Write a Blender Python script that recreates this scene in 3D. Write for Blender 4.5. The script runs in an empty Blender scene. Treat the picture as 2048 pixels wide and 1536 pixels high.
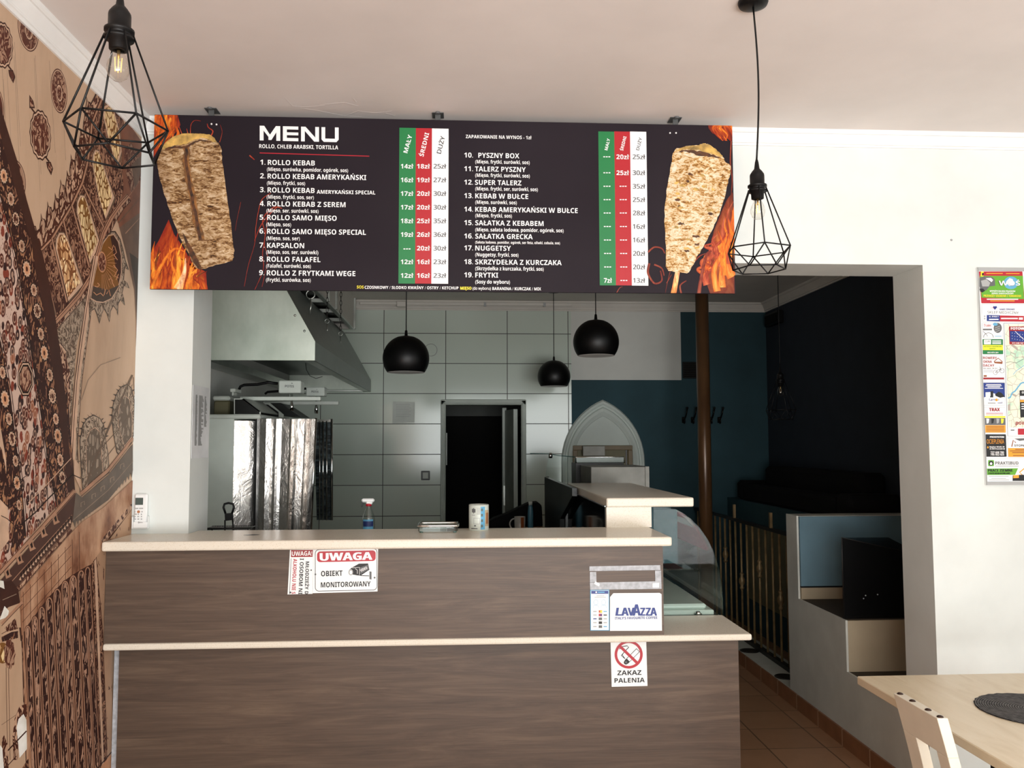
import bpy, math, random
from mathutils import Vector, Matrix
from mathutils.geometry import tessellate_polygon
random.seed(7)
SC = bpy.context.scene
COL = SC.collection
# ---------------------------------------------------------------- camera
CAM_H = 1.69
FOC = 1700.0
PITCH, YAW, ROLL = .06956118, .05796757, -.00253625
def _rot():
    cp, sp = math.cos(PITCH), math.sin(PITCH); cy, sy = math.cos(YAW), math.sin(YAW); cr, sr = math.cos(ROLL), math.sin(ROLL)
    yaw = Matrix(((cy, -sy, 0), (sy, cy, 0), (0, 0, 1)))
    base = Matrix(((1, 0, 0), (0, 0, -1), (0, 1, 0)))
    pit = Matrix(((1, 0, 0), (0, cp, sp), (0, -sp, cp)))
    rol = Matrix(((cr, -sr, 0), (sr, cr, 0), (0, 0, 1)))
    return rol @ pit @ base @ yaw
MROT = _rot()
cam_data = bpy.data.cameras.new('camera')
cam_data.sensor_width = 36.0
cam_data.lens = FOC / 2048 * 36.0
cam_data.clip_start = 0.05
cam = bpy.data.objects.new('camera', cam_data)
COL.objects.link(cam)
rt, dn, fw = MROT[0], MROT[1], MROT[2]
cam.matrix_world = Matrix(((rt[0], -dn[0], -fw[0], 0), (rt[1], -dn[1], -fw[1], 0), (rt[2], -dn[2], -fw[2], CAM_H), (0, 0, 0, 1)))
SC.camera = cam
def ray(px, py):
    return MROT.transposed() @ Vector(((px - 1024) / FOC, (py - 768) / FOC, 1.0))
# the point of a plane of the room that the photograph shows at a pixel
def atX(px, py, X):
    d = ray(px, py); return Vector((0, 0, CAM_H)) + d * (X / d.x)
def atY(px, py, Y):
    d = ray(px, py); return Vector((0, 0, CAM_H)) + d * (Y / d.y)
def atZ(px, py, Z):
    d = ray(px, py); return Vector((0, 0, CAM_H)) + d * ((Z - CAM_H) / d.z)
# ---------------------------------------------------------------- world, light, exposure
SC.view_settings.view_transform = 'Standard'
SC.view_settings.look = 'None'
SC.view_settings.exposure = -0.72
SC.view_settings.gamma = 1.0
SC.view_settings.use_curve_mapping = False
W = bpy.data.worlds.new('sky'); SC.world = W; W.use_nodes = True
_bg = W.node_tree.nodes['Background']
_bg.inputs['Color'].default_value = (.80, .92, 1.0, 1)
_bg.inputs['Strength'].default_value = 1.0
def area_light(name, loc, rot, sx, sy, power, color):
    l = bpy.data.lights.new(name, 'AREA'); l.shape = 'RECTANGLE'; l.size = sx; l.size_y = sy; l.energy = power; l.color = color
    o = bpy.data.objects.new(name, l); COL.objects.link(o); o.location = loc; o.rotation_euler = rot
    return o
# daylight falling in through the shop windows behind the camera
area_light('daylight_shop_window', (1.0, -2.68, 1.6), (math.radians(96), 0, 0), 4.2, 2.6, 275, (.965, 1.0, .985))
area_light('pavement_bounce_fill', (1.0, -4.2, .02), (math.radians(140), 0, 0), 7.0, 3.0, 1350, (1.0, .955, .94))  # added fill lamp standing for pavement bounce, lifts the ceiling and header underside
area_light('daylight_side_window', (4.25, .7, 1.85), (math.radians(95), 0, math.radians(90)), 2.2, 1.7, 38, (.98, 1.0, .985))
# ---------------------------------------------------------------- helpers: materials
def lin(c):
    return tuple((v / 255 / 12.92 if v / 255 <= .04045 else ((v / 255 + .055) / 1.055) ** 2.4) for v in c)
class NT:
    def __init__(s, name):
        s.m = bpy.data.materials.new(name); s.m.use_nodes = True
        s.t = s.m.node_tree; s.n = s.t.nodes; s.b = s.n['Principled BSDF']
    def node(s, typ, **kw):
        n = s.n.new(typ)
        for k, v in kw.items():
            if k in n.inputs: s.put(n.inputs[k], v)
            else: setattr(n, k, v)
        return n
    def put(s, sock, v):
        if hasattr(v, 'is_output'): s.t.links.new(v, sock)
        else: sock.default_value = v
    def link(s, a, b): s.t.links.new(a, b)
    def coord(s, scale=(1, 1, 1), rot=(0, 0, 0), kind='Object'):
        tc = s.node('ShaderNodeTexCoord'); mp = s.node('ShaderNodeMapping')
        mp.inputs['Scale'].default_value = scale; mp.inputs['Rotation'].default_value = rot
        s.link(tc.outputs[kind], mp.inputs['Vector']); return mp.outputs['Vector']
    def noise(s, vec, scale, detail=3, rough=.55, dist=0):
        n = s.node('ShaderNodeTexNoise'); s.link(vec, n.inputs['Vector'])
        n.inputs['Scale'].default_value = scale; n.inputs['Detail'].default_value = detail
        n.inputs['Roughness'].default_value = rough; n.inputs['Distortion'].default_value = dist
        return n.outputs['Fac']
    def ramp(s, fac, stops, interp='LINEAR'):
        r = s.node('ShaderNodeValToRGB'); cr = r.color_ramp; cr.interpolation = interp
        while len(cr.elements) < len(stops): cr.elements.new(.5)
        for e, (p, c) in zip(cr.elements, stops):
            e.position = p; e.color = (*lin(c), 1) if len(c) == 3 else c
        s.link(fac, r.inputs['Fac']); return r.outputs['Color']
    def mix(s, fac, a, b, blend='MIX'):
        m = s.node('ShaderNodeMix', data_type='RGBA', blend_type=blend)
        for k, v in ((0, fac), (6, a), (7, b)):
            if hasattr(v, 'is_output'): s.link(v, m.inputs[k])
            elif k: m.inputs[k].default_value = (*lin(v), 1)
            else: m.inputs[k].default_value = v
        return m.outputs[2]
    def math(s, op, a, b=0.0):
        m = s.node('ShaderNodeMath', operation=op)
        s.put(m.inputs[0], a); s.put(m.inputs[1], b); return m.outputs[0]
    def color(s, c):
        if hasattr(c, 'is_output'): s.link(c, s.b.inputs['Base Color'])
        else: s.b.inputs['Base Color'].default_value = (*lin(c), 1)
    def bump(s, h, strength=.2, dist=.01):
        b = s.node('ShaderNodeBump'); b.inputs['Strength'].default_value = strength; b.inputs['Distance'].default_value = dist
        s.link(h, b.inputs['Height']); s.link(b.outputs['Normal'], s.b.inputs['Normal'])
    def pbr(s, rough=.5, metal=0, spec=.5, **kw):
        s.b.inputs['Roughness'].default_value = rough; s.b.inputs['Metallic'].default_value = metal
        s.b.inputs['Specular IOR Level'].default_value = spec
        for k, v in kw.items(): s.b.inputs[k].default_value = v
        return s
def plain(name, c, rough=.5, metal=0, spec=.5, var=.05, vscale=6.0, bump=0, bscale=60, **kw):
    t = NT(name); t.pbr(rough, metal, spec, **kw)
    v = t.coord()
    if var:
        lo = tuple(max(0, x * (1 - var)) for x in c); hi = tuple(min(255, x * (1 + var)) for x in c)
        t.color(t.ramp(t.noise(v, vscale, 4), [(.3, lo), (.7, hi)]))
    else: t.color(c)
    if bump: t.bump(t.noise(v, bscale, 3), bump, .004)
    return t.m
# ---------------------------------------------------------------- helpers: meshes
class MB:
    """collects polygons (each with a material slot) and links them as ONE mesh object"""
    def __init__(s): s.v = []; s.f = []; s.mi = []; s.sm = []; s.cols = None
    def add(s, vs, fs, mi=0, smooth=False):
        o = len(s.v); s.v += [Vector(p) for p in vs]
        for f in fs: s.f.append([i + o for i in f]); s.mi.append(mi); s.sm.append(smooth)
        return s
    def box(s, a, b, mi=0, bev=0.0, M=None):
        x0, y0, z0 = a; x1, y1, z1 = b
        if x0 > x1: x0, x1 = x1, x0
        if y0 > y1: y0, y1 = y1, y0
        if z0 > z1: z0, z1 = z1, z0
        if bev <= 0:
            vs = [(x0,y0,z0),(x1,y0,z0),(x1,y1,z0),(x0,y1,z0),(x0,y0,z1),(x1,y0,z1),(x1,y1,z1),(x0,y1,z1)]
            fs = [(3,2,1,0),(4,5,6,7),(0,1,5,4),(1,2,6,5),(2,3,7,6),(3,0,4,7)]
            if M: vs = [M @ Vector(p) for p in vs]
            return s.add(vs, fs, mi)
        e = min(bev, (x1-x0)*.49, (y1-y0)*.49, (z1-z0)*.49)
        vs = []; idx = {}
        X = (x0, x1); Y = (y0, y1); Z = (z0, z1)
        for i in (0, 1):
            for j in (0, 1):
                for k in (0, 1):
                    sx, sy, sz = (1 - 2*i)*e, (1 - 2*j)*e, (1 - 2*k)*e
                    idx[i,j,k] = len(vs)
                    vs += [(X[i], Y[j]+sy, Z[k]+sz), (X[i]+sx, Y[j], Z[k]+sz), (X[i]+sx, Y[j]+sy, Z[k])]
        g = lambda i, j, k, a: idx[i,j,k] + a
        fs = []
        for i in (0, 1):
            q = [g(i,0,0,0), g(i,1,0,0), g(i,1,1,0), g(i,0,1,0)]; fs.append(q if i else q[::-1])
            q = [g(0,i,0,1), g(0,i,1,1), g(1,i,1,1), g(1,i,0,1)]; fs.append(q if i else q[::-1])
            q = [g(0,0,i,2), g(1,0,i,2), g(1,1,i,2), g(0,1,i,2)]; fs.append(q if i else q[::-1])
        for a in (0, 1):
            for b in (0, 1):
                q = [g(a,b,0,0), g(a,b,1,0), g(a,b,1,1), g(a,b,0,1)]; fs.append(q if a == b else q[::-1])
                q = [g(a,0,b,0), g(a,0,b,2), g(a,1,b,2), g(a,1,b,0)]; fs.append(q if a == b else q[::-1])
                q = [g(0,a,b,1), g(1,a,b,1), g(1,a,b,2), g(0,a,b,2)]; fs.append(q if a == b else q[::-1])
                for k in (0, 1):
                    q = [g(a,b,k,0), g(a,b,k,1), g(a,b,k,2)]; fs.append(q if (a + b + k) % 2 else q[::-1])
        if M: vs = [M @ Vector(p) for p in vs]
        return s.add(vs, fs, mi)
    def quad(s, a, b, c, d, mi=0): return s.add([a, b, c, d], [(0, 1, 2, 3)], mi)
    def poly(s, pts, mi=0): return s.add(pts, [tuple(range(len(pts)))], mi)
    def flat(s, pts, nrm, mi=0):
        """a flat printed shape of any outline, every triangle facing nrm"""
        P = [Vector(p) for p in pts]; nrm = Vector(nrm); fs = []
        for a, b, c in tessellate_polygon([P]): fs.append((a, b, c) if (P[b] - P[a]).cross(P[c] - P[a]).dot(nrm) > 0 else (a, c, b))
        return s.add(P, fs, mi)
    def prism(s, pts, d, mi=0, mi_side=None):
        """polygon pts extruded by vector d"""
        n = len(pts); d = Vector(d); a = [Vector(p) for p in pts]
        s.add(a + [p + d for p in a], [tuple(range(n))[::-1], tuple(range(n, 2*n))], mi)
        o = len(s.v) - 2*n
        for i in range(n):
            j = (i + 1) % n
            s.f.append([o + i, o + j, o + n + j, o + n + i]); s.mi.append(mi if mi_side is None else mi_side); s.sm.append(False)
        return s
    def tube(s, path, r, n=8, mi=0, closed=False, cap=True):
        P = [Vector(p) for p in path]; m = len(P); vs = []; prev = None
        rr = r if isinstance(r, (list, tuple)) else [r] * m
        for i in range(m):
            if closed: t = P[(i+1) % m] - P[i-1]
            else: t = P[min(i+1, m-1)] - P[max(i-1, 0)]
            t.normalize()
            if prev is None:
                u = t.cross(Vector((0, 0, 1)));
                if u.length < .05: u = t.cross(Vector((1, 0, 0)))
            else: u = prev - t * prev.dot(t)
            u.normalize(); prev = u; w = t.cross(u)
            for k in range(n):
                a = 2*math.pi*k/n; vs.append(P[i] + (u*math.cos(a) + w*math.sin(a)) * rr[i])
        fs = []
        for i in range(m if closed else m - 1):
            for k in range(n):
                a, b = i*n + k, i*n + (k+1) % n; c, d = ((i+1) % m)*n + (k+1) % n, ((i+1) % m)*n + k
                fs.append((a, b, c, d))
        s.add(vs, fs, mi, True)
        if cap and not closed:
            o = len(s.v) - m*n
            s.f.append([o + k for k in range(n)][::-1]); s.mi.append(mi); s.sm.append(False)
            s.f.append([o + (m-1)*n + k for k in range(n)]); s.mi.append(mi); s.sm.append(False)
        return s
    def lathe(s, prof, c=(0, 0, 0), n=24, mi=0, smooth=True):
        """profile [(r,z)] turned about the vertical through c"""
        c = Vector(c); vs = []; m = len(prof)
        for r, z in prof:
            for k in range(n):
                a = 2*math.pi*k/n; vs.append(c + Vector((r*math.cos(a), r*math.sin(a), z)))
        fs = [(i*n+k, i*n+(k+1) % n, (i+1)*n+(k+1) % n, (i+1)*n+k) for i in range(m-1) for k in range(n)]
        s.add(vs, fs, mi, smooth)
        o = len(s.v) - m*n
        for i, rev in ((0, True), (m-1, False)):
            if prof[i][0] > 1e-5:
                q = [o + i*n + k for k in range(n)]; s.f.append(q[::-1] if rev else q); s.mi.append(mi); s.sm.append(False)
        return s
    def sphere(s, c, r, n=16, m=10, mi=0, sc=(1, 1, 1)):
        c = Vector(c); pr = []
        vs = []; fs = []
        for i in range(m + 1):
            th = math.pi * i / m
            for k in range(n):
                a = 2*math.pi*k/n
                vs.append(c + Vector((r*sc[0]*math.sin(th)*math.cos(a), r*sc[1]*math.sin(th)*math.sin(a), r*sc[2]*math.cos(th))))
        fs = [(i*n+k, (i+1)*n+k, (i+1)*n+(k+1) % n, i*n+(k+1) % n) for i in range(m) for k in range(n)]
        return s.add(vs, fs, mi, True)
    def xform(s, M):
        s.v = [M @ p for p in s.v]; return s
ORG = {}
def build(name, mb, mats, parent=None, org=None, bevel=0):
    """link an MB (world coordinates) as one object; its origin is org, or the origin of its parent"""
    if not isinstance(mats, (list, tuple)): mats = [mats]
    base = Vector(org) if org is not None else (ORG.get(parent.name, Vector()) if parent else Vector())
    me = bpy.data.meshes.new(name)
    me.from_pydata([p - base for p in mb.v], [], mb.f)
    for m in mats: me.materials.append(m)
    me.polygons.foreach_set('material_index', mb.mi)
    me.polygons.foreach_set('use_smooth', mb.sm)
    me.update()
    o = bpy.data.objects.new(name, me); COL.objects.link(o)
    if parent is not None:
        o.parent = parent; ORG[o.name] = base
    else:
        o.location = base; ORG[o.name] = base
    if bevel:
        b = o.modifiers.new('bevel', 'BEVEL'); b.width = bevel; b.segments = 2; b.limit_method = 'ANGLE'; b.angle_limit = math.radians(40)
    return o
def tag(o, label, cat, group=None, kind=None):
    o['label'] = label; o['category'] = cat
    if group: o['group'] = group
    if kind: o['kind'] = kind
    return o
def thing(name, label, cat, loc=(0, 0, 0), group=None):
    o = bpy.data.objects.new(name, None); COL.objects.link(o); o.location = loc; o.empty_display_size = .05
    ORG[o.name] = Vector(loc)
    return tag(o, label, cat, group)
def struct(name, mb, mats, bevel=0):
    o = build(name, mb, mats, bevel=bevel); o['kind'] = 'structure'; return o
def copy_tree(o, parent=None):
    c = o.copy(); COL.objects.link(c)
    if parent is not None: c.parent = parent
    for ch in list(o.children): copy_tree(ch, c)
    return c
# ---------------------------------------------------------------- helpers: lettering
_tc = {}
_BASE = dict(zip('ŁłŚśĘęŃńÓóŻżŹźĆćĄą', 'LlSsEeNnOoZzZzCcAa'))
def _map(c, heavy):
    if 'A' <= c <= 'Z': return chr((0x1d5d4 if heavy else 0x1d5a0) + ord(c) - 65)
    if 'a' <= c <= 'z': return chr((0x1d5ee if heavy else 0x1d5ba) + ord(c) - 97)
    if '0' <= c <= '9': return chr((0x1d7ec if heavy else 0x1d7e2) + ord(c) - 48)
    return c
def _raw(txt, off):
    cu = bpy.data.curves.new('t', 'FONT'); cu.body = txt; cu.size = 1.0; cu.resolution_u = 3; cu.offset = off; cu.fill_mode = 'FRONT'
    ob = bpy.data.objects.new('t', cu); me = ob.to_mesh()
    r = ([(v.co.x, v.co.y) for v in me.vertices], [tuple(p.vertices) for p in me.polygons])
    ob.to_mesh_clear(); bpy.data.objects.remove(ob); bpy.data.curves.remove(cu)
    return r
def _glyph(c, heavy, off):
    k = (c, heavy, off)
    if k not in _tc:
        H = _map('H', heavy); b_ = _BASE.get(c, c); m = _map(b_, heavy)
        adv = max(x for x, y in _raw(H + m + H, 0)[0]) - max(x for x, y in _raw(H + H, 0)[0])
        vs, fs = _raw(m, off); vs = list(vs); fs = list(fs)
        def quad(*q): fs.append(tuple(range(len(vs), len(vs) + len(q)))); vs.extend(q)
        if c != b_ and vs:
            x0 = min(x for x, y in vs); x1 = max(x for x, y in vs); y1 = max(y for x, y in vs); cx = (x0 + x1)/2; w = .055 if heavy else .036
            if c in 'ŚśŃńÓóŹźĆć': quad((cx - .05, y1 + .05), (cx + .03, y1 + .05), (cx + .15, y1 + .2), (cx + .02, y1 + .2))
            elif c in 'Żż': quad((cx - w*1.2, y1 + .06), (cx + w*1.2, y1 + .06), (cx + w*1.2, y1 + .06 + w*2.4), (cx - w*1.2, y1 + .06 + w*2.4))
            elif c == 'Ł': quad((x0 - .09, .22), (x0 - .09, .22 + 2*w), (x0 + .30, .41 + 2*w), (x0 + .30, .41))
            elif c == 'ł': quad((cx - .17, .26), (cx - .17, .26 + 2*w), (cx + .17, .44 + 2*w), (cx + .17, .44))
            else:
                e = x1 - .10; quad((e - .02, .02), (e + .05, .02), (e - .03, -.10), (e - .03, -.12), (e - .12, -.12)); quad((e - .12, -.12), (e - .03, -.12), (e + .06, -.13), (e + .06, -.2), (e - .05, -.21))
        _tc[k] = (vs, fs, adv)
    return _tc[k]
def glyphs(txt, bold=0.0, res=3, shear=0.0):
    heavy = bold >= .015; off = 0.0
    V_, F_, x = [], [], 0.0
    for c in txt:
        vs, fs, adv = _glyph(c, heavy, off); o = len(V_)
        if c == ' ': x += adv; continue
        V_ += [Vector((x + a + b_*shear, b_, 0)) for a, b_ in vs]; F_ += [tuple(i + o for i in f_) for f_ in fs]; x += adv
    n, fn = len(V_), list(F_)                       # heavier weights: the same outlines once more, a hair to the right
    for sh_ in ((.022,) if .004 < bold < .015 else (.03, .06) if bold >= .045 else ()):
        o = len(V_); V_ += [v + Vector((sh_, 0, .0001*o/n)) for v in V_[:n]]; F_ += [tuple(i + o for i in f_) for f_ in fn]
    return V_, F_
CAP = None
def write(mb, txt, S, E, cap, nrm, mi=0, bold=.012, lift=.0008, shear=0.0):
    """text on a flat face: baseline from point S to point E, capitals `cap` metres high, face normal nrm"""
    vs, fs = glyphs(txt, bold, 3, shear)
    if not vs: return mb
    x0 = min(v.x for v in vs); x1 = max(v.x for v in vs)
    S, E, nrm = Vector(S), Vector(E), Vector(nrm).normalized()
    u = (E - S); L = u.length; u.normalize(); w = nrm.cross(u); w.normalize()
    kx = L / max(x1 - x0, 1e-6); ky = cap / CAP
    return mb.add([S + u*((v.x - x0)*kx) + w*(v.y*ky) + nrm*(lift + v.z) for v in vs], fs, mi)
CAP = .714
# ---------------------------------------------------------------- materials
M = {}
def _wall(name, c, var=.03, bump=.05):
    t = NT(name); t.pbr(.75, 0, .3); v = t.coord()
    lo = tuple(x*(1-var) for x in c); hi = tuple(min(255, x*(1+var)) for x in c)
    t.color(t.ramp(t.noise(v, 2.2, 5), [(.3, lo), (.7, hi)])); t.bump(t.noise(v, 90, 3), bump, .003); return t.m
M['white_wall'] = _wall('white_wall_paint', (222, 227, 224))
M['ceiling'] = _wall('warm_white_ceiling_paint', (230, 223, 219), .02, .04)
M['crown'] = plain('white_crown_plaster', (240, 240, 238), .6, var=.02)
M['reveal'] = M['white_wall']
def _counter_wood():
    t = NT('dark_walnut_laminate'); t.pbr(.42, 0, .4)
    v = t.coord((.7, .7, 9)); n1 = t.noise(v, 2.2, 7, .66, 1.1)
    v2 = t.coord((1.5, 1.5, 110)); n2 = t.noise(v2, 3.0, 4, .6)
    v3 = t.coord((.6, .6, 3.2)); n3 = t.noise(v3, 2.0, 2)
    a = t.ramp(n1, [(.3, (52, 39, 30)), (.5, (84, 67, 54)), (.68, (118, 98, 80))])
    b = t.ramp(n2, [(.35, (66, 52, 42)), (.65, (102, 85, 71))])
    c = t.mix(.42, a, b); d = t.mix(t.math('MULTIPLY', n3, .5), c, (80, 64, 55))
    t.color(d); t.bump(n2, .12, .002); return t.m
M['counter_wood'] = _counter_wood()
def _stone():
    t = NT('cream_speckled_worktop'); t.pbr(.26, 0, .28); v = t.coord()
    n = t.noise(v, 240, 2); b = t.ramp(n, [(.30, (208, 197, 178)), (.42, (224, 216, 200)), (.62, (227, 220, 206)), (.75, (216, 207, 190))])
    t.color(b); return t.m
M['stone'] = _stone()
def _tiles():
    t = NT('glazed_wall_tiles'); t.pbr(.12, 0, .9)
    tc = t.node('ShaderNodeTexCoord'); sp = t.node('ShaderNodeSeparateXYZ'); t.link(tc.outputs['Object'], sp.inputs[0])
    cb = t.node('ShaderNodeCombineXYZ')
    t.put(cb.inputs[0], t.math('ADD', sp.outputs[0], .734 + 6.1)); t.put(cb.inputs[1], t.math('ADD', sp.outputs[2], -.0985 + .297*4))
    br = t.node('ShaderNodeTexBrick'); br.offset = 0; br.squash = 1
    t.link(cb.outputs[0], br.inputs['Vector'])
    for k, vv in (('Scale', 1), ('Mortar Size', .0035), ('Mortar Smooth', .1), ('Bias', 0), ('Brick Width', .606), ('Row Height', .297)): br.inputs[k].default_value = vv
    for k, c in (('Color1', (204, 216, 204)), ('Color2', (210, 221, 210)), ('Mortar', (48, 46, 42))): br.inputs[k].default_value = (*lin(c), 1)
    t.color(br.outputs['Color'])
    t.put(t.b.inputs['Roughness'], t.math('ADD', t.math('MULTIPLY', br.outputs['Fac'], .6), .13))
    t.bump(t.math('SUBTRACT', 1.0, br.outputs['Fac']), .25, .002)
    return t.m
M['tiles'] = _tiles()
M['teal'] = _wall('dark_teal_paint', (46, 74, 82), .08, .1)
M['grey_upper'] = _wall('light_grey_paint', (214, 216, 210), .03)
M['dim_ceiling'] = _wall('grey_white_paint', (214, 210, 202))
def _floor():
    t = NT('brown_floor_tiles'); t.pbr(.38, 0, .45); v = t.coord()
    tc = t.node('ShaderNodeTexCoord'); mp = t.node('ShaderNodeMapping'); mp.inputs['Location'].default_value = (-1.69+.325*20, -5.39+.325*40, 0)
    t.link(tc.outputs['Object'], mp.inputs['Vector'])
    br = t.node('ShaderNodeTexBrick'); br.offset = 0; t.link(mp.outputs['Vector'], br.inputs['Vector'])
    for k, vv in (('Scale', 1), ('Mortar Size', .004), ('Mortar Smooth', .1), ('Bias', 0), ('Brick Width', .325), ('Row Height', .325)): br.inputs[k].default_value = vv
    for k, c in (('Color1', (162, 124, 94)), ('Color2', (174, 135, 103)), ('Mortar', (84, 66, 52))): br.inputs[k].default_value = (*lin(c), 1)
    n = t.noise(v, 9, 5); c = t.mix(.45, br.outputs['Color'], t.ramp(n, [(.3, (98, 68, 48)), (.7, (158, 116, 84))]), 'MULTIPLY')
    c2 = t.mix(t.math('MULTIPLY', n, .5), br.outputs['Color'], (124, 90, 66)); t.color(c2)
    t.bump(t.math('SUBTRACT', 1.0, br.outputs['Fac']), .3, .003); return t.m
M['floor'] = _floor()
def _skirt():
    t = NT('brown_skirting_tiles'); t.pbr(.4); tc = t.node('ShaderNodeTexCoord'); sp = t.node('ShaderNodeSeparateXYZ'); t.link(tc.outputs['Object'], sp.inputs[0])
    f = t.math('FRACT', t.math('MULTIPLY', t.math('ADD', sp.outputs[1], .12), 1/.325)); g = t.math('LESS_THAN', f, .02)
    n = t.noise(t.coord(), 8, 4); t.color(t.mix(g, t.ramp(n, [(.3, (126, 82, 52)), (.7, (150, 102, 70))]), (206, 182, 152))); return t.m
M['skirt'] = _skirt()
M['grey_plaster'] = _wall('grey_stair_plaster', (202, 204, 196), .07, .12)
M['riser'] = _wall('cream_riser_paint', (168, 154, 130), .05)
M['tread'] = plain('dark_brown_tread', (64, 54, 42), .8, vscale=20)
M['blue_paint'] = _wall('steel_blue_paint', (104, 134, 148), .08)
M['black_gloss'] = plain('black_gloss_panel', (10, 10, 11), .25, var=.1)
M['black_matte'] = plain('black_matte_coating', (8, 8, 9), .45, var=.1, spec=.3)
M['black_ball'] = plain('satin_black_shade', (4, 4, 5), .42, var=0, spec=.3)
M['white_inner'] = plain('white_shade_lining', (225, 225, 222), .5, var=0)
M['black_fabric'] = plain('black_upholstery', (13, 13, 14), .9, vscale=40, spec=.2, bump=.2)
M['rail_dark'] = plain('dark_iron', (22, 18, 15), .5, vscale=10)
M['hook_metal'] = plain('blackened_hook_metal', (40, 38, 36), .22, .8, var=0)
M['rail_bar'] = plain('brass_painted_iron', (128, 106, 72), .45, .3, vscale=14, var=.15)
M['cream_panel'] = plain('olive_cream_panel', (116, 112, 86), .6)
def _pole():
    t = NT('brown_lacquered_pole'); t.pbr(.28, .15, .5); v = t.coord((1, 1, .3))
    t.color(t.ramp(t.noise(v, 7, 4), [(.3, (70, 46, 28)), (.7, (102, 72, 45))])); return t.m
M['pole'] = _pole()
def _steel(name, c, rough, v=(1, 1, 1), amount=.12, scale=4.0, bump=0):
    t = NT(name); t.pbr(rough, 1.0, .5); vec = t.coord(v); n = t.noise(vec, scale, 5)
    t.color(t.ramp(n, [(.3, tuple(x*(1-amount) for x in c)), (.7, tuple(min(255, x*(1+amount*.6)) for x in c))]))
    t.put(t.b.inputs['Roughness'], t.math('ADD', t.math('MULTIPLY', n, .2), rough - .1))
    if bump: t.bump(t.noise(t.coord((1, 1, 1)), 3, 2), bump, .02)
    return t.m
M['steel'] = _steel('brushed_steel', (196, 200, 194), .34)
def _hoodsteel():
    t = NT('grease_stained_steel'); t.pbr(.45, .45, .5); n = t.noise(t.coord((1, 1, .6)), 3.2, 5, .6)
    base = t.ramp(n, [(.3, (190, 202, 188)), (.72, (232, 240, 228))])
    tc = t.node('ShaderNodeTexCoord'); sp = t.node('ShaderNodeSeparateXYZ'); t.link(tc.outputs['Object'], sp.inputs[0])
    # rusty grease stain at the lower corner by the wall
    dx = t.math('SUBTRACT', sp.outputs[0], -1.62); dz = t.math('SUBTRACT', sp.outputs[2], 2.2)
    d = t.math('ADD', t.math('MULTIPLY', t.math('POWER', dx, 2.0), 50), t.math('MULTIPLY', t.math('POWER', dz, 2.0), 30))
    k = t.math('MULTIPLY', t.math('SUBTRACT', 1.0, t.math('MINIMUM', d, 1.0)), t.math('MULTIPLY', t.noise(t.coord((6, 6, 1.5)), 5, 4), .9))
    t.color(t.mix(k, base, (150, 104, 30))); t.bump(t.noise(t.coord(), 2.5, 2), .06, .03); return t.m
M['hood'] = _hoodsteel()
M['dull_steel'] = plain('dull_grey_steel', (136, 136, 130), .5, .35, vscale=5, var=.1)
M['zinc'] = plain('dark_zinc', (92, 94, 94), .5, .5, var=.1)
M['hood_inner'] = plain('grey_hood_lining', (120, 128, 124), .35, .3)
def _foil():
    t = NT('crumpled_foil'); t.pbr(.22, 1.0, .5); v = t.coord((1, 1, .55))
    w = t.node('ShaderNodeTexVoronoi'); w.feature = 'DISTANCE_TO_EDGE'; t.link(v, w.inputs['Vector']); w.inputs['Scale'].default_value = 14
    n = t.noise(v, 9, 5, .6, 1.2)
    t.color(t.ramp(n, [(.3, (204, 198, 194)), (.7, (236, 232, 228))])); t.bump(t.math('ADD', n, t.math('MULTIPLY', t.math('MINIMUM', w.outputs['Distance'], .04), .9)), .4, .012); return t.m
M['foil'] = _foil()
M['white_enamel'] = plain('white_enamel', (206, 214, 206), .3, vscale=3)
M['grease_white'] = plain('grey_white_plastic', (196, 202, 194), .45)
M['grill_black'] = plain('sooty_black_metal', (16, 16, 15), .35, .2, var=.2)
M['oil_box'] = plain('olive_plastic', (92, 88, 62), .6)
def _mesh_mat():
    t = NT('burner_mesh'); t.pbr(.35, .5, .5); v = t.coord((30, 30, 30)); n = t.noise(t.coord((3, 3, 9)), 6, 3)
    t.color(t.ramp(n, [(.45, (14, 20, 22)), (.7, (60, 74, 76))])); t.bump(n, .6, .01); return t.m
M['mesh'] = _mesh_mat()
def glass(name, tint=(1, 1, 1), rough=0.0, alpha_mix=.0):
    t = NT(name); n = t.n; out = n['Material Output']
    tr = t.node('ShaderNodeBsdfTransparent'); tr.inputs['Color'].default_value = (*tint, 1)
    gl = t.node('ShaderNodeBsdfGlossy'); gl.inputs['Roughness'].default_value = rough; gl.inputs['Color'].default_value = (1, 1, 1, 1)
    lw = t.node('ShaderNodeLayerWeight'); lw.inputs['Blend'].default_value = .5
    mx = t.node('ShaderNodeMixShader'); t.link(t.math('ADD', t.math('MULTIPLY', t.math('POWER', lw.outputs['Facing'], 4.0), .9), .05 + alpha_mix), mx.inputs[0])
    t.link(tr.outputs[0], mx.inputs[1]); t.link(gl.outputs[0], mx.inputs[2]); t.link(mx.outputs[0], out.inputs['Surface']); return t.m
M['glass'] = glass('clear_glass', (.93, .97, .96))
M['bulb'] = glass('bulb_glass', (.97, .96, .93))
M['glass_low'] = glass('case_glass', (.93, .97, .96), 0.0, -.046)
M['glass_edge'] = plain('green_glass_edge', (70, 104, 98), .1, var=0)
def emis(name, c, s):
    t = NT(name); t.color(c); t.b.inputs['Emission Color'].default_value = (*lin(c), 1); t.b.inputs['Emission Strength'].default_value = s; return t.m
M['filament'] = emis('glowing_filament', (255, 206, 130), 1.1); M['filament_off'] = plain('cold_filament', (190, 170, 130), .4, var=0)
M['brass'] = plain('brass', (196, 160, 96), .3, .9, var=0)
M['chrome'] = plain('chrome', (214, 216, 214), .12, 1.0, var=0)
M['white_paper'] = plain('white_paper', (236, 240, 240), .6, var=0)
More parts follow.
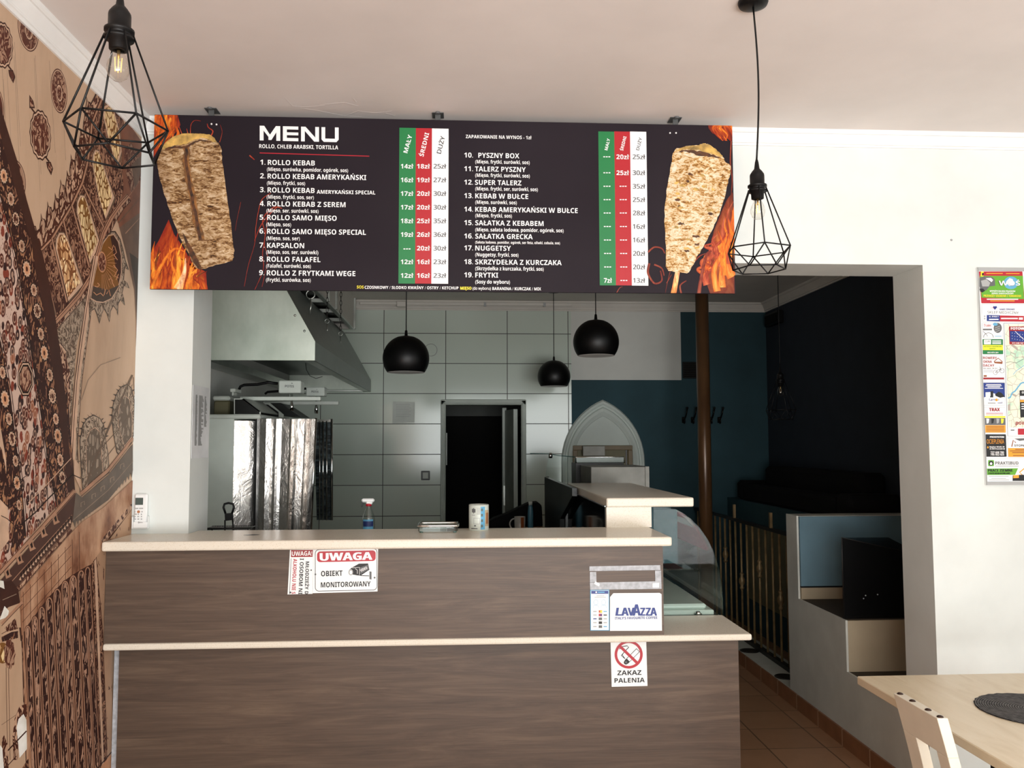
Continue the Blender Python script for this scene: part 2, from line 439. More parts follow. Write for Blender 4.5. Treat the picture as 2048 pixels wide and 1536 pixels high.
M['white_plastic'] = plain('white_sign_plastic', (240, 243, 243), .35, var=0)
M['ink'] = plain('black_ink', (14, 15, 20), .5, var=0)
M['ink_grey'] = plain('grey_ink', (96, 98, 100), .5, var=0)
M['ink_light'] = plain('pale_grey_ink', (168, 170, 170), .5, var=0)
M['white_ink'] = plain('white_ink', (246, 246, 246), .4, var=0)
M['red_ink'] = plain('red_ink', (178, 24, 44), .4, var=0)
M['dark_red_ink'] = plain('dark_red_ink', (150, 10, 22), .4, var=0)
M['blue_ink'] = plain('royal_blue_ink', (14, 46, 128), .4, var=0)
M['yellow_ink'] = plain('yellow_ink', (244, 226, 50), .4, var=0)
M['orange_ink'] = plain('orange_ink', (238, 160, 40), .4, var=0)
M['green_ink'] = plain('green_ink', (96, 168, 44), .4, var=0)
M['teal_ink'] = plain('sky_blue_ink', (96, 168, 206), .4, var=0)
M['brown_ink'] = plain('brown_ink', (140, 74, 30), .4, var=0)
M['tape'] = plain('grey_torn_tape', (176, 180, 186), .6, var=.12, vscale=50)
def _birch():
    t = NT('pale_birch_veneer'); t.pbr(.35, 0, .45); v = t.coord((5, 1.2, 1.2)); n = t.noise(v, 2.5, 5, .6, .6)
    t.color(t.ramp(n, [(.25, (206, 186, 154)), (.5, (222, 206, 178)), (.8, (232, 218, 194))])); return t.m
M['birch'] = _birch()
M['chair_wood'] = plain('white_painted_wood', (224, 217, 200), .4, var=.04, vscale=4)
M['rivet'] = plain('dark_bronze_stud', (58, 40, 32), .35, .5, var=0)
def _mat():
    t = NT('woven_charcoal_placemat'); t.pbr(.85, 0, .3)
    tc = t.node('ShaderNodeTexCoord'); ln = t.node('ShaderNodeVectorMath', operation='LENGTH'); t.link(tc.outputs['Object'], ln.inputs[0])
    s_ = t.math('SINE', t.math('MULTIPLY', ln.outputs['Value'], 820)); n = t.noise(t.coord(), 60, 3)
    h = t.math('ADD', t.math('MULTIPLY', s_, .28), n)
    t.color(t.ramp(h, [(.3, (42, 41, 42)), (.75, (104, 102, 102))])); t.bump(h, .6, .003); return t.m
M['placemat'] = _mat()
M['door_frame'] = plain('grey_green_door_frame', (176, 186, 176), .4)
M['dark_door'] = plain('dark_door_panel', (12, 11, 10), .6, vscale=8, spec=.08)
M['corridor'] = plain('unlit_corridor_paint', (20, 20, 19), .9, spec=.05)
M['arch'] = _wall('pale_grey_moulding', (208, 218, 212), .03)
M['oven'] = plain('brown_oven_frame', (120, 104, 76), .5)
M['switch_black'] = plain('black_switch_frame', (14, 14, 14), .3, var=0)
M['blue_bottle'] = plain('blue_plastic', (70, 116, 134), .35, var=0)
M['mug'] = plain('grey_glazed_mug', (170, 168, 160), .25, var=.03)
M['wood_board'] = plain('wooden_board', (140, 104, 66), .5)
M['dark_counter'] = plain('dark_counter_cladding', (24, 26, 26), .28, vscale=4)
M['mirror_dark'] = plain('dark_mirror_glass', (60, 70, 74), .06, .85, var=0)
M['reflection_pink'] = plain('pale_red_reflection', (176, 104, 108), .5, vscale=5)  # pink of the reflection painted into the display case
# ---------------------------------------------------------------- the room
XL, YF, YB = -1.46, 3.87, 4.15          # left wall, front and rear face of the dividing wall
OPL, OPR, OPT = -1.21, 2.18, 2.53       # the pass-through opening in it
ZC, ZK, YK = 3.166, 3.09, 8.35          # ceilings, kitchen rear wall
XKL, XKR = -1.68, 3.05
XR, YS = 4.1, -2.5                      # right wall and shop front, behind the camera
b = MB().box((XL - .4, YS - .2, -.12), (XR + .2, YK + 2.0, 0)); struct('floor', b, M['floor'])
b = MB().box((XL - .2, YS - .2, ZC), (XR + .2, YB, ZC + .12)); struct('ceiling', b, M['ceiling'])
b = MB().box((XKL - .2, YB, ZK), (XKR + .2, YK + .15, ZK + .12)); struct('ceiling_kitchen', b, M['dim_ceiling'])
b = MB().box((XL - .12, YS, 0), (XL, YF, ZC)); struct('wall_left', b, M['white_wall'])
b = MB(); b.box((XL - .22, YF, 0), (OPL, YB, ZC)); b.box((OPL, YF, OPT), (OPR, YB, ZC)); b.box((OPR, YF, 0), (XR, YB, ZC))
struct('wall_middle', b, M['white_wall'])
# right wall with a side window, shop front with a wide window and a door opening
b = MB(); w0, w1, z0, z1 = -.35, 1.75, 1.0, 2.7
b.box((XR, YS, 0), (XR + .12, w0, ZC)); b.box((XR, w1, 0), (XR + .12, YF, ZC)); b.box((XR, w0, 0), (XR + .12, w1, z0)); b.box((XR, w0, z1), (XR + .12, w1, ZC))
struct('wall_right', b, M['white_wall'])
b = MB(); sx0, sx1, sz0, sz1 = -1.1, 3.2, .12, 2.9
b.box((XL, YS - .12, 0), (sx0, YS, ZC)); b.box((sx1, YS - .12, 0), (XR, YS, ZC)); b.box((sx0, YS - .12, 0), (sx1, YS, sz0)); b.box((sx0, YS - .12, sz1), (sx1, YS, ZC))
struct('wall_shop_front', b, M['white_wall'])
def window_frame(name, pts, axis):
    f = MB(); (a0, a1, c0, c1) = pts
    for u0, u1, v0, v1 in ((a0, a1, c0, c0+.06), (a0, a1, c1-.06, c1), (a0, a0+.06, c0, c1), (a1-.06, a1, c0, c1), ((a0+a1)/2-.03, (a0+a1)/2+.03, c0, c1)):
        if axis == 'y': f.box((u0, YS - .09, v0), (u1, YS - .03, v1))
        else: f.box((XR + .03, u0, v0), (XR + .09, u1, v1))
    o = struct(name, f, M['white_plastic'])
window_frame('window_1', (sx0, sx1, sz0, sz1), 'y'); window_frame('window_2', (w0, w1, z0, z1), 'x')
# kitchen walls
dx0, dx1, dzt = -.165, .572, 2.065
b = MB(); TX = 1.074
b.box((XKL, YK, 0), (dx0, YK + .12, ZK), 0); b.box((dx0, YK, dzt), (dx1, YK + .12, ZK), 0); b.box((dx1, YK, 0), (TX, YK + .12, ZK), 0)
xg = atY(1362, 700, YK).x; zg = atY(1250, 760, YK).z
b.box((TX, YK, 0), (XKR, YK + .12, zg), 1); b.box((TX, YK, zg), (xg, YK + .12, ZK), 2); b.box((xg, YK, zg), (XKR, YK + .12, ZK), 1)
struct('wall_back', b, [M['tiles'], M['teal'], M['grey_upper']])
b = MB().box((XKL - .12, YB, 0), (XKL, YK, ZK)); struct('wall_kitchen_left', b, M['grey_upper'])
b = MB().box((XKR, YB, 0), (XKR + .12, YK, ZK)); struct('wall_kitchen_right', b, plain('night_blue_paint', (34, 42, 54), .8))
# corridor beyond the kitchen door
b = MB(); cy = YK + 1.5
b.box((dx0 - .35, YK + .12, 0), (dx0 - .25, cy, 2.5)); b.box((dx1 + .45, YK + .12, 0), (dx1 + .55, cy, 2.5)); b.box((dx0 - .35, cy, 0), (dx1 + .55, cy + .1, 2.5)); b.box((dx0 - .35, YK + .12, 2.5), (dx1 + .55, cy, 2.6))
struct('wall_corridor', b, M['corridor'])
b = MB(); f0 = .045
for x0, x1, z0, z1 in ((dx0 - .05, dx0, 0, dzt + .05), (dx1, dx1 + .05, 0, dzt + .05), (dx0 - .05, dx1 + .05, dzt, dzt + .055)):
    b.box((x0, YK - .022, z0), (x1, YK + .12, z1), bev=.008)
b.box((dx0 - .03, YK - .032, 0), (dx0 - .012, YK, dzt + .03), bev=.004); b.box((dx1 + .012, YK - .032, 0), (dx1 + .03, YK, dzt + .03), bev=.004); b.box((dx0 - .03, YK - .032, dzt + .012), (dx1 + .03, YK, dzt + .03), bev=.004)
struct('door_1', b, M['door_frame'])
# crown mouldings
def crown(name, p0, p1, inward, z, h, d, mat=None):
    """stepped moulding in the corner between wall and ceiling from p0 to p1"""
    prof = [(0, 0), (d, 0), (d, -.012), (d*.86, -.02), (d*.72, -.02), (d*.55, -h*.45), (d*.3, -h*.72), (d*.3, -h*.84), (d*.16, -h*.86), (d*.16, -h), (0, -h)]
    P0, P1, iw = Vector((*p0, z)), Vector((*p1, z)), Vector((*inward, 0))
    m = MB(); m.prism([P0 + iw*a + Vector((0, 0, c)) for a, c in prof], P1 - P0); struct(name, m, mat or M['crown'])
crown('trim_1', (XL, YS), (XL, YF), (1, 0), ZC, .085, .05)
crown('trim_2', (OPR - 1.2, YF), (XR, YF), (0, -1), ZC, .072, .045)
crown('trim_6', (XL, YF), (OPL + .1, YF), (0, -1), ZC, .072, .045)
crown('trim_3', (XKL, YK), (XKR, YK), (0, -1), ZK, .09, .07, M['dim_ceiling'])
crown('trim_4', (XKR, YB), (XKR, YK), (-1, 0), ZK, .09, .07, M['dim_ceiling'])
# skirting and the light ledge beside the aisle
b = MB().box((2.118, YF, 0), (2.13, YK, .092)); struct('baseboard_right', b, M['skirt'])
b = MB().box((2.13, 5.54, 0), (2.38, YK, .095)); struct('trim_5', b, M['grey_plaster'])
# ---------------------------------------------------------------- serving counter
UZ, LZ = 1.297, .883
t = thing('serving_counter', 'long two-tier serving counter clad in dark horizontal-grain walnut laminate', 'counter', (0, 3.7, 0))
build('upper_panel', MB().box((XL + .007, 3.602, LZ), (.848, 3.86, UZ - .039)), M['counter_wood'], t)
build('lower_panel', MB().box((-1.42, 3.68, 0), (1.19, 3.86, LZ - .027)), M['counter_wood'], t)
build('filler_strip', MB().box((XL + .007, 3.715, 0), (-1.421, 3.86, LZ - .027)), M['tape'], t)
build('rear_carcass', MB().box((OPL + .01, 3.861, 0), (.66, 4.02, UZ - .04)).box((.66, 3.861, 0), (1.185, 3.985, LZ - .03)), M['counter_wood'], t)
def top(name, x0, x1, y0, y1, z0, z1, label, cat, nx, ny, bev=.008):
    pts = [(x0, y0), (x1, y0), (x1, y1), (nx, y1), (nx, ny), (x0, ny)]
    o = build(name, MB().prism([(x, y, z0) for x, y in pts], (0, 0, z1 - z0)), M['stone'], org=((x0+x1)/2, (y0+y1)/2, z0), bevel=bev)
    return tag(o, label, cat)
top('countertop', XL + .007, .876, 3.55, 3.99, UZ - .039, UZ, 'long cream stone top of the upper counter with the tin can on it', 'countertop', OPL + .003, YF - .003)
top('counter_shelf', XL + .007, 1.222, 3.59, 4.0, LZ - .027, LZ, 'thin cream ledge along the middle of the counter above the no smoking sign', 'shelf', .663, 3.858)
t = thing('raised_shelf', 'short cream stone pass shelf raised on a block at the right end of the counter', 'shelf', (.88, 4.6, 1.39))
build('shelf_top', MB().box((.669, 3.955, 1.391), (1.082, 5.45, 1.434)), M['stone'], t, bevel=.007)
build('support_block', MB().box((.67, 3.965, UZ), (.882, 4.002, 1.391)), M['stone'], t)
# ---------------------------------------------------------------- curved glass display case
t = thing('display_case', 'refrigerated display case with curved glass front beside the right end of the counter', 'display case', (.93, 4.7, 0))
build('base_cabinet', MB().box((.665, 4.005, 0), (1.20, 5.42, .875)), M['dark_counter'], t)
prof = [atY(x, y, 4.0) for x, y in ((1302,1014),(1330,1014),(1352,1019),(1368,1027),(1385,1040),(1402,1058),(1417,1081),(1429,1106),(1438,1135),(1443,1165),(1446,1195),(1447,1228))]
prof = [(p.x, p.z) for p in prof]; prof[-1] = (prof[-1][0], .883)
zt = 1.386
end = [(.90, .883), (.90, zt)] + [(x, min(z, zt)) for x, z in prof[1:]]
g = MB().prism([(x, 4.004, z) for x, z in end], (0, .006, 0), 0, 1); build('end_glass', g, [M['glass_low'], M['glass_edge']], t)
cv = [(x, min(z, zt)) for x, z in prof[1:]]
g = MB()
for i in range(len(cv) - 1):
    (xa, za), (xb, zb) = cv[i], cv[i+1]; g.add([(xa, 4.012, za), (xb, 4.012, zb), (xb, 5.40, zb), (xa, 5.40, za)], [(0, 1, 2, 3)], 0, True)
build('front_glass', g, M['glass'], t)
g = MB().prism([(x, 5.40, z) for x, z in end], (0, .006, 0), 0, 1); build('far_end_glass', g, [M['glass'], M['glass_edge']], t)
build('rear_doors', MB().box((.668, 4.02, UZ - .02), (.676, 5.42, 1.388)).box((.668, 4.02, .88), (.676, 5.42, UZ - .02)), M['mirror_dark'], t)
build('deck_tray', MB().box((.70, 4.03, .876), (1.19, 5.38, .90), bev=.004).box((.72, 4.05, .90), (1.16, 4.62, .925), bev=.008), M['white_enamel'], t)
build('inner_shelf', MB().box((.70, 4.05, 1.085), (1.10, 5.38, 1.091)), M['glass'], t)
build('rack_rail', MB().prism([(.70, 4.05, 1.02), (.72, 4.05, 1.02), (1.12, 4.9, .93), (1.10, 4.9, .93)], (0, 0, .03)), M['steel'], t)
build('lamp_housing_and_dark_reflection', MB().box((.895, 4.03, 1.375), (.99, 5.38, 1.385)).box((.895, 4.03, 1.12), (1.02, 4.5, 1.374)), M['teal'], t)  # large teal block stands in for a dark reflection in the end glass
dk = MB()  # red, white and pink bands: a reflection painted behind the curved glass
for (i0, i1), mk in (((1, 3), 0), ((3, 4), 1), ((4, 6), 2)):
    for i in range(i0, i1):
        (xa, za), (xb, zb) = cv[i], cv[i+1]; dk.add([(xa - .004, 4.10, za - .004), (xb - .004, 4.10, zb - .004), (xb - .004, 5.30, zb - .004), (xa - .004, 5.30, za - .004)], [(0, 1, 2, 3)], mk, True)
build('painted_glass_reflection', dk, [M['red_ink'], M['white_ink'], M['reflection_pink']], t)
build('glass_clip', MB().tube([atY(1396, 1228, 4.02) + Vector((0, 0, k)) for k in (0, .014)], [.02, .008], 12), M['chrome'], t)
# ---------------------------------------------------------------- signs on the counter
def sheet(name, c4, Y, th, mats, label, cat, rnd=0, **kw):
    """a thin flat sign: corners given where the photograph shows them on plane Y"""
    P = [atY(x, y, Y) for x, y in c4]
    o = thing(name, label, cat, (P[0] + P[2]) / 2, **kw)
    build('backing', MB().prism(P, (0, th, 0)), mats, o)
    return o
class Face:
    """printed artwork on a plane Y = const"""
    def __init__(s, Y): s.Y = Y; s.m = MB(); s.mats = []; s.l = 0
    def mi(s, k):
        if k not in s.mats: s.mats.append(k)
        return s.mats.index(k)
    def P(s, x, y): return atY(x, y, s.Y)
    def poly(s, pts, mat, lift=.0006): s.m.flat([s.P(x, y) + Vector((0, -lift, 0)) for x, y in pts], (0, -1, 0), s.mi(mat)); return s
    def rect(s, x0, y0, x1, y1, mat, lift=.0006): return s.poly([(x0, y1), (x1, y1), (x1, y0), (x0, y0)], mat, lift)
    def stroke(s, pts, w, mat, lift=.0009, closed=False):
        P = [s.P(x, y) for x, y in pts]; q = s.P(pts[0][0] + 1, pts[0][1]); k = (q - P[0]).length * w / 2; n = len(P)
        L = []; R = []
        for i in range(n):
            a = P[i-1] if (i or closed) else P[i]; c = P[(i+1) % n] if (i < n-1 or closed) else P[i]
            d = (c - a).normalized(); e = Vector((d.z, 0, -d.x)) * k; L.append(P[i] + e + Vector((0, -lift, 0))); R.append(P[i] - e + Vector((0, -lift, 0)))
        for i in range(n if closed else n - 1):
            j = (i + 1) % n; s.m.flat([L[i], L[j], R[j], R[i]], (0, -1, 0), s.mi(mat))
        return s
    def text(s, txt, x0, y, x1, cap, mat, y1=None, bold=.012, lift=.0021, shear=0.0):
        S, E = s.P(x0, y), s.P(x1, y if y1 is None else y1)
        if y1 is None: E.z = S.z
        k = (s.P(x0 + 1, y) - S).length
        write(s.m, txt, S, E, cap * k, (0, -1, 0), s.mi(mat), bold, lift, shear); return s
    def ell(s, cx, cy, rx, ry, mat, lift=.0006, n=28, a0=0): return s.poly([(cx + rx*math.cos(2*math.pi*i/n + a0), cy + ry*math.sin(2*math.pi*i/n + a0)) for i in range(n)], mat, lift)
    def done(s, name, parent): return build(name, s.m, [M[k] for k in s.mats], parent)
def Z6(x, y): return (560 + x / 9.309, 1040 + y / 9.306)
# video monitoring notice
SY = 3.598
t = sheet('monitoring_sign', [Z6(608, 1362), Z6(1815, 1330), Z6(1826, 528), Z6(627, 550)], SY, .003, M['white_plastic'], 'white sign reading UWAGA OBIEKT MONITOROWANY with a camera drawing', 'sign')
f = Face(SY)
rr = lambda x0, y0, x1, y1, r, n=5: [(x0 + r - r*math.cos(a), y0 + r - r*math.sin(a)) for a in [math.pi/2*i/n for i in range(n+1)]] + [(x1 - r + r*math.sin(a), y0 + r - r*math.cos(a)) for a in [math.pi/2*i/n for i in range(n+1)]] + [(x1 - r + r*math.cos(a), y1 - r + r*math.sin(a)) for a in [math.pi/2*i/n for i in range(n+1)]] + [(x0 + r - r*math.sin(a), y1 - r + r*math.cos(a)) for a in [math.pi/2*i/n for i in range(n+1)]]
tilt = lambda pts: [Z6(x, y - .021*(x - 650)) for x, y in pts]
f.stroke(tilt(rr(657, 552, 1805, 1325, 70)), 1.3, 'ink_grey', closed=True)
f.poly(tilt(rr(690, 588, 1782, 786, 60))[::-1], 'red_ink')
f.text('UWAGA', *Z6(740, 757), Z6(1722, 0)[0], 15.2, 'white_ink', y1=Z6(0, 737)[1], bold=.05)
f.text('OBIEKT', *Z6(766, 1048), Z6(1165, 0)[0], 10.6, 'ink', y1=Z6(0, 1036)[1], bold=.03)
f.text('MONITOROWANY', *Z6(762, 1255), Z6(1688, 0)[0], 10.2, 'ink', y1=Z6(0, 1232)[1], bold=.03)
f.poly([Z6(*p) for p in ((1340, 885), (1470, 812), (1640, 808), (1665, 925), (1500, 1035), (1440, 1030), (1330, 1010), (1280, 960), (1290, 925))][::-1], 'ink')
f.poly([Z6(*p) for p in ((1490, 885), (1640, 830), (1655, 915), (1502, 1005))][::-1], 'ink_grey', .0009)
f.text('VIDEO', *Z6(1505, 965), Z6(1630, 0)[0], 5, 'white_ink', y1=Z6(0, 905)[1], bold=.02)
f.ell(*Z6(1318, 972), 4.6, 6.2, 'ink_light', .001); f.ell(*Z6(1320, 975), 2.6, 3.8, 'white_ink', .0013)
f.stroke([Z6(1345, 890), Z6(1480, 880), Z6(1480, 1020)], .8, 'white_ink', .0012); f.stroke([Z6(1400, 905), Z6(1440, 930), Z6(1440, 1000)], .8, 'white_ink', .0012)
f.stroke([Z6(1500, 1035), Z6(1660, 1040)], 1.4, 'ink'); f.poly([Z6(*p) for p in ((1665, 955), (1705, 962), (1705, 1110), (1665, 1100))][::-1], 'ink_grey')
f.ell(*Z6(660, 1010), 1.8, 1.8, 'ink_grey', .002); f.ell(*Z6(1762, 1072), 1.8, 1.8, 'ink_grey', .002)
f.done('lettering', t)
# cut-off alcohol notice
t = sheet('alcohol_sign', [Z6(140, 1386), Z6(605, 1374), Z6(625, 548), Z6(185, 560)], SY, .003, M['white_plastic'], 'narrow white notice with sideways text under a small red UWAGA! band', 'sign')
f = Face(SY)
f.poly([Z6(205, 692), Z6(608, 686), Z6(614, 556), Z6(207, 562)], 'dark_red_ink')
f.text('UWAGA!', *Z6(222, 668), Z6(598, 0)[0], 9.0, 'white_ink', y1=Z6(0, 660)[1], bold=.03)
f.text('MŁODZIEŻY D', *Z6(480, 772), Z6(462, 0)[0], 7.0, 'ink', y1=Z6(0, 1380)[1], bold=.03)
f.text('I OSOBOM NI', *Z6(375, 712), Z6(345, 0)[0], 7.6, 'ink', y1=Z6(0, 1380)[1], bold=.04)
f.text('ALKOHOLU NIE S', *Z6(252, 722), Z6(218, 0)[0], 7.4, 'red_ink', y1=Z6(0, 1372)[1], bold=.03)
f.stroke([Z6(208, 715), Z6(178, 1378)], 1, 'ink_grey'); f.ell(*Z6(582, 932), 1.4, 1.4, 'ink', .002); f.poly([Z6(178, 1365), Z6(205, 1365), Z6(205, 1332), Z6(180, 1332)], 'ink')
f.done('lettering', t)
def Z7(x, y): return (1120 + x / 3.84, 1000 + y / 3.84)
# torn tape frame left by an older sticker
t = thing('tape_frame', 'grey torn tape rectangle left on the counter front above the coffee sign', 'tape', atY(1250, 1157, SY))
for nm, q in (('top_strip', ((226, 546), (772, 538), (770, 500), (226, 510))), ('left_strip', ((230, 632), (280, 630), (278, 553), (230, 553))), ('right_strip', ((732, 626), (778, 626), (776, 542), (730, 542))), ('bottom_strip', ((232, 690), (780, 682), (778, 624), (230, 634)))):
    build(nm, MB().prism([atY(*Z7(*p), SY + .001) for p in q], (0, .003, 0)), M['tape'], t)
for q in (((262, 645), (300, 664), (306, 645), (272, 625)), ((712, 672), (762, 672), (762, 636), (712, 640))): build('paper_scrap', MB().prism([atY(*Z7(*p), SY) for p in q], (0, .003, 0)), M['white_paper'], t)
# payment sticker
t = sheet('payment_sticker', [Z7(233, 1003), Z7(380, 1003), Z7(378, 690), Z7(232, 692)], SY, .0025, M['teal_ink'], 'small upright card payment sticker with a blue header left of the coffee sign', 'sticker')
f = Face(SY); f.poly([Z7(238, 998), Z7(374, 998), Z7(373, 695), Z7(238, 697)], 'white_paper'); f.poly([Z7(240, 720), Z7(371, 720), Z7(371, 697), Z7(240, 698)], 'blue_ink', .001)
f.ell(*Z7(278, 708), 1.7, 1.7, 'white_ink', .0014); f.rect(*Z7(290, 704), *Z7(342, 712), 'teal_ink', .0014)
f.rect(*Z7(280, 733), *Z7(340, 737), 'ink_light', .001); f.rect(*Z7(265, 744), *Z7(352, 748), 'ink_light', .001)
for cx in (275, 335):
    f.stroke([Z7(cx + 17*math.cos(a), 785 + 20*math.sin(a)) for a in [i*.7 for i in range(9)]], .5, 'teal_ink', closed=True); f.stroke([Z7(cx - 22, 828), Z7(cx - 15, 808), Z7(cx + 15, 808), Z7(cx + 22, 828)], .5, 'teal_ink')
for j, y in enumerate((856, 883, 912, 942, 972)):
    for i, x in enumerate((268, 310, 347)):
        k = [['ink_light', 'orange_ink', 'teal_ink'], ['ink_light', 'red_ink', 'ink'], ['blue_ink', 'ink_grey', 'ink_light'], ['ink_light', 'ink', 'ink_light'], ['ink_light', 'ink_grey', 'teal_ink']][j][i]
        f.rect(*Z7(x - 13, y - (10 if i == 1 else 4)), *Z7(x + 13, y + (10 if i == 1 else 4)), k, .001)
    if j < 2: f.ell(*Z7(305, y), 1.8, 1.8, 'red_ink', .0014); f.ell(*Z7(315, y), 1.8, 1.8, 'yellow_ink' if j == 0 else 'blue_ink', .0017)
f.done('print', t)
# coffee sign
t = sheet('coffee_sign', [Z7(384, 1005), Z7(783, 1004), Z7(780, 724), Z7(766, 714), Z7(410, 716), Z7(385, 745)], SY, .004, M['white_plastic'], 'white panel with bold blue coffee lettering on the right of the counter front', 'sign')
f = Face(SY)
def heavy(txt, x0, x1, y, cap, sh=0.0): f.text(txt, *Z7(x0, y), Z7(x1, 0)[0], cap, 'blue_ink', bold=.055, shear=sh)
heavy('L', 424, 472, 888, 15.5, .15); heavy('A', 470, 528, 888, 15.5); heavy('V', 520, 572, 888, 15.5)
heavy('A', 556, 620, 888, 22); heavy('Z', 616, 655, 888, 15.5); heavy('Z', 658, 698, 888, 15.5); heavy('A', 692, 745, 888, 15.5)
f.text("ITALY'S FAVOURITE COFFEE", *Z7(421, 917), Z7(747, 0)[0], 4.9, 'blue_ink', bold=.025)
f.done('lettering', t)
# no smoking sign
SZ = 3.676
t = sheet('no_smoking_sign', [Z7(397, 1435), Z7(672, 1428), Z7(662, 1078), Z7(388, 1080)], SZ, .003, M['white_plastic'], 'white no smoking sign reading ZAKAZ PALENIA under the middle ledge', 'sign')
f = Face(SZ); cx, cy, R1, R2 = 527, 1186, 108, 88
n = 48; ri = [f.P(*Z7(cx + R2*math.cos(2*math.pi*i/n), cy + R2*math.sin(2*math.pi*i/n))) + Vector((0, -.0015, 0)) for i in range(n)]
ro = [f.P(*Z7(cx + R1*math.cos(2*math.pi*i/n), max(1081, cy + R1*math.sin(2*math.pi*i/n)))) + Vector((0, -.0015, 0)) for i in range(n)]
for i in range(n): f.m.quad(ri[i], ri[(i+1) % n], ro[(i+1) % n], ro[i], f.mi('red_ink'))
f.stroke([Z7(508, 1245), Z7(600, 1152)], 9.5, 'ink'); f.stroke([Z7(524, 1229), Z7(597, 1155)], 7.3, 'white_ink', .0011); f.ell(*Z7(506, 1247), 4.2, 4.2, 'ink', .0013)
f.ell(*Z7(507, 1246), 2.2, 2.2, 'ink_grey', .0015)
f.stroke([Z7(495, 1215), Z7(470, 1195), Z7(500, 1160), Z7(528, 1130), Z7(515, 1120), Z7(480, 1125), Z7(455, 1145)], 1.4, 'ink'); f.stroke([Z7(500, 1220), Z7(478, 1190), Z7(490, 1170)], 1.4, 'ink')
f.stroke([Z7(455, 1118), Z7(598, 1256)], 5.4, 'red_ink', .0019)
f.text('ZAKAZ', *Z7(440, 1345), Z7(625, 0)[0], 9.0, 'ink', bold=.035); f.text('PALENIA', *Z7(418, 1403), Z7(650, 0)[0], 8.8, 'ink', bold=.035)
f.done('lettering', t)
# ---------------------------------------------------------------- on the counter
c = atZ(958, 1062, UZ); r = .0455
t = thing('money_tin', 'white printed tin can with a banknote design standing on the upper counter', 'tin', (c.x, c.y + r, UZ))
P0 = Vector((c.x, c.y + r, UZ))
build('body', MB().lathe([(r*.96, 0), (r, .003), (r, .114), (r*.95, .116), (r*.94, .109), (.001, .109)], P0, 32), M['white_enamel'], t)
m = MB()
def onc(a0, a1, z0, z1, mi):
    k = 6; A = [a0 + (a1 - a0)*i/k for i in range(k+1)]; R = r + .0006
    for i in range(k): m.quad(*[P0 + Vector((R*math.sin(a), -R*math.cos(a), z)) for a, z in ((A[i], z0), (A[i+1], z0), (A[i+1], z1), (A[i], z1))], mi)
onc(.16, .62, .006, .108, 0); onc(-.75, -.35, .082, .098, 1); onc(-.6, -.5, .078, .102, 1); onc(-.75, -.4, .068, .072, 2)
for k in range(5): onc(-.22, .12, .098 - k*.006, .1005 - k*.006, 2)
for k in range(4): onc(.2, .4, .088 - k*.024, .1 - k*.024, 3)
onc(-.55, .1, .056, .058, 2); onc(-.55, -.5, .03, .058, 2); onc(-.55, .1, .03, .032, 2); onc(.05, .1, .03, .058, 2)
onc(-.85, -.15, .008, .012, 1); onc(-.5, -.3, .02, .026, 1); onc(.62, 1.2, .02, .092, 4); onc(.75, 1.2, .03, .08, 5)
build('print', m, [M['teal_ink'], M['ink_grey'], M['ink_light'], plain('green_grey_ink', (84, 96, 84), .5, var=0), plain('sand_ink', (186, 168, 136), .5, var=0), M['brown_ink']], t)
t = thing('change_tray', 'clear plastic money tray with rounded rim lying on the upper counter left of the tin', 'tray', atZ(876, 1064, UZ))
a, bq = atZ(836, 1066, UZ), atZ(916, 1066, UZ); y0, y1 = a.y, a.y + .15
pt = [(a.x + .012*(1-math.cos(0)), y0)]
def rrect(x0, y0, x1, y1, r, n=4):
    o = []
    for cx, cy, s in ((x1-r, y0+r, -.5), (x1-r, y1-r, 0), (x0+r, y1-r, .5), (x0+r, y0+r, 1)):
        for i in range(n+1): q = math.pi*(s + .5*i/n); o.append((cx + r*math.cos(q), cy + r*math.sin(q)))
    return o
P = rrect(a.x, y0, bq.x, y1, .02)
build('rim', MB().tube([(x, y, UZ + .03) for x, y in P], .006, 8, closed=True), M['chrome'], t)
g = MB()
for i in range(len(P)):
    (xa, ya), (xb, yb) = P[i], P[(i+1) % len(P)]; g.add([(xa, ya, UZ + .004), (xb, yb, UZ + .004), (xb, yb, UZ + .03), (xa, ya, UZ + .03)], [(0, 1, 2, 3)], 0, True)
g.poly([(x, y, UZ + .006) for x, y in P]); build('bowl', g, M['glass'], t)
for x in (a.x + .014, bq.x - .014): build('foot', MB().lathe([(.008, 0), (.008, .006)], (x, y0 + .014, UZ), 10), M['glass_edge'], t)
o = build('drink_spill', MB().poly([(atZ(503, 1070, UZ) + Vector((.035*math.cos(q), .02*math.sin(q), .0008))) for q in [2*math.pi*i/20 for i in range(20)]]), M['black_gloss'], org=atZ(503, 1070, UZ)); tag(o, 'small dark round mark on the upper counter in front of the kebab knife', 'mark')
# ---------------------------------------------------------------- menu board under the ceiling
BY = 3.72
CT = [atY(x, y, BY) for x, y in ((301, 578), (1470, 588), (1466, 249), (307, 231))]
bx0 = (CT[0].x + CT[3].x)/2; bx1 = (CT[1].x + CT[2].x)/2; bz0 = (CT[0].z + CT[1].z)/2; bz1 = (CT[2].z + CT[3].z)/2
t = thing('menu_board', 'long dark kebab shop menu board with price columns hung across the opening', 'menu board', ((bx0+bx1)/2, BY, bz0))
def _board():
    q = NT('printed_charcoal_board'); q.pbr(.5, 0, .12); v = q.coord()
    q.color(q.ramp(q.noise(v, .9, 3), [(.3, (32, 25, 32)), (.7, (44, 38, 44))])); return q.m
M['board'] = _board()
build('board_panel', MB().box((bx0, BY, bz0), (bx1, BY + .012, bz1)), M['board'], t, bevel=.002)
def B4(x, y): return (290 + x/4.0157, 220 + y/4.0157)
def B5(x, y): return (760 + x/4.043, 220 + y/4.043)
def B6(x, y): return (1150 + x/4.042, 220 + y/4.042)
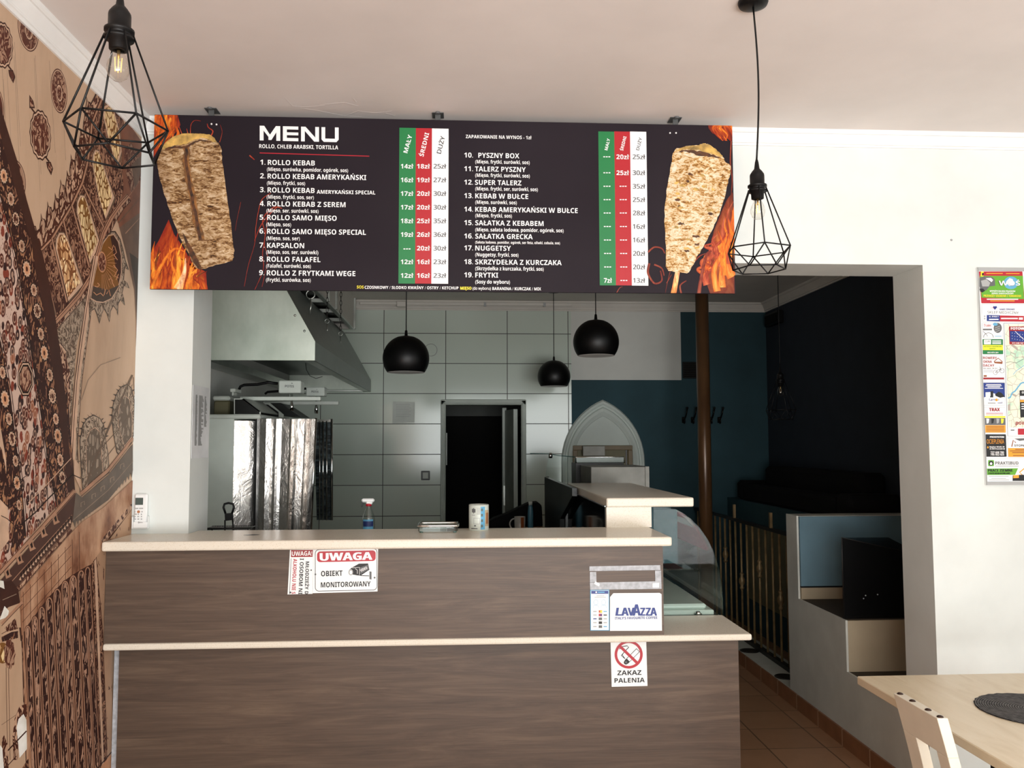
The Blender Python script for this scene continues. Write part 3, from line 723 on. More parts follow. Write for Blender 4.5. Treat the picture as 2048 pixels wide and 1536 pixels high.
M['price_green'] = plain('price_green', (20, 122, 64), .45, var=0); M['price_red'] = plain('price_red', (176, 18, 32), .45, var=0); M['price_white'] = plain('price_white', (240, 241, 243), .45, var=0)
# flames: tapering printed tongues with their colour stored per corner
class Flames:
    def __init__(s): s.v = []; s.f = []; s.c = []; s.l = 0
    def tongue(s, pts, w0, w1, cols, lift=.0004):
        n = 14; P = []
        # Catmull-Rom through pts
        pp = [pts[0]] + pts + [pts[-1]]
        for i in range(1, len(pp) - 2):
            for k in range(n):
                u = k/n; a, b_, c_, d = pp[i-1], pp[i], pp[i+1], pp[i+2]
                P.append(tuple(.5*((2*b_[j]) + (-a[j]+c_[j])*u + (2*a[j]-5*b_[j]+4*c_[j]-d[j])*u*u + (-a[j]+3*b_[j]-3*c_[j]+d[j])*u**3) for j in (0, 1)))
        P.append(pts[-1]); m = len(P); o = len(s.v)
        for i, (x, y) in enumerate(P):
            u = i/(m-1); a = P[max(i-1, 0)]; c = P[min(i+1, m-1)]; dx, dy = c[0]-a[0], c[1]-a[1]; l = math.hypot(dx, dy) or 1
            w = (w0*(1-u) + w1*u) * (math.sin(math.pi*min(1, u*1.0))**.5 if w1 == 0 and False else 1) * .5
            nx, ny = -dy/l*w, dx/l*w
            cc = lambda q: tuple(lin(cols[0])[j]*(1-q) + lin(cols[1])[j]*q for j in range(3))
            col_mid = tuple(lin(cols[1])[j]*(1-u) + lin(cols[2])[j]*u for j in range(3)); col_edge = tuple(lin(cols[0])[j]*(1-u) + lin(cols[2])[j]*u for j in range(3))
            for k, cl in ((-1, col_edge), (0, col_mid), (1, col_edge)):
                s.v.append(clampb(atY(x + nx*k, y + ny*k, BY)) + Vector((0, -lift - s.l, 0))); s.c.append(cl)
            if i:
                for k in (0, 1): s.f.append((o + 3*(i-1) + k, o + 3*(i-1) + k + 1, o + 3*i + k + 1, o + 3*i + k))
        s.l += .000012
    def blob(s, pts, cols, lift=.0002):
        o = len(s.v); cx = sum(p[0] for p in pts)/len(pts); cy = sum(p[1] for p in pts)/len(pts)
        for x, y in [(cx, cy)] + pts: s.v.append(clampb(atY(x, y, BY)) + Vector((0, -lift - s.l, 0)))
        s.c += [lin(cols[1])] + [lin(cols[0])]*len(pts); n = len(pts)
        for i in range(n): s.f.append((o, o + 1 + i, o + 1 + (i+1) % n))
        s.l += .000012
    def done(s, name, parent):
        m = MB(); m.add(s.v, s.f); o = build(name, m, M['flame'], parent)
        ca = o.data.color_attributes.new('print', 'FLOAT_COLOR', 'POINT')
        for i, c in enumerate(s.c): ca.data[i].color = (*c, 1)
        return o
def clampb(p): return Vector((min(max(p.x, bx0 + .001), bx1 - .001), p.y, min(max(p.z, bz0 + .001), bz1 - .001)))
def _flame():
    q = NT('printed_flames'); q.pbr(.5, 0, .3); a = q.node('ShaderNodeAttribute', attribute_name='print'); v = q.coord((1, 1, .35))
    n = q.noise(v, 26, 5, .65, 2.2)
    f = q.ramp(n, [(.28, (90, 24, 12)), (.46, (226, 150, 110)), (.62, (255, 244, 222)), (.8, (255, 255, 235))])
    q.color(q.mix(.8, a.outputs['Color'], f, 'MULTIPLY')); return q.m
M['flame'] = _flame()
DK, RD, OR, YE, WH = (40, 18, 20), (150, 44, 22), (232, 128, 34), (255, 196, 74), (255, 246, 214)
rnd = random.Random(5)
fl = Flames()
fl.blob([B4(*p) for p in ((75, 40), (262, 40), (285, 120), (240, 190), (180, 220), (120, 290), (70, 380))], (RD, OR))
fl.blob([B4(*p) for p in ((36, 1440), (40, 1150), (110, 1050), (190, 880), (235, 1000), (300, 1090), (350, 1180), (420, 1290), (490, 1300), (500, 1440))], (RD, OR))
for i in range(46):
    x = rnd.uniform(20, 470); y = 1445; h = rnd.uniform(150, 560) * (1 - abs(x - 190)/420)
    if h < 60: continue
    k = rnd.uniform(-60, 60)
    fl.tongue([B4(x, y), B4(x + k*.5 + rnd.uniform(-30, 30), y - h*.35), B4(x + k + rnd.uniform(-30, 20), y - h*.7), B4(x + k + rnd.uniform(-10, 50), y - h)], rnd.uniform(6, 20), .6, rnd.choice([(OR, YE, OR), (RD, OR, RD), (OR, YE, YE), (OR, OR, DK)]))
fl.tongue([B4(265, 1440), B4(290, 1380), B4(318, 1300), B4(326, 1190)], 20, 1, (YE, WH, WH)); fl.tongue([B4(60, 1430), B4(120, 1270), B4(230, 1120), B4(320, 1140)], 10, 2, (OR, YE, OR))
for i in range(16):
    x = rnd.uniform(80, 255); fl.tongue([B4(x, 42), B4(x - rnd.uniform(-30, 40), 110), B4(x + rnd.uniform(-60, 40), 200), B4(max(70, x - rnd.uniform(30, 120)), 300)], rnd.uniform(4, 11), .6, rnd.choice([(OR, YE, RD), (RD, OR, OR), (OR, OR, DK)]))
for pts, w in (([(365, 190), (370, 120), (400, 85), (450, 90)], 1.6), ([(530, 210), (545, 170), (510, 140), (500, 110)], 3), ([(600, 260), (620, 180), (605, 120)], 1.2), ([(300, 200), (270, 120), (260, 60)], 2), ([(345, 190), (335, 150)], 2), ([(840, 365), (880, 400)], 3.2),
    ([(1010, 668), (940, 720), (910, 820), (890, 950), (880, 1080), (830, 1250), (798, 1418)], 1.6), ([(1100, 790), (1040, 780), (975, 830), (945, 900), (965, 1000), (945, 1150), (950, 1280), (882, 1445)], 2.2), ([(985, 820), (975, 950), (960, 1080), (985, 1180), (960, 1330), (940, 1420)], 1.4), ([(770, 740), (740, 880), (725, 970)], .7), ([(1060, 780), (990, 850), (930, 930), (880, 1050)], 2.5)):
    sp_ = Flames(); sp_.l = fl.l; sp_.tongue([B4(*p) for p in pts], w, w*.5, ((120, 40, 30), (206, 96, 60), (150, 50, 36)), .0003); sp_.done('spark_print', t); fl.l = sp_.l
# right hand flames
fl.done('flame_print', t); l_ = fl.l; fl = Flames(); fl.l = l_
fl.blob([B6(*p) for p in ((1075, 118), (1275, 118), (1275, 250), (1180, 215), (1110, 190), (1080, 150))], ((110, 36, 22), (190, 84, 24)))
fl.blob([B6(*p) for p in ((1275, 665), (1290, 1490), (1090, 1490), (1030, 1300), (1090, 1120), (1120, 980), (1180, 830), (1230, 720))], ((120, 56, 34), (206, 120, 50)))
for i in range(30):
    u = rnd.random(); x = 1040 + 245*u; y0 = rnd.uniform(1100, 1490); h = rnd.uniform(180, 720)
    y1 = max(y0 - h, 700 + (1275 - x)*2.2)
    if y1 > y0 - 60: continue
    k = rnd.uniform(0, 60)
    fl.tongue([B6(x, y0), B6(x + rnd.uniform(-60, 50), y0 + (y1-y0)*.35), B6(x + k + rnd.uniform(-50, 50), y0 + (y1-y0)*.7), B6(min(1285, x + k), y1)], rnd.uniform(6, 24), .6, rnd.choice([(OR, YE, OR), (RD, OR, (190, 110, 90)), ((170, 70, 50), (222, 130, 90), RD), (OR, (255, 206, 110), OR)]))
for i in range(12):
    x = rnd.uniform(1100, 1275); fl.tongue([B6(x, 120), B6(x + rnd.uniform(-20, 30), 150), B6(x + rnd.uniform(0, 60), 200), B6(min(1278, x + rnd.uniform(20, 90)), 250)], rnd.uniform(4, 9), 1, rnd.choice([(RD, OR, RD), (OR, YE, OR)]))
for pts, w in (([(1262, 250), (1255, 420), (1270, 560), (1260, 700)], 3), ([(770, 1300), (745, 1400), (728, 1488)], 1.2), ([(590, 1150), (640, 1110), (700, 1120), (725, 1160)], 4), ([(600, 1240), (590, 1320), (640, 1400), (700, 1380), (690, 1300)], 5), ([(640, 1250), (700, 1280), (720, 1340)], 4), ([(1000, 1490), (1020, 1350), (1060, 1180), (1100, 1140)], 8), ([(860, 1490), (850, 1420), (900, 1380)], 4), ([(330, 1490), (360, 1440), (385, 1430)], 2), ([(960, 1230), (1010, 1180), (1060, 1160)], 3), ([(740, 1400), (780, 1330)], 2)):
    sp_ = Flames(); sp_.l = fl.l; sp_.tongue([B6(*p) for p in pts], w, w*.5, ((110, 50, 42), (170, 88, 66), (130, 60, 46)), .0003); sp_.done('spark_print', t); fl.l = sp_.l
fl.tongue([B6(795, 1488), B6(815, 1380), B6(828, 1310)], 11, 9, (OR, (255, 216, 120), (255, 240, 200)))
fl.done('flame_print', t)
# kebab pictures
def _meat(name, stops, vs, streak):
    q = NT(name); q.pbr(.55, 0, .3); v = q.coord(vs, (0, .18, 0)); n1 = q.noise(v, 9, 6, .72, 1.4); n2 = q.noise(v, 30, 4, .6, 1.5)
    n3 = q.noise(q.coord((3.2, 1, .8), (0, .18, 0)), 3.2, 3)
    c = q.ramp(q.math('ADD', q.math('MULTIPLY', n1, .55), q.math('MULTIPLY', n2, .45)), stops)
    q.color(q.mix(q.math('MULTIPLY', q.math('GREATER_THAN', n3, .0), q.math('MULTIPLY', n3, streak)), c, (110, 66, 24), 'MULTIPLY')); return q.m
M['meat_brown'] = _meat('printed_roast_meat', [(.36, (52, 28, 8)), (.44, (128, 86, 40)), (.51, (204, 168, 118)), (.6, (250, 228, 194))], (1.3, 1, 3.4), .8)
M['meat_pale'] = _meat('printed_chicken_meat', [(.38, (110, 60, 12)), (.455, (196, 146, 72)), (.51, (238, 212, 168)), (.6, (252, 240, 218))], (1.6, 1, 3.2), .35)
M['meat_cap'] = plain('printed_fat_cap', (176, 142, 74), .55, var=.35, vscale=22)
M['meat_band'] = plain('printed_meat_seam', (112, 74, 34), .6, var=.45, vscale=34)
M['char'] = plain('printed_char', (70, 40, 16), .6, var=.5, vscale=40)
def smooth(pts, n=5):
    o = []; m = len(pts)
    for i in range(m):
        a, b_, c_, d = pts[i-1], pts[i], pts[(i+1) % m], pts[(i+2) % m]
        for k in range(n):
            u = k/n; o.append(tuple(.5*((2*b_[j]) + (-a[j]+c_[j])*u + (2*a[j]-5*b_[j]+4*c_[j]-d[j])*u*u + (-a[j]+3*b_[j]-3*c_[j]+d[j])*u**3) for j in (0, 1)))
    return o
def jag(pts, amp, rr_): return [(x + rr_.uniform(-amp, amp), y + rr_.uniform(-amp, amp)) for x, y in pts]
f = Face(BY)
out = smooth([(150, 285), (250, 207), (380, 190), (520, 200), (572, 250), (610, 300), (622, 400), (650, 600), (682, 850), (715, 1100), (712, 1180), (690, 1215), (590, 1240), (530, 1262), (425, 1278), (362, 1180), (250, 950), (170, 720), (120, 540), (98, 430), (112, 340)])
f.poly([B4(*p) for p in jag(out, 4, rnd)][::-1], 'meat_brown', .0028)
f.poly([B4(*p) for p in jag(smooth([(150, 285), (250, 207), (380, 190), (520, 200), (572, 250), (560, 262), (480, 225), (400, 240), (330, 275), (250, 285), (190, 300), (150, 320)]), 4, rnd)][::-1], 'meat_cap', .003)
for w_, mk, lf in ((13, 'meat_band', .003), (6, 'char', .0032)):
    f.stroke([B4(x + rnd.uniform(-7, 7), y) for x, y in ((330, 300), (336, 340), (330, 390), (334, 430), (346, 480), (352, 530), (362, 580), (368, 640), (380, 700), (392, 760), (404, 820), (414, 880), (428, 940), (444, 1000), (452, 1050))], w_, mk, lf)
f.poly([B4(*p) for p in jag(smooth([(150, 320), (240, 290), (330, 290), (440, 240), (560, 270), (480, 252), (400, 268), (340, 305), (250, 310)]), 6, rnd)][::-1], 'char', .0032)
f.poly([B4(*p) for p in jag(smooth([(365, 1170), (425, 1275), (455, 1270), (400, 1150), (300, 980)]), 4, rnd)][::-1], 'char', .0031)
f.done('roast_meat_print', t)
f = Face(BY)
out = smooth([(800, 335), (880, 300), (1000, 285), (1040, 270), (1090, 290), (1140, 320), (1195, 385), (1215, 420), (1258, 455), (1250, 520), (1220, 650), (1180, 800), (1130, 920), (1050, 1080), (980, 1200), (920, 1310), (850, 1315), (740, 1285), (735, 1150), (722, 900), (735, 700), (770, 480)])
f.poly([B6(*p) for p in jag(out, 4, rnd)][::-1], 'meat_pale', .0028)
f.poly([B6(*p) for p in jag(smooth([(810, 330), (880, 300), (1000, 285), (1040, 272), (1090, 290), (1140, 320), (1190, 380), (1120, 360), (1000, 330), (900, 320)]), 5, rnd)][::-1], 'meat_cap', .003)
f.poly([B6(*p) for p in jag(smooth([(830, 345), (900, 322), (1000, 335), (1100, 360), (1180, 385), (1100, 382), (1000, 370), (900, 342)]), 6, rnd)][::-1], 'char', .0031)
for i in range(30):
    x, y = rnd.uniform(760, 1130), rnd.uniform(500, 1150)
    if x > 1240 - (y - 450)*.42: continue
    f.poly([B6(*p) for p in jag(smooth([(x, y), (x + rnd.uniform(10, 40), y - 6), (x + rnd.uniform(20, 60), y + 10), (x + 10, y + 14)]), 4, rnd)][::-1], rnd.choice(['meat_cap', 'meat_cap', 'char']), .003 + i*.00001)
f.done('chicken_meat_print', t)
# price columns
for nm, mk, (xa, xb, ya, yb), F in (('green', 'price_green', (153, 287, 145, 1404), B5), ('red', 'price_red', (287, 418, 148, 1404), B5), ('white', 'price_white', (418, 553, 151, 1405), B5), ('green', 'price_green', (194, 324, 175, 1418), B6), ('red', 'price_red', (324, 452, 175, 1418), B6), ('white', 'price_white', (452, 584, 176, 1420), B6)):
    a_ = atY(*F(xa, (ya+yb)/2), BY); c_ = atY(*F(xb, (ya+yb)/2), BY); zt_ = atY(*F((xa+xb)/2, ya), BY).z; zb_ = atY(*F((xa+xb)/2, yb), BY).z
    build('price_column', MB().box((a_.x, BY - .0012, zb_), (c_.x, BY, zt_)), M[mk], t)
# all the printed words
f = Face(BY)
f.poly([B4(922, 349), B4(1802, 375), B4(1802, 368), B4(922, 342)], 'red_ink', .0012)
W_ = 'white_ink'
def L(F, txt, x0, y, x1, cap, mat=W_, bold=.018, y1=None): f.text(txt, *F(x0, y), F(x1, y)[0], cap, mat, bold=bold, y1=None if y1 is None else F(0, y1)[1], lift=.0026)
def bigletter(F, quads, dy):
    for n_, q in enumerate(quads): f.poly([F(x, y + (x - 922)*.024) for x, y in q], W_, .0016 + n_*.00005)
def blk(q): return [(x, y) for x, y in q]
bigletter(B4, [
 [(922, 245), (953, 245), (953, 127), (922, 127)], [(1055, 245), (1087, 245), (1087, 127), (1055, 127)], [(922, 127), (992, 215), (992, 240), (1016, 240), (1016, 215), (958, 127)], [(1087, 127), (1052, 127), (992, 215), (992, 240), (1016, 240)],
 [(1108, 245), (1232, 245), (1232, 220), (1108, 220)], [(1108, 198), (1232, 198), (1232, 175), (1108, 175)], [(1108, 152), (1232, 152), (1232, 127), (1108, 127)], [(1108, 245), (1140, 245), (1140, 127), (1108, 127)],
 [(1254, 245), (1284, 245), (1284, 127), (1254, 127)], [(1368, 245), (1398, 245), (1398, 127), (1368, 127)], [(1254, 127), (1290, 127), (1398, 245), (1360, 245)],
 [(1418, 225), (1448, 225), (1448, 127), (1418, 127)], [(1526, 225), (1556, 225), (1556, 127), (1526, 127)], [(1418, 225), (1436, 245), (1538, 245), (1556, 225), (1556, 218), (1418, 218)]], 0)
L(B4, 'ROLLO, CHLEB ARABSKI, TORTILLA', 918, 307, 1552, 8.0)
for i, (nm, x0, x1, y, sub, sx, sx1, sy) in enumerate([
 ('ROLLO KEBAB', 987, 1365, 442, '(Mięso, surówka, pomidor, ogórek, sos)', 980, 1632, 491), ('ROLLO KEBAB AMERYKAŃSKI', 985, 1777, 552, '(Mięso, frytki, sos)', 980, 1287, 601),
 ('ROLLO KEBAB', 985, 1363, 663, '(Mięso, frytki, sos, ser)', 978, 1357, 713), ('ROLLO KEBAB Z SEREM', 983, 1611, 774, '(Mięso, ser, surówki, sos)', 976, 1395, 823),
 ('ROLLO SAMO MIĘSO', 982, 1540, 884, '(Mięso, sos)', 975, 1174, 934), ('ROLLO SAMO MIĘSO SPECIAL', 981, 1775, 995, '(Mięso, sos, ser)', 975, 1244, 1045),
 ('KAPSALON', 981, 1279, 1108, '(Mięso, sos, ser, surówki)', 974, 1393, 1156), ('ROLLO FALAFEL', 980, 1410, 1219, '(Falafel, surówki, sos)', 974, 1333, 1267), ('ROLLO Z FRYTKAMI WEGE', 979, 1690, 1329, '(Frytki, surówka, sos)', 973, 1332, 1379)]):
    xn = 926 - i*1.1
    L(B4, '%d.' % (i+1), xn, y - 2, xn + 42, 10.4); L(B4, nm, x0, y, x1, 10.4); L(B4, sub, sx, sy, sx1, 7.6)
L(B4, 'AMERYKAŃSKI SPECIAL', 1380, 673, 1850, 7.6)
L(B4, 'SOS', 1702, 1434, 1757, 5.9, 'yellow_ink', .04)
f.text('CZOSNKOWY / SŁODKO KWAŚNY / OSTRY / KETCHUP', 729.4, 577.6, 917, 5.9, W_, bold=.035, lift=.0026)
f.text('MIĘSO', 920.5, 579.4, 943, 5.9, 'yellow_ink', bold=.045, lift=.0026); f.text('(do wyboru)', 945, 579.6, 981.6, 5.9, W_, lift=.0026); f.text('BARANINA / KURCZAK / MIX', 984.6, 580.2, 1082, 5.9, W_, bold=.035, lift=.0026)
L(B5, 'ZAPAKOWANIE NA WYNOS - 1zł', 694, 229, 1225, 6.9)
for i, (nm, x0, x1, y, sub, sx1, sy) in enumerate([
 ('PYSZNY BOX', 795, 1126, 387, '(Mięso, frytki, surówki, sos)', 1210, 433), ('TALERZ PYSZNY', 768, 1178, 497, '(Mięso, frytki, surówki, sos)', 1211, 542), ('SUPER TALERZ', 768, 1143, 606, '(Mięso, frytki, ser, surówki, sos)', 1276, 651),
 ('KEBAB W BUŁCE', 770, 1198, 715, '(Mięso, surówki, sos)', 1106, 760), ('KEBAB AMERYKAŃSKI W BUŁCE', 770, 1598, 824, '(Mięso, frytki, sos)', 1067, 868), ('SAŁATKA Z KEBABEM', 770, 1322, 933, '(Mięso, sałata lodowa, pomidor, ogórek, sos)', 1484, 982),
 ('SAŁATKA GRECKA', 770, 1234, 1041, '(Sałata lodowa, pomidor, ogórek, ser feta, oliwki, cebula, sos)', 1455, 1080), ('NUGGETSY', 770, 1058, 1137, '(Nuggetsy, frytki, sos)', 1120, 1184), ('SKRZYDEŁKA Z KURCZAKA', 770, 1468, 1249, '(Skrzydełka z kurczaka, frytki, sos)', 1324, 1296), ('FRYTKI', 770, 955, 1355, '(Sosy do wyboru)', 1051, 1404)]):
    L(B5, '%d.' % (i+10), 681, y - 2, 752, 9.9); L(B5, nm, x0, y, x1, 10.0); L(B5, sub, 770, sy, sx1, 7.3 if i != 6 else 5.2)
pr = [('14zł', '18zł', '25zł'), ('16zł', '19zł', '27zł'), ('17zł', '20zł', '30zł'), ('17zł', '20zł', '30zł'), ('18zł', '25zł', '35zł'), ('19zł', '26zł', '36zł'), ('---', '20zł', '30zł'), ('12zł', '16zł', '23zł'), ('12zł', '16zł', '23zł')]
D_ = 'ink'
def dash(F, x0, x1, y, mat):
    w = (x1 - x0)*.26
    for k in range(3): xx = x0 + (x1 - x0 - w)*k/2; f.rect(*F(xx, y - 4), *F(xx + w, y + 4), mat, .0026)
for i, row in enumerate(pr):
    y = 474 + i*110.4
    for (x0, x1, mk, bd), v in zip(((168, 270, W_, .03), (299, 404, W_, .03), (433, 537, D_, .006)), row):
        if v == '---': dash(B5, 190, 247, y - 12, W_)
        else: L(B5, v, x0, y, x1, 9.2, mk, bd)
pr = [('---', '20zł', '25zł'), ('---', '25zł', '30zł'), ('---', '---', '35zł'), ('---', '---', '25zł'), ('---', '---', '28zł'), ('---', '---', '16zł'), ('---', '---', '16zł'), ('---', '---', '20zł'), ('---', '---', '20zł'), ('7zł', '---', '13zł')]
for i, (row, y) in enumerate(zip(pr, (398, 527, 636, 744, 852, 961, 1070, 1179, 1288, 1397))):
    o = i*.9
    for (x0, x1, mk, bd), v in zip(((228, 284, W_, .03), (334, 436, W_, .03), (465, 568, D_, .006)), row):
        if v == '---': dash(B6, (228 if x0 < 300 else 358) + o, (284 if x0 < 300 else 414) + o, y - 18, W_)
        else: L(B6, v, x0 + (o*.6), y, (x1 if v != '7zł' else 298), 9.2, mk, bd)
def slant(F, txt, S, E, cap, mk, bd): f.text(txt, *F(*S), F(*E)[0], cap, mk, y1=F(*E)[1], bold=bd, lift=.0026)
slant(B5, 'MAŁY', (222, 352), (262, 208), 8.6, W_, .03); slant(B5, 'ŚREDNI', (352, 380), (398, 190), 8.6, W_, .03); slant(B5, 'DUŻY', (492, 357), (526, 218), 8.6, D_, .006)
slant(B6, 'MAŁY', (262, 329), (284, 236), 6.2, W_, .03); slant(B6, 'ŚREDNI', (388, 332), (416, 218), 6.2, W_, .03); slant(B6, 'DUŻY', (517, 329), (542, 228), 6.2, D_, .006)
f.done('lettering', t)
# brackets that hold the board to the ceiling, with their rivets
for px, py, dots in ((425, 224, ((423, 248), (433, 249))), (876, 238, ((871, 259), (883, 259))), (1349, 245, ((1340, 266), (1352, 266)))):
    c = atY(px, py, BY + .03)
    k = MB().box((c.x - .026, BY - .005, ZC - .004), (c.x + .026, BY + .06, ZC - .001)).box((c.x - .012, BY + .013, bz1 - .05), (c.x + .012, BY + .016, ZC - .003))
    br = build('ceiling_bracket', k, M['zinc'], t)
    build('screw', MB().lathe([(.009, -.006), (.011, 0)], (c.x, BY - .012, ZC - .004), 10), M['ink_grey'], br)
    for d in dots: q = atY(*d, BY); build('rivet', MB().sphere(q, .0042, 8, 6), M['white_ink'], t)
# ---------------------------------------------------------------- pendant lamps
def cage_lamp(label, top, drop, rot, bend=0.0, lit=True):
    """wire cage pendant; top = ceiling point, drop = cord length down to the socket"""
    t = thing('cage_pendant_lamp', label, 'pendant lamp', top, 'wire cage pendant lamps')
    T = Vector(top); S = T - Vector((0, 0, drop))
    build('canopy', MB().lathe([(.001, 0), (.049, 0), (.05, -.006), (.046, -.016), (.03, -.021), (.006, -.022)], T, 28), M['black_matte'], t)
    pts = [T + Vector((bend*math.sin(math.pi*u), 0, -.02 - (drop - .03)*u)) for u in [i/14 for i in range(15)]]
    build('cord', MB().tube(pts, .0032, 8), M['black_matte'], t)
    sk = build('socket', MB().lathe([(.003, .012), (.006, .0), (.009, -.022), (.016, -.03), (.0225, -.04), (.0235, -.046), (.0235, -.075), (.031, -.077), (.031, -.083), (.025, -.085), (.025, -.092), (.031, -.094), (.031, -.099), (.021, -.101), (.020, -.122), (.015, -.124)], S, 24), M['black_matte'], t)
    c = MB(); zc = -.088; R1, Z1, R2, Z2 = .104, -.292, .084, -.358; w = .0023
    U = [S + Vector((R1*math.cos(rot + math.pi/3*i), R1*math.sin(rot + math.pi/3*i), Z1)) for i in range(6)]
    D = [S + Vector((R2*math.cos(rot + math.pi/3*(i + .5)), R2*math.sin(rot + math.pi/3*(i + .5)), Z2)) for i in range(6)]
    A = [S + Vector((.029*math.cos(rot + math.pi/3*i), .029*math.sin(rot + math.pi/3*i), zc)) for i in range(6)]
    for i in range(6):
        j = (i + 1) % 6
        for p, q in ((A[i], U[i]), (U[i], U[j]), (U[i], D[i]), (U[j], D[i]), (D[i], D[j])): c.tube([p, q], w, 6)
    for p in U + D: c.sphere(p, w*1.15, 6, 4)
    build('wire_cage', c, M['black_matte'], t)
    bz = -.124
    bu = build('bulb', MB().lathe([(.012, bz), (.0135, bz - .008), (.02, bz - .022), (.0235, bz - .036), (.0235, bz - .046), (.019, bz - .058), (.01, bz - .066), (.001, bz - .068)], S, 20), M['bulb'], t)
    fm = MB()
    for k in range(4):
        a = math.pi/2*k + .4; x, y = .007*math.cos(a), .007*math.sin(a)
        fm.tube([S + Vector((x, y, bz - .015)), S + Vector((x*.8, y*.8, bz - .047))], .0011, 5)
    build('filament', fm, M['filament' if lit else 'filament_off'], bu)
    build('lamp_foot', MB().lathe([(.004, bz), (.003, bz - .016), (.001, bz - .02)], S, 8), M['brass'], bu)
    return t
c = atZ(1506, 2, ZC); sk = atY(1512, 325, c.y)
cage_lamp('black wire cage pendant on a long cord at the right end of the menu board', (c.x, c.y, ZC), ZC - sk.z, .36, .012)
p = atY(240, 18, 1.84)
cage_lamp('black wire cage pendant hanging nearest, before the mural wall at the left', (p.x, 1.84, ZC), ZC - p.z - .03, .22)
p = atY(1560, 738, 5.9)
cage_lamp('small looking wire cage pendant in the dark back room, seen against the night-blue wall', (p.x, 5.9, ZK), ZK - p.z, .5, 0, False)
def ball_lamp(label, px, y0, Y, r=.15):
    c = atY(px, y0, Y)
    t = thing('ball_pendant_lamp', label, 'pendant lamp', (c.x, Y, ZK), 'black ball pendants in the kitchen'); C = Vector((c.x, Y, c.z))
    build('canopy', MB().lathe([(.001, 0), (.05, 0), (.05, -.02), (.006, -.025)], (c.x, Y, ZK), 20), M['black_matte'], t)
    build('cord', MB().tube([(c.x, Y, ZK - .02), (c.x, Y, c.z + r + .02)], .0032, 8), M['black_matte'], t)
    build('cord_grip', MB().lathe([(.004, r + .035), (.008, r + .03), (.011, r - .002), (.02, r - .006)], C, 12), M['black_matte'], t)
    cut = -.60; pr = [(r*math.sin(a), r*math.cos(a)) for a in [math.acos(1 - (1 - cut)*i/22) for i in range(23)]]; pr[0] = (.002, r)
    build('shade', MB().lathe(pr, C, 40), M['black_ball'], t)
    build('shade_lining', MB().lathe([(a*.985, z - .001) for a, z in pr[6:]], C, 40), M['white_inner'], t)
    build('bulb', MB().sphere(C + Vector((0, 0, .02)), .035, 14, 10), M['white_inner'], t)
ball_lamp('left large black ball pendant hanging over the kitchen near the kebab grills', 812, 717, 5.5)
ball_lamp('right large black ball pendant hanging in front of the pale grey wall patch', 1192, 684, 5.5)
ball_lamp('smallest looking black ball pendant hanging furthest back by the kitchen door', 1108, 753, 7.7)
# ---------------------------------------------------------------- extractor hood and its casing
hx, hz, hx2, hz2, HY0, HY1 = -.889, 2.19, -1.148, 2.765, 5.15, 8.28
t = thing('extractor_hood', 'large stained steel extractor hood over the kebab grills', 'extractor hood', (-1.3, 6.7, hz))
k = .004
prof = [(XKL + .01, hz), (hx, hz), (hx, hz + .115), (hx2, hz2), (XKL + .01, hz2)]
for nm, y in (('front_panel', HY0), ('rear_panel', HY1)):
    build(nm, MB().prism([(x, y, z) for x, z in prof], (0, .012, 0)), M['hood'], t)
sd = MB()
for (xa, za), (xb, zb) in zip(prof[1:3], prof[2:4]): sd.prism([(xa, HY0 + .012, za), (xb, HY0 + .012, zb), (xb - .012, HY0 + .012, zb), (xa - .012, HY0 + .012, za)], (0, HY1 - HY0 - .012, 0))
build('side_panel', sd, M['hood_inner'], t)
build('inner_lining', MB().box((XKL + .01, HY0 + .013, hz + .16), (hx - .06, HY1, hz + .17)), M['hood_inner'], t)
build('gutter', MB().box((hx - .07, HY0 + .013, hz), (hx - .013, HY1, hz + .012)).box((XKL + .01, HY1 - .07, hz), (hx - .01, HY1 - .001, hz + .012)).box((XKL + .012, HY0 + .013, hz), (XKL + .15, HY1, hz + .05)), M['steel'], t)
build('loose_wire', MB().tube([atY(x, y, 5.7) for x, y in ((611, 726), (613, 740), (620, 752), (632, 757), (645, 753))], .0022, 6), M['black_matte'], t)
for px, py in ((590, 631), (609, 662)): build('rivet', MB().sphere(atY(px, py, HY0), .008, 10, 6), M['steel'], t)
t = thing('ceiling_casing', 'boxed grey casing with a slatted dark underside above the extractor hood', 'casing', (-1.35, 6.7, 2.79))
sx = -1.05
build('side_board', MB().box((sx - .015, HY0, 2.79), (sx, 8.2, ZK - .001)).box((XKL + .01, 8.185, 2.79), (sx, 8.2, ZK - .001)), M['dim_ceiling'], t)
build('underside', MB().box((XKL + .01, HY0, 2.84), (sx - .016, 8.18, 2.85)), M['grill_black'], t)
for i in range(6):
    y = 5.6 + i*.52; build('slat', MB().box((XKL + .01, y, 2.792), (sx - .016, y + .035, 2.82)), M['grease_white'], t)
build('bottom_rail', MB().box((sx - .03, HY0, 2.785), (sx + .004, 8.2, 2.8)), M['steel'], t)
for px in (664, 680, 712):
    y = {664: 6.6, 680: 7.0, 712: 8.19}[px]; x = sx + .008
    build('upright_rail', MB().box((x - .006, y - .02, 2.79), (x + .012, y + .02, ZK - .002)), M['steel'], t)
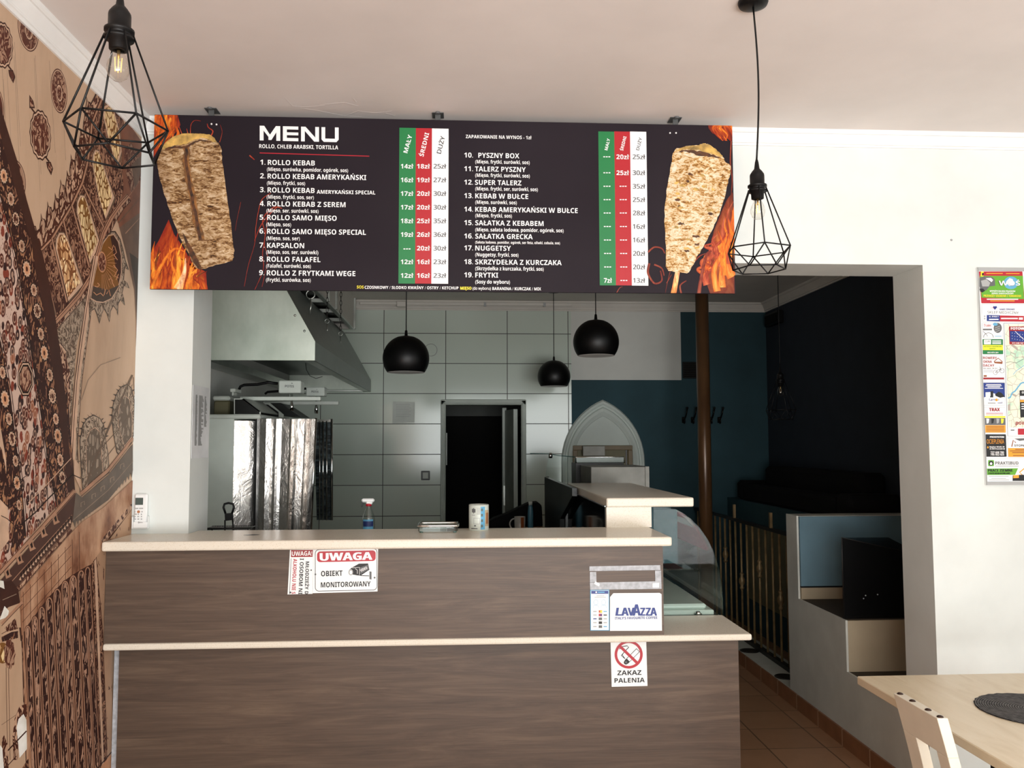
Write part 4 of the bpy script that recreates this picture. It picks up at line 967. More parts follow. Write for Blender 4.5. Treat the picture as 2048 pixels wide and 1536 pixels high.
def chain(px, y0, y1, Y, label, big):
    p0, p1 = atY(px, y0, Y), atY(px, y1, Y)
    t = thing('hood_chain', label, 'chain', (p1.x, Y, ZK), 'chains above the hood')
    n = max(3, int((ZK - p1.z - .05)/.034)); lk = MB(); L = (ZK - p1.z - .04)/n
    for i in range(n):
        c = Vector((p1.x, Y, ZK - L*(i + .5))); q = [2*math.pi*j/10 for j in range(10)]; a = i % 2
        lk.tube([c + Vector(((.008*math.cos(w)) * (1-a), (.008*math.cos(w)) * a, L*.62*math.sin(w))) for w in q], .0024, 5, closed=True)
    build('links', lk, M['rail_dark'], t)
    c = Vector((p1.x, Y, p1.z + .01)); r = .028 if big else .016
    build('eye_bolt', MB().tube([c + Vector((r*math.cos(w), 0, r*math.sin(w))) for w in [2*math.pi*j/14 for j in range(14)]], .004, 6, closed=True).tube([c - Vector((0, 0, r)), c - Vector((-.004, 0, r + .05)), c - Vector((.004, 0, r + .1))], .005, 6), M['steel'], t)
chain(621, 585, 592, 5.55, 'nearest hood chain ending in a large ring bolt', True)
chain(654, 585, 645, 6.45, 'middle hood chain with a small hook, between two others', False)
chain(681, 585, 670, 7.1, 'furthest hood chain, by the end of the casing', False)
# ---------------------------------------------------------------- kebab grills
o = build('kitchen_worktop', MB().box((XKL + .005, 4.56, 0), (-.80, 6.75, 1.02), bev=.004), M['steel'], org=(-1.2, 6, 0)); tag(o, 'steel worktop along the left kitchen wall under the kebab grills', 'worktop')
WTZ = 1.02
ART = []
def pan(c4, Y, th): return MB().prism([atY(x, y, Y) for x, y in c4], (0, th, 0))
def V(p): return Vector(p)
t = thing('kebab_grill', 'front kebab grill with foil-wrapped splash guard and white enamel side', 'kebab grill', (-1.4, 5.4, WTZ), 'kebab grills')
Y1 = 5.22; pt = lambda x, y, Y=Y1: atY(x, y, Y)
zt = pt(440, 838).z; xa, xb, xc = -1.66, pt(466, 950).x, pt(513, 950).x
build('side_panel', MB().box((xa, Y1, WTZ), (xb, Y1 + .62, zt)), M['white_enamel'], t)
build('foil_side', MB().prism([(xb + .001, Y1 + .002, WTZ), (xc - .013, Y1 + .06, WTZ), (xc - .013, Y1 + .6, WTZ), (xb + .001, Y1 + .6, WTZ)], (0, 0, zt - .01 - WTZ)), M['foil'], t)
build('edge_profile', MB().box((xc - .012, Y1 - .004, WTZ), (xc, Y1 + .6, zt)), M['grill_black'], t)
build('top_deck', MB().box((xa, Y1 - .012, zt), (pt(521, 835).x, Y1 + .62, zt + .028), bev=.006), M['grease_white'], t)
hp = [pt(x, y, Y1 + .03) for x, y in ((468, 829), (521, 829), (521, 823), (487, 797), (468, 797))]
build('canopy_frame', MB().prism(hp, (0, .01, 0)), M['grease_white'], t)
hp2 = [pt(x, y, Y1 + .03) + Vector((0, -.003, 0)) for x, y in ((470, 828), (519, 828), (519, 824), (486, 799), (470, 799))]
build('canopy_side', MB().prism(hp2, (0, .004, 0)), M['grill_black'], t)
build('canopy_slope', MB().prism([hp[2], hp[3], hp[3] + V((-.01, 0, -.004)), hp[2] + V((-.01, 0, -.004))], (0, .5, 0)), M['grease_white'], t)
# foil covered splash wing: a pleated sheet
def wing(name, mat, x0t, x1t, yt, x0b, x1b, yb, Y, folds, parent, deep=.03):
    m = MB(); n = len(folds) - 1; top = []; bot = []
    for i, (u, d) in enumerate(folds):
        a = atY(x0t + (x1t - x0t)*u, yt, Y); b_ = atY(x0b + (x1b - x0b)*u, yb, Y); top.append(a + V((0, -d*deep, 0))); bot.append(b_ + V((0, -d*deep, 0)))
    for i in range(n):
        for (P, Q) in ((0, 0),): m.quad(bot[i], bot[i+1], top[i+1], top[i], 0)
        m.quad(bot[i+1] + V((0, .012, 0)), bot[i] + V((0, .012, 0)), top[i] + V((0, .012, 0)), top[i+1] + V((0, .012, 0)), 0); m.quad(top[i], top[i+1], top[i+1] + V((0, .012, 0)), top[i] + V((0, .012, 0)), 0)
    return build(name, m, mat, parent)
FO = [(0, 0), (.12, .1), (.155, .9), (.24, .8), (.26, .1), (.31, .15), (.33, .85), (.37, .6), (.42, .5), (.56, .55), (.6, .95), (.63, .1), (.66, .9), (.7, .55), (.82, .5), (.86, .95), (.88, .1), (.92, .7), (.95, 1), (1, .6)]
wing('splash_guard', M['foil'], 517, 631, 838, 512, 619, 1090, Y1 + .02, FO, t)
build('guard_edge', MB().tube([pt(632, 836, Y1 + .03), pt(620, 1090, Y1 + .03)], .008, 6), M['chrome'], t)
for i in range(5):
    y = Y1 + .06 + i*.1; build('burner', MB().box((xc + .0, y, WTZ + .1), (xc + .05, y + .08, zt - .06)), M['mesh'], t)
ay = 5.5; a0, a1 = atY(480, 797, ay), atY(641, 798, ay)
arm = build('arm', MB().box((a0.x, ay, a0.z - .012), (a1.x, ay + .035, a0.z + .012), bev=.003), M['white_enamel'], t)
m0, m1 = atY(557, 786, ay - .03), atY(602, 761, ay - .03)
mo = build('motor', MB().box((m0.x, ay - .03, m0.z), (m1.x, ay + .09, m1.z), bev=.005), M['white_enamel'], t)
f = Face(ay - .031); f.text('POTIS', 570, 774.5, 588, 4.6, 'ink_grey', bold=.03, y1=775); f.poly([(582, 767), (586, 767.4), (585, 766), (583, 765.6)], 'ink_grey'); f.done('lettering', mo)
sp = atY(582.5, 786, ay); sb = atY(580, 821, ay)
build('spindle', MB().tube([(sp.x, ay + .02, sp.z), (sp.x, ay + .02, sb.z + .05), (sp.x, ay + .02, sb.z + .03), (sp.x, ay + .02, sb.z)], [.008, .008, .0135, .0125], 12), M['chrome'], t)
build('power_cable', MB().tube([atY(x, y, 5.55) for x, y in ((478, 779), (481, 773), (488, 770), (515, 769), (535, 765), (556, 767))], .009, 8), M['black_matte'], t)
build('valve_box', MB().box(atY(460, 784, 5.4), atY(483, 780, 5.55), bev=.003).box(atY(464, 791, 5.42), atY(474, 784, 5.5)), M['grease_white'], t)
t2 = thing('kebab_grill', 'rear kebab grill with dark burner mesh guard, half hidden behind the foil-wrapped one', 'kebab grill', (-1.4, 6.3, WTZ), 'kebab grills')
Y2 = 6.1
build('side_panel', MB().box((xa, Y2, WTZ), (xc, Y2 + .62, zt)), M['white_enamel'], t2)
build('canopy_frame', MB().prism([atY(x, y, Y2 + .02) for x, y in ((510, 835), (567, 835), (567, 829), (540, 806), (515, 806))], (0, .01, 0)), M['grease_white'], t2)
build('canopy_side', MB().prism([atY(x, y, Y2 + .015) for x, y in ((510, 834), (557, 834), (557, 824), (536, 809), (515, 809))], (0, .004, 0)), M['grill_black'], t2)
build('canopy_slope', MB().prism([atY(x, y, Y2 + .03) for x, y in ((567, 832), (540, 806), (560, 806), (600, 833))], (0, .4, 0)), M['grill_black'], t2)
q = lambda x, y: atY(x, y, Y2 + .02)
build('splash_guard', MB().prism([q(633.5, 1040), q(664, 1040), q(665, 840), q(628, 840)], (0, .012, 0)), M['mesh'], t2)
for x, r in ((640, .004), (646.5, .006), (654, .006), (664, .009)): build('guard_bar', MB().tube([q(x, 842 if x < 660 else 838) + V((0, -.01, 0)), q(x, 1040) + V((0, -.01, 0))], r, 6), M['chrome'], t2)
build('guard_top_rail', MB().box(q(634, 842) + V((0, -.012, -.008)), q(666, 840) + V((0, .012, .004))), M['chrome'], t2)
ay = 6.4; a0, a1 = atY(608, 806, ay), atY(677, 806, ay)
build('arm', MB().box((a0.x - .3, ay, a0.z - .013), (a1.x, ay + .035, a0.z + .013), bev=.003), M['grease_white'], t2)
m0, m1 = atY(612, 792, ay - .03), atY(649, 774, ay - .03)
mo = build('motor', MB().box((m0.x, ay - .03, m0.z), (m1.x, ay + .09, m1.z), bev=.005), M['white_enamel'], t2)
f = Face(ay - .031); f.text('POTIS', 623, 785, 637, 3.8, 'ink_grey', bold=.03, y1=785.6); f.poly([(632, 779.4), (635, 779.7), (634, 778.4)], 'ink_grey'); f.done('lettering', mo)
sp = atY(632, 792, ay); sb = atY(630, 827, ay)
build('spindle', MB().tube([(sp.x, ay + .02, sp.z), (sp.x, ay + .02, sb.z + .06), (sp.x, ay + .02, sb.z + .04), (sp.x, ay + .02, sb.z)], [.008, .008, .0135, .0125], 12), M['chrome'], t2)
build('power_cable', MB().tube([atY(x, y, 6.5) for x, y in ((530, 788), (535, 784), (560, 782), (600, 779), (612, 777))], .009, 8), M['black_matte'], t2)
p = atY(444, 829, 5.45); o = thing('plastic_crate', 'olive plastic tub with pale lid standing on top of the front grill', 'tub', (p.x, 5.5, zt + .029)); zc = zt + .029
a, c = atY(427, 829, 5.4), atY(459, 801, 5.4); build('body', MB().box((a.x, 5.4, zc), (c.x, 5.6, c.z), bev=.008), M['oil_box'], o); build('lid', MB().box((a.x - .005, 5.39, c.z), (c.x + .005, 5.61, c.z + .028), bev=.008), M['grease_white'], o)
# ---------------------------------------------------------------- small things behind the counter
o = build('staff_shelf', MB().box((OPL + .03, 4.152, 1.12), (.64, 4.50, 1.15)).box((OPL + .03, 4.152, 0), (OPL + .06, 4.50, 1.12)).box((.61, 4.152, 0), (.64, 4.50, 1.12)), M['dark_counter'], org=(-.3, 4.3, 0)); tag(o, 'dark staff work surface just behind the upper counter', 'work surface')
p = atY(737, 1058, 4.3); B0 = Vector((p.x, 4.3, 1.15)); zs = atY(737, 997, 4.3).z
t = thing('spray_bottle', 'clear spray cleaner bottle with white trigger head behind the counter', 'spray bottle', B0); h = zs - 1.15
build('bottle', MB().lathe([(.030, 0), (.031, .01), (.031, h*.62), (.027, h*.70), (.016, h*.8), (.012, h*.86), (.012, h*.88)], B0, 20), M['glass'], t)
build('cleaner_liquid', MB().lathe([(.027, .006), (.028, h*.3), (.001, h*.301)], B0, 20), plain('pale_cleaner', (150, 190, 190), .2, var=0, **{'Alpha': .5}), t)
lb = MB(); A = [-.9 + 1.8*i/8 for i in range(9)]
for i in range(8):
    P = lambda a, z: B0 + Vector((.0316*math.sin(a), -.0316*math.cos(a), z))
    lb.quad(P(A[i], h*.3), P(A[i+1], h*.3), P(A[i+1], h*.62), P(A[i], h*.62), 0); lb.quad(*[q_ + Vector((0, -.0004, 0)) for q_ in (P(A[i], h*.48), P(A[i+1], h*.50), P(A[i+1], h*.60), P(A[i], h*.58))], 1)
build('label_wrap', lb, [M['teal_ink'], plain('navy_label', (34, 48, 104), .4, var=0)], t)
build('collar', MB().lathe([(.0145, h*.86), (.0145, h*.905), (.010, h*.91)], B0, 16), M['red_ink'], t)
build('trigger_head', MB().box(B0 + V((-.035, -.011, h*.93)), B0 + V((.028, .011, h)), bev=.006).box(B0 + V((-.012, -.011, h*.89)), B0 + V((.018, .011, h*.95)), bev=.004), M['white_plastic'], t)
build('trigger', MB().prism([B0 + V(p_) for p_ in ((-.034, -.005, h*.94), (-.024, -.005, h*.94), (-.026, -.005, h*.9), (-.034, -.005, h*.84), (-.038, -.005, h*.85))], (0, .01, 0)), M['ink'], t)
# black handled kebab knife in a rack on the work surface
t = thing('kebab_utensil', 'black looped utensil standing upright in a rack by the left end of the counter', 'utensil', atY(458, 1058, 4.3))
U = lambda x, y, d=0: atY(x, y, 4.3) + V((0, d, 0))
build('loop_handle', MB().tube([U(*p_) for p_ in ((451, 1027), (447, 1015), (449, 1008), (457, 1006), (466, 1008), (468, 1015), (464, 1027))], .0055, 8), M['black_matte'], t)
build('shaft', MB().prism([U(x, y) for x, y in ((450, 1042), (466, 1040), (465, 1026), (449, 1027))], (0, .012, 0)), M['black_matte'], t)
for xs in (((450, 1040), (450, 1070)), ((465, 1038), (468, 1070))): build('prong', MB().tube([U(*xs[0]), U(*xs[1])], .004, 6), M['black_matte'], t)
rk = MB(); a, c = U(415, 1056), U(502, 1056); z = a.z
for i in range(19): x = a.x + (c.x - a.x)*i/18; rk.tube([(x, 4.24, z), (x, 4.38, z)], .0022, 5)
for y in (4.24, 4.38): rk.tube([(a.x, y, z), (c.x, y, z)], .0035, 6); rk.tube([(a.x, y, z), (a.x, y, 1.15)], .0035, 6); rk.tube([(c.x, y, z), (c.x, y, 1.15)], .0035, 6)
o = build('wire_rack', rk, M['grill_black'], org=((a.x + c.x)/2, 4.3, 1.15)); tag(o, 'low black wire rack behind the left end of the counter', 'rack')
# ---------------------------------------------------------------- on and by the kitchen rear wall
t = thing('cable_trunking', 'thin white cable trunking under the moulding of the tiled wall', 'trunking', (0, YK - .07, 3.0))
z = atY(900, 601, YK - .02).z
build('channel', MB().box((-1.0, YK - .085, ZK - .05), (1.074, YK - .065, ZK - .025)), M['dim_ceiling'], t); c = atY(803, 601, YK - .08)
build('junction_box', MB().box((c.x - .045, YK - .12, ZK - .075), (c.x + .045, YK - .07, ZK - .02), bev=.006), M['dim_ceiling'], t)
for px in (970, 1089): c = atY(px, 602, YK - .08); build('clip', MB().box((c.x - .012, YK - .09, ZK - .06), (c.x + .012, YK - .07, ZK - .02)), M['ink_light'], t)
def paper(name, c4, Y, label, mat, lines, group=None):
    t = thing(name, label, 'notice', atY(*c4[0], Y)); P = [atY(x, y, Y) for x, y in c4]
    build('sheet', MB().prism([p_ + V((0, -.003, 0)) for p_ in P], (0, .002, 0)), mat, t)
    f = Face(Y - .0032)
    for x0, x1, y, w in lines: f.rect(x0, y - w/2, x1, y + w/2, 'ink_light')
    if lines: f.done('print', t)
    return t
paper('wall_notice', ((785, 847), (829, 845), (830, 804), (786, 803)), YK, 'white paper notice in a plastic sleeve on the tiles left of the door', M['grease_white'], [(792, 820 if k == 0 else 822 - 3*(k % 2), 809 + 3.4*k, .8) for k in range(8)])
t = thing('wall_socket', 'square black framed socket on the tiles left of the kitchen door', 'socket', atY(851, 951, YK)); c = atY(851, 951, YK)
build('frame', MB().box((c.x - .042, YK - .012, c.z - .045), (c.x + .042, YK, c.z + .045), bev=.004), M['switch_black'], t); build('insert', MB().box((c.x - .027, YK - .015, c.z - .03), (c.x + .027, YK - .011, c.z + .03), bev=.003), M['grease_white'], t)
c = atY(862, 700, YK); o = build('wall_ring', MB().tube([c + V((.06*math.cos(w), -.004, .06*math.sin(w))) for w in [2*math.pi*i/28 for i in range(28)]], .003, 5, closed=True), M['ink_light'], org=c); tag(o, 'faint ring mark on the tiles right of the left ball pendant', 'mark')
# inner doors of the corridor
t = thing('corridor_door', 'nearly black inner door standing in the corridor beyond the kitchen', 'door', (.1, YK + 1.2, 0))
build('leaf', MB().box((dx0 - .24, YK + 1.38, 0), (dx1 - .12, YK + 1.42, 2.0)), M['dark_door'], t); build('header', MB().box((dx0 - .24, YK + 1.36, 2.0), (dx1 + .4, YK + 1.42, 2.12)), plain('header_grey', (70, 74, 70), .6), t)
build('handle', MB().box((dx0 - .14, YK + 1.35, 1.02), (dx0 - .10, YK + 1.375, 1.2)), M['steel'], t)
t = thing('open_door', 'grey-green door leaf standing open edge-on at the right of the kitchen doorway', 'door', (.5, YK + .2, 0))
L0 = atY(1003, 815, YK + .5); L1 = atY(1026, 815, YK + .13)
x0, x1 = atY(1004, 900, YK + .55).x, atY(1013, 900, YK + .55).x
build('post', MB().box((x0, YK + .5, 0), (x1, YK + .58, 2.06), bev=.005), M['door_frame'], t); build('leaf', MB().prism([(x1, YK + .5, 0), (x1 + .09, YK + .14, 0), (x1 + .05, YK + .14, 0), (x1 - .02, YK + .5, 0)], (0, 0, 2.03)), M['door_frame'], t)
build('lock_plate', MB().box((x0 + .012, YK + .496, 1.05), (x1 - .012, YK + .5, 1.25)), M['steel'], t)
t = thing('light_strip', 'narrow pale strip on the inner left jamb of the kitchen doorway', 'strip', atY(889, 905, YK + .1)); a, c = atY(888.5, 930, YK + .1), atY(891.5, 866, YK + .1)
build('strip', MB().box((dx0, YK + .07, a.z), (dx0 + .012, YK + .11, c.z)), M['grease_white'], t)
# pointed arch surround
t = thing('arch_surround', 'pale pointed arch plaster surround around the oven niche on the teal wall', 'arch', (1.38, YK, 1.2))
def arch_pts(off):
    cx = 1.383; hw = .415 - off; zs = 1.50; zt = 2.118 - off*1.35
    c_off = ((zt - zs)**2 - hw**2) / (2*hw); R = hw + c_off; P = [(cx - hw, .95)]
    a1 = math.atan2(zt - zs, c_off)
    for i in range(13): a = a1*i/12; P.append((cx + c_off - R*math.cos(a), zs + R*math.sin(a)))
    P += [(2*cx - x, z) for x, z in P[:-1][::-1]]; return P
rings = [(0, .004), (.012, .03), (.03, .034), (.04, .022), (.052, .022), (.062, .04), (.085, .044), (.105, .028), (.118, .02), (.125, .004)]
m = MB(); R_ = [[Vector((x, YK - d, z)) for x, z in arch_pts(o_)] for o_, d in rings]
for A_, B_ in zip(R_, R_[1:]):
    for i in range(len(A_) - 1): m.quad(A_[i], A_[i+1], B_[i+1], B_[i])
build('moulding', m, M['arch'], t)
build('back_panel', MB().prism([(x, YK - .012, z) for x, z in arch_pts(.12)], (0, .011, 0)), M['arch'], t)
t = thing('oven_niche', 'brown framed oven opening inside the pointed arch', 'oven', atY(1205, 920, YK)); N = lambda x, y, d=.02: atY(x, y, YK - d)
x0, x1, z1, z0 = N(1145, 892).x, N(1264, 892).x, N(1200, 891).z, 1.1
fr = MB(); w = .045
for a0, a1, c0, c1 in ((x0, x1, z1 - w, z1), (x0, x0 + w, z0, z1 - w), (x1 - w, x1, z0, z1 - w)): fr.box((a0, YK - .05, c0), (a1, YK - .013, c1), bev=.004)
build('frame', fr, M['oven'], t); build('mouth', MB().box((x0 + w, YK - .02, z0), (x1 - w, YK - .013, z1 - w)), M['cream_panel'], t); build('inner_edge', MB().box((x1 - w - .02, YK - .03, z0), (x1 - w - .008, YK - .02, z1 - w)), M['switch_black'], t)
a, c = N(1166, 912, .1), N(1210, 892, .1); o = thing('steel_box', 'steel wall box in front of the oven frame in the arch', 'box', (a.x, YK - .1, a.z))
build('housing', MB().box((a.x, YK - .10, a.z), (c.x, YK - .051, c.z), bev=.003), M['dull_steel'], o)
# ---------------------------------------------------------------- salad counter with glass guard, beyond the pass shelf
t = thing('salad_counter', 'tall dark salad counter with steel topping unit in front of the arch', 'counter', (.95, 6.2, 0))
build('body', MB().box((.66, 5.5, 0), (1.2, 6.56, 1.36)), M['dark_counter'], t)
build('side_panel', MB().prism([(.63, 4.9, 1.385), (.63, 4.9, 1.43), (.63, 6.56, 1.43), (.63, 6.56, 0), (.63, 5.52, 0), (.63, 5.52, 1.2)], (.028, 0, 0)), M['dark_counter'], t)
a, c = atY(1182, 975, 5.7), atY(1297, 933, 5.7); e = atY(1290, 933, 5.7)
build('steel_box', MB().box((a.x, 5.7, 1.36), (c.x, 6.2, c.z), bev=.004), M['dull_steel'], t); build('end_strip', MB().box((e.x, 5.69, 1.36), (c.x + .002, 5.70, c.z)), M['dull_steel'], t)
a, c = atY(1152, 962, 6.25), atY(1248, 926, 6.25); d = atY(1248, 914, 6.25)
build('rear_cabinet', MB().box((a.x, 6.25, 1.36), (c.x, 6.5, c.z)), M['grill_black'], t)
build('light_bar', MB().box((a.x, 6.24, c.z + .002), (d.x, 6.3, d.z), bev=.004), M['hood_inner'], t); build('light_bar_frame', MB().tube([(a.x, 6.24, c.z), (a.x, 6.24, d.z), (d.x, 6.24, d.z), (d.x, 6.24, c.z)], .004, 6), M['chrome'], t)
gl = [atY(x, y, 6.5) for x, y in ((1090, 964), (1144, 964), (1152, 912), (1122, 909), (1097, 907))]
build('glass_guard', MB().prism(gl, (0, .006, 0)), M['glass_low'], t)
build('guard_edge', MB().tube([atY(x, y, 6.49) for x, y in ((1060, 907), (1098, 907.5), (1115, 911), (1150, 914))], .0035, 6).tube([atY(x, y, 6.49) for x, y in ((1144, 962), (1151, 914))], .0025, 6), M['glass_edge'], t)
for x, y in ((1101, 911), (1095, 958)): build('glass_clamp', MB().lathe([(.014, -.02), (.016, 0), (.01, .02)], atY(x, y, 6.48), 10), M['chrome'], t)
# back bench with mug, bottle and board
o = build('back_bench', MB().box((.10, 6.0, 0), (.605, 6.55, 1.06)), M['dark_counter'], org=(.35, 6.3, 0)); tag(o, 'dark low bench left of the salad counter', 'bench'); BZ = 1.06
m = MB(); pr_ = [(.14, 0), (.16, .03), (.24, .075), (.33, .105), (.42, .15), (.5, .185), (.56, .19), (.59, .17), (.598, 0)]
m.prism([(x, 6.36, BZ + z) for x, z in pr_], (0, .18, 0)); o = build('dark_bag', m, M['black_fabric'], org=(.4, 6.45, BZ), bevel=.02); tag(o, 'slumped black bag on the bench behind the blue bottle', 'bag')
c = atY(1037, 1055, 6.12); t = thing('mug', 'pale mug with brown stripe standing on the dark bench', 'mug', (c.x, 6.12, BZ)); C = Vector((c.x + .01, 6.12, BZ)); mh = atY(1037, 1033, 6.12).z - BZ
build('body', MB().lathe([(.034, 0), (.038, .01), (.040, mh), (.037, mh), (.035, .012), (.001, .01)], C, 24), M['mug'], t)
build('handle', MB().tube([C + V((-.038 - .034*math.sin(a), 0, mh*.5 + mh*.36*math.cos(a))) for a in [math.pi*i/10 for i in range(11)]], .0055, 8), M['mug'], t)
m = MB()
for i in range(6):
    a0, a1 = .1 + i*.1, .2 + i*.1; P = lambda a, z: C + V((.0405*math.sin(a), -.0405*math.cos(a), z)); m.quad(P(a0, .012), P(a1, .012), P(a1, mh - .004), P(a0, mh - .004))
build('stripe', m, M['brown_ink'], t)
c = atY(1061, 1050, 6.2); t = thing('bottle', 'slim blue plastic bottle with pale cap beside the mug', 'bottle', (c.x, 6.2, BZ)); C = Vector((c.x, 6.2, BZ)); bh = atY(1061, 1003, 6.2).z - BZ
build('body', MB().lathe([(.018, 0), (.021, .006), (.021, bh*.6), (.016, bh*.82), (.013, bh*.88)], C, 18), M['blue_bottle'], t); build('cap', MB().lathe([(.014, bh*.87), (.015, bh), (.001, bh)], C, 16), M['grease_white'], t)
a, c = atY(1050, 1053, 6.1), atY(1092, 1053, 6.1); o = build('chopping_board', MB().box((a.x, 6.05, BZ), (c.x, 6.3, BZ + .018), bev=.005), M['wood_board'], org=((a.x + c.x)/2, 6.1, BZ)); tag(o, 'wooden board lying on the dark bench right of the mug', 'board')
# ---------------------------------------------------------------- stepped side wall, steps and back room
SX = 2.13
side = [(YF + .001, 0), (YF + .001, .42), (4.70, .42), (4.70, .70), (5.365, .70), (5.365, 1.222), (5.54, 1.222), (5.54, 0)]
struct('wall_steps', MB().prism([(SX, y, z) for y, z in side], (.012, 0, 0)).box((SX + .012, YF + .001, 0), (OPR - .001, YB, .42)), M['grey_plaster'])
t = thing('raised_steps', 'stepped grey platform with cream risers beside the aisle', 'steps', (2.6, 4.9, 0))
x0, x1 = SX + .0125, XKR - .001
build('lower_tread', MB().box((x0, YB + .001, 0), (x1, 4.70, .419)), M['tread'], t)
build('riser', MB().box((x0, 4.70, .419), (x1, 4.72, .698)), M['riser'], t)
build('upper_tread', MB().box((x0, 4.72, 0), (x1, 5.365, .699)), M['tread'], t)
c = atY(1640, 1171, 5.365).z
build('lower_riser_band', MB().box((x0, 5.345, .70), (x1, 5.365, c - .01)), M['riser'], t)
build('black_line', MB().box((x0, 5.35, c - .01), (x1, 5.365, c)), M['black_matte'], t)  # plain black line between the cream band and the blue parapet
build('parapet', MB().box((x0, 5.347, c), (x1, 5.365, 1.218)), M['blue_paint'], t)
build('parapet_core', MB().box((x0, 5.365, 0), (x1, 5.54, 1.221)), M['grey_plaster'], t)
o = build('platform', MB().box((2.62, 5.541, 0), (XKR - .001, YK - .001, 1.15)), M['teal'], org=(2.8, 7, 0)); tag(o, 'dark raised platform behind the railing that carries the sofa', 'platform')
# black cabinet on the upper tread
zA = atY(1683, 1075, 4.75).z; xA = atY(1685, 1150, 4.75).x; zB = atY(1800, 1101, 4.75).z
t = thing('black_cabinet', 'glossy black box with a sloping top edge standing on the cream step', 'box', (2.5, 5.0, .70))
xB = 2.62; zB = zA + (zB - zA) * (xB - xA)/(atY(1800, 1101, 4.75).x - xA)
kx = 5.15/4.75; zb_ = atY(1740, 1075, 5.15).z
F4 = [(xA, 4.75, .70), (xB, 4.75, .70), (xB, 4.75, zB), (xA, 4.75, zA)]; R4 = [(xA*kx, 5.15, .70), (xB, 5.15, .70), (xB, 5.15, zb_), (xA*kx, 5.15, zb_)]
build('body', MB().add(F4 + R4, [(0, 1, 2, 3), (7, 6, 5, 4), (0, 4, 5, 1), (1, 5, 6, 2), (2, 6, 7, 3), (3, 7, 4, 0)]), M['black_gloss'], t)
build('edge_strip', MB().tube([(xA, 4.747, .70), (xA, 4.747, zA), (xB, 4.747, zB)], .004, 6), M['rail_dark'], t)
for px, py in ((1731, 1191), (1727, 1197), (1755, 1189)): build('sticker_spot', MB().lathe([(.004, 0), (.004, .002)], (0, 0, 0), 8).xform(Matrix.Translation(atY(px, py, 4.749)) @ Matrix.Rotation(math.pi/2, 4, 'X')), M['ink_light'], t)
# sofa
t = thing('sofa', 'low black sofa on the raised platform against the night-blue wall', 'sofa', (2.75, 6.6, 1.15)); 
build('backrest', MB().box((2.84, 5.95, 1.15), (3.03, 7.9, 1.47), bev=.03), M['black_fabric'], t)
build('seat', MB().box((2.63, 5.95, 1.15), (2.84, 7.9, 1.30), bev=.025), M['black_fabric'], t)
for y in (5.72, 7.9): build('armrest', MB().box((2.64, y, 1.15), (3.03, y + .22, 1.33), bev=.03), M['black_fabric'], t)
# railing along the ledge
t = thing('railing', 'dark iron railing with brass coloured bars along the aisle ledge', 'railing', (2.28, 6.9, .095)); RX = 2.285
build('top_rail', MB().box((RX - .018, 5.56, 1.035), (RX + .018, 8.3, 1.058)), M['rail_dark'], t)
build('bottom_rail', MB().box((RX - .02, 5.56, .095), (RX + .02, 8.3, .125)), M['rail_dark'], t)
for i in range(19):
    y = 5.66 + .142*i; k = i % 3
    b_ = MB().tube([(RX, y, .12), (RX, y, 1.04)], .0095, 8)
    if k == 0: zc = .56; b_.lathe([(.0095, -.07), (.02, -.055), (.012, -.04), (.026, -.012), (.026, .012), (.012, .04), (.02, .055), (.0095, .07)], (RX, y, zc if i % 2 else .72), 10)
    build('bar', b_, M['rail_bar'], t)
for y in (6.25, 7.1): build('finial_post', MB().box((RX - .01, y - .012, 1.055), (RX + .01, y + .012, 1.17)), M['rail_bar'], t)
o = build('radiator_panel', MB().box((2.595, 6.35, .28), (2.618, 7.75, .95), bev=.006), M['cream_panel'], org=(2.6, 7, .3)); tag(o, 'olive cream panel behind the railing bars', 'panel')
for n, (px, py) in enumerate(((1496, 1302), (1570, 1354))):
    c = atZ(px, py, .095)
    t = thing('floor_spotlight', ('round dark floor light in the ledge, the further one beside the counter end', 'dark round floor light in the ledge at the foot of the grey side wall')[n], 'floor light', (2.20, c.y, .095), 'recessed ledge lights'); C = (2.20, c.y, .095)
    build('trim_ring', MB().lathe([(.072, .0), (.074, .004), (.058, .006)], C, 24), M['rail_dark'], t); build('lens', MB().lathe([(.058, .0), (.056, .0045), (.001, .005)], C, 24), M['switch_black'], t)
# pole
p = atY(1409, 900, 7.2); t = thing('brown_pole', 'tall brown lacquered steel pole standing by the railing', 'pole', (p.x, 7.2, 0))
build('shaft', MB().lathe([(.056, .001), (.056, ZK - .001)], (p.x, 7.2, 0), 24), M['pole'], t); build('floor_collar', MB().lathe([(.085, 0), (.085, .012), (.058, .02)], (p.x, 7.2, 0), 24), M['pole'], t)
# coat hooks
for n, px in enumerate((1367, 1385, 1421, 1438)):
    c = atY(px, 838, YK); t = thing('coat_hook', ('dark double coat hook, first from the left on the teal wall', 'dark double coat hook, second from the left, just left of the brown pole', 'dark double coat hook mostly hidden behind the brown pole', 'dark double coat hook, rightmost, clear of the brown pole')[n], 'coat hook', (c.x, YK, c.z), 'coat hooks on the teal wall')
    build('base', MB().box((c.x - .018, YK - .012, c.z - .04), (c.x + .018, YK, c.z + .02), bev=.004), M['hook_metal'], t)
    build('upper_hook', MB().tube([(c.x, YK - .01, c.z), (c.x + .005, YK - .05, c.z + .01), (c.x + .012, YK - .07, c.z + .05), (c.x + .016, YK - .085, c.z + .10)], [.008, .007, .007, .009], 8).sphere((c.x + .017, YK - .087, c.z + .106), .012, 10, 8), M['hook_metal'], t)
    build('lower_hook', MB().tube([(c.x, YK - .01, c.z - .02), (c.x - .002, YK - .035, c.z - .045), (c.x - .004, YK - .06, c.z - .04), (c.x - .008, YK - .07, c.z - .005)], .007, 8), M['hook_metal'], t)
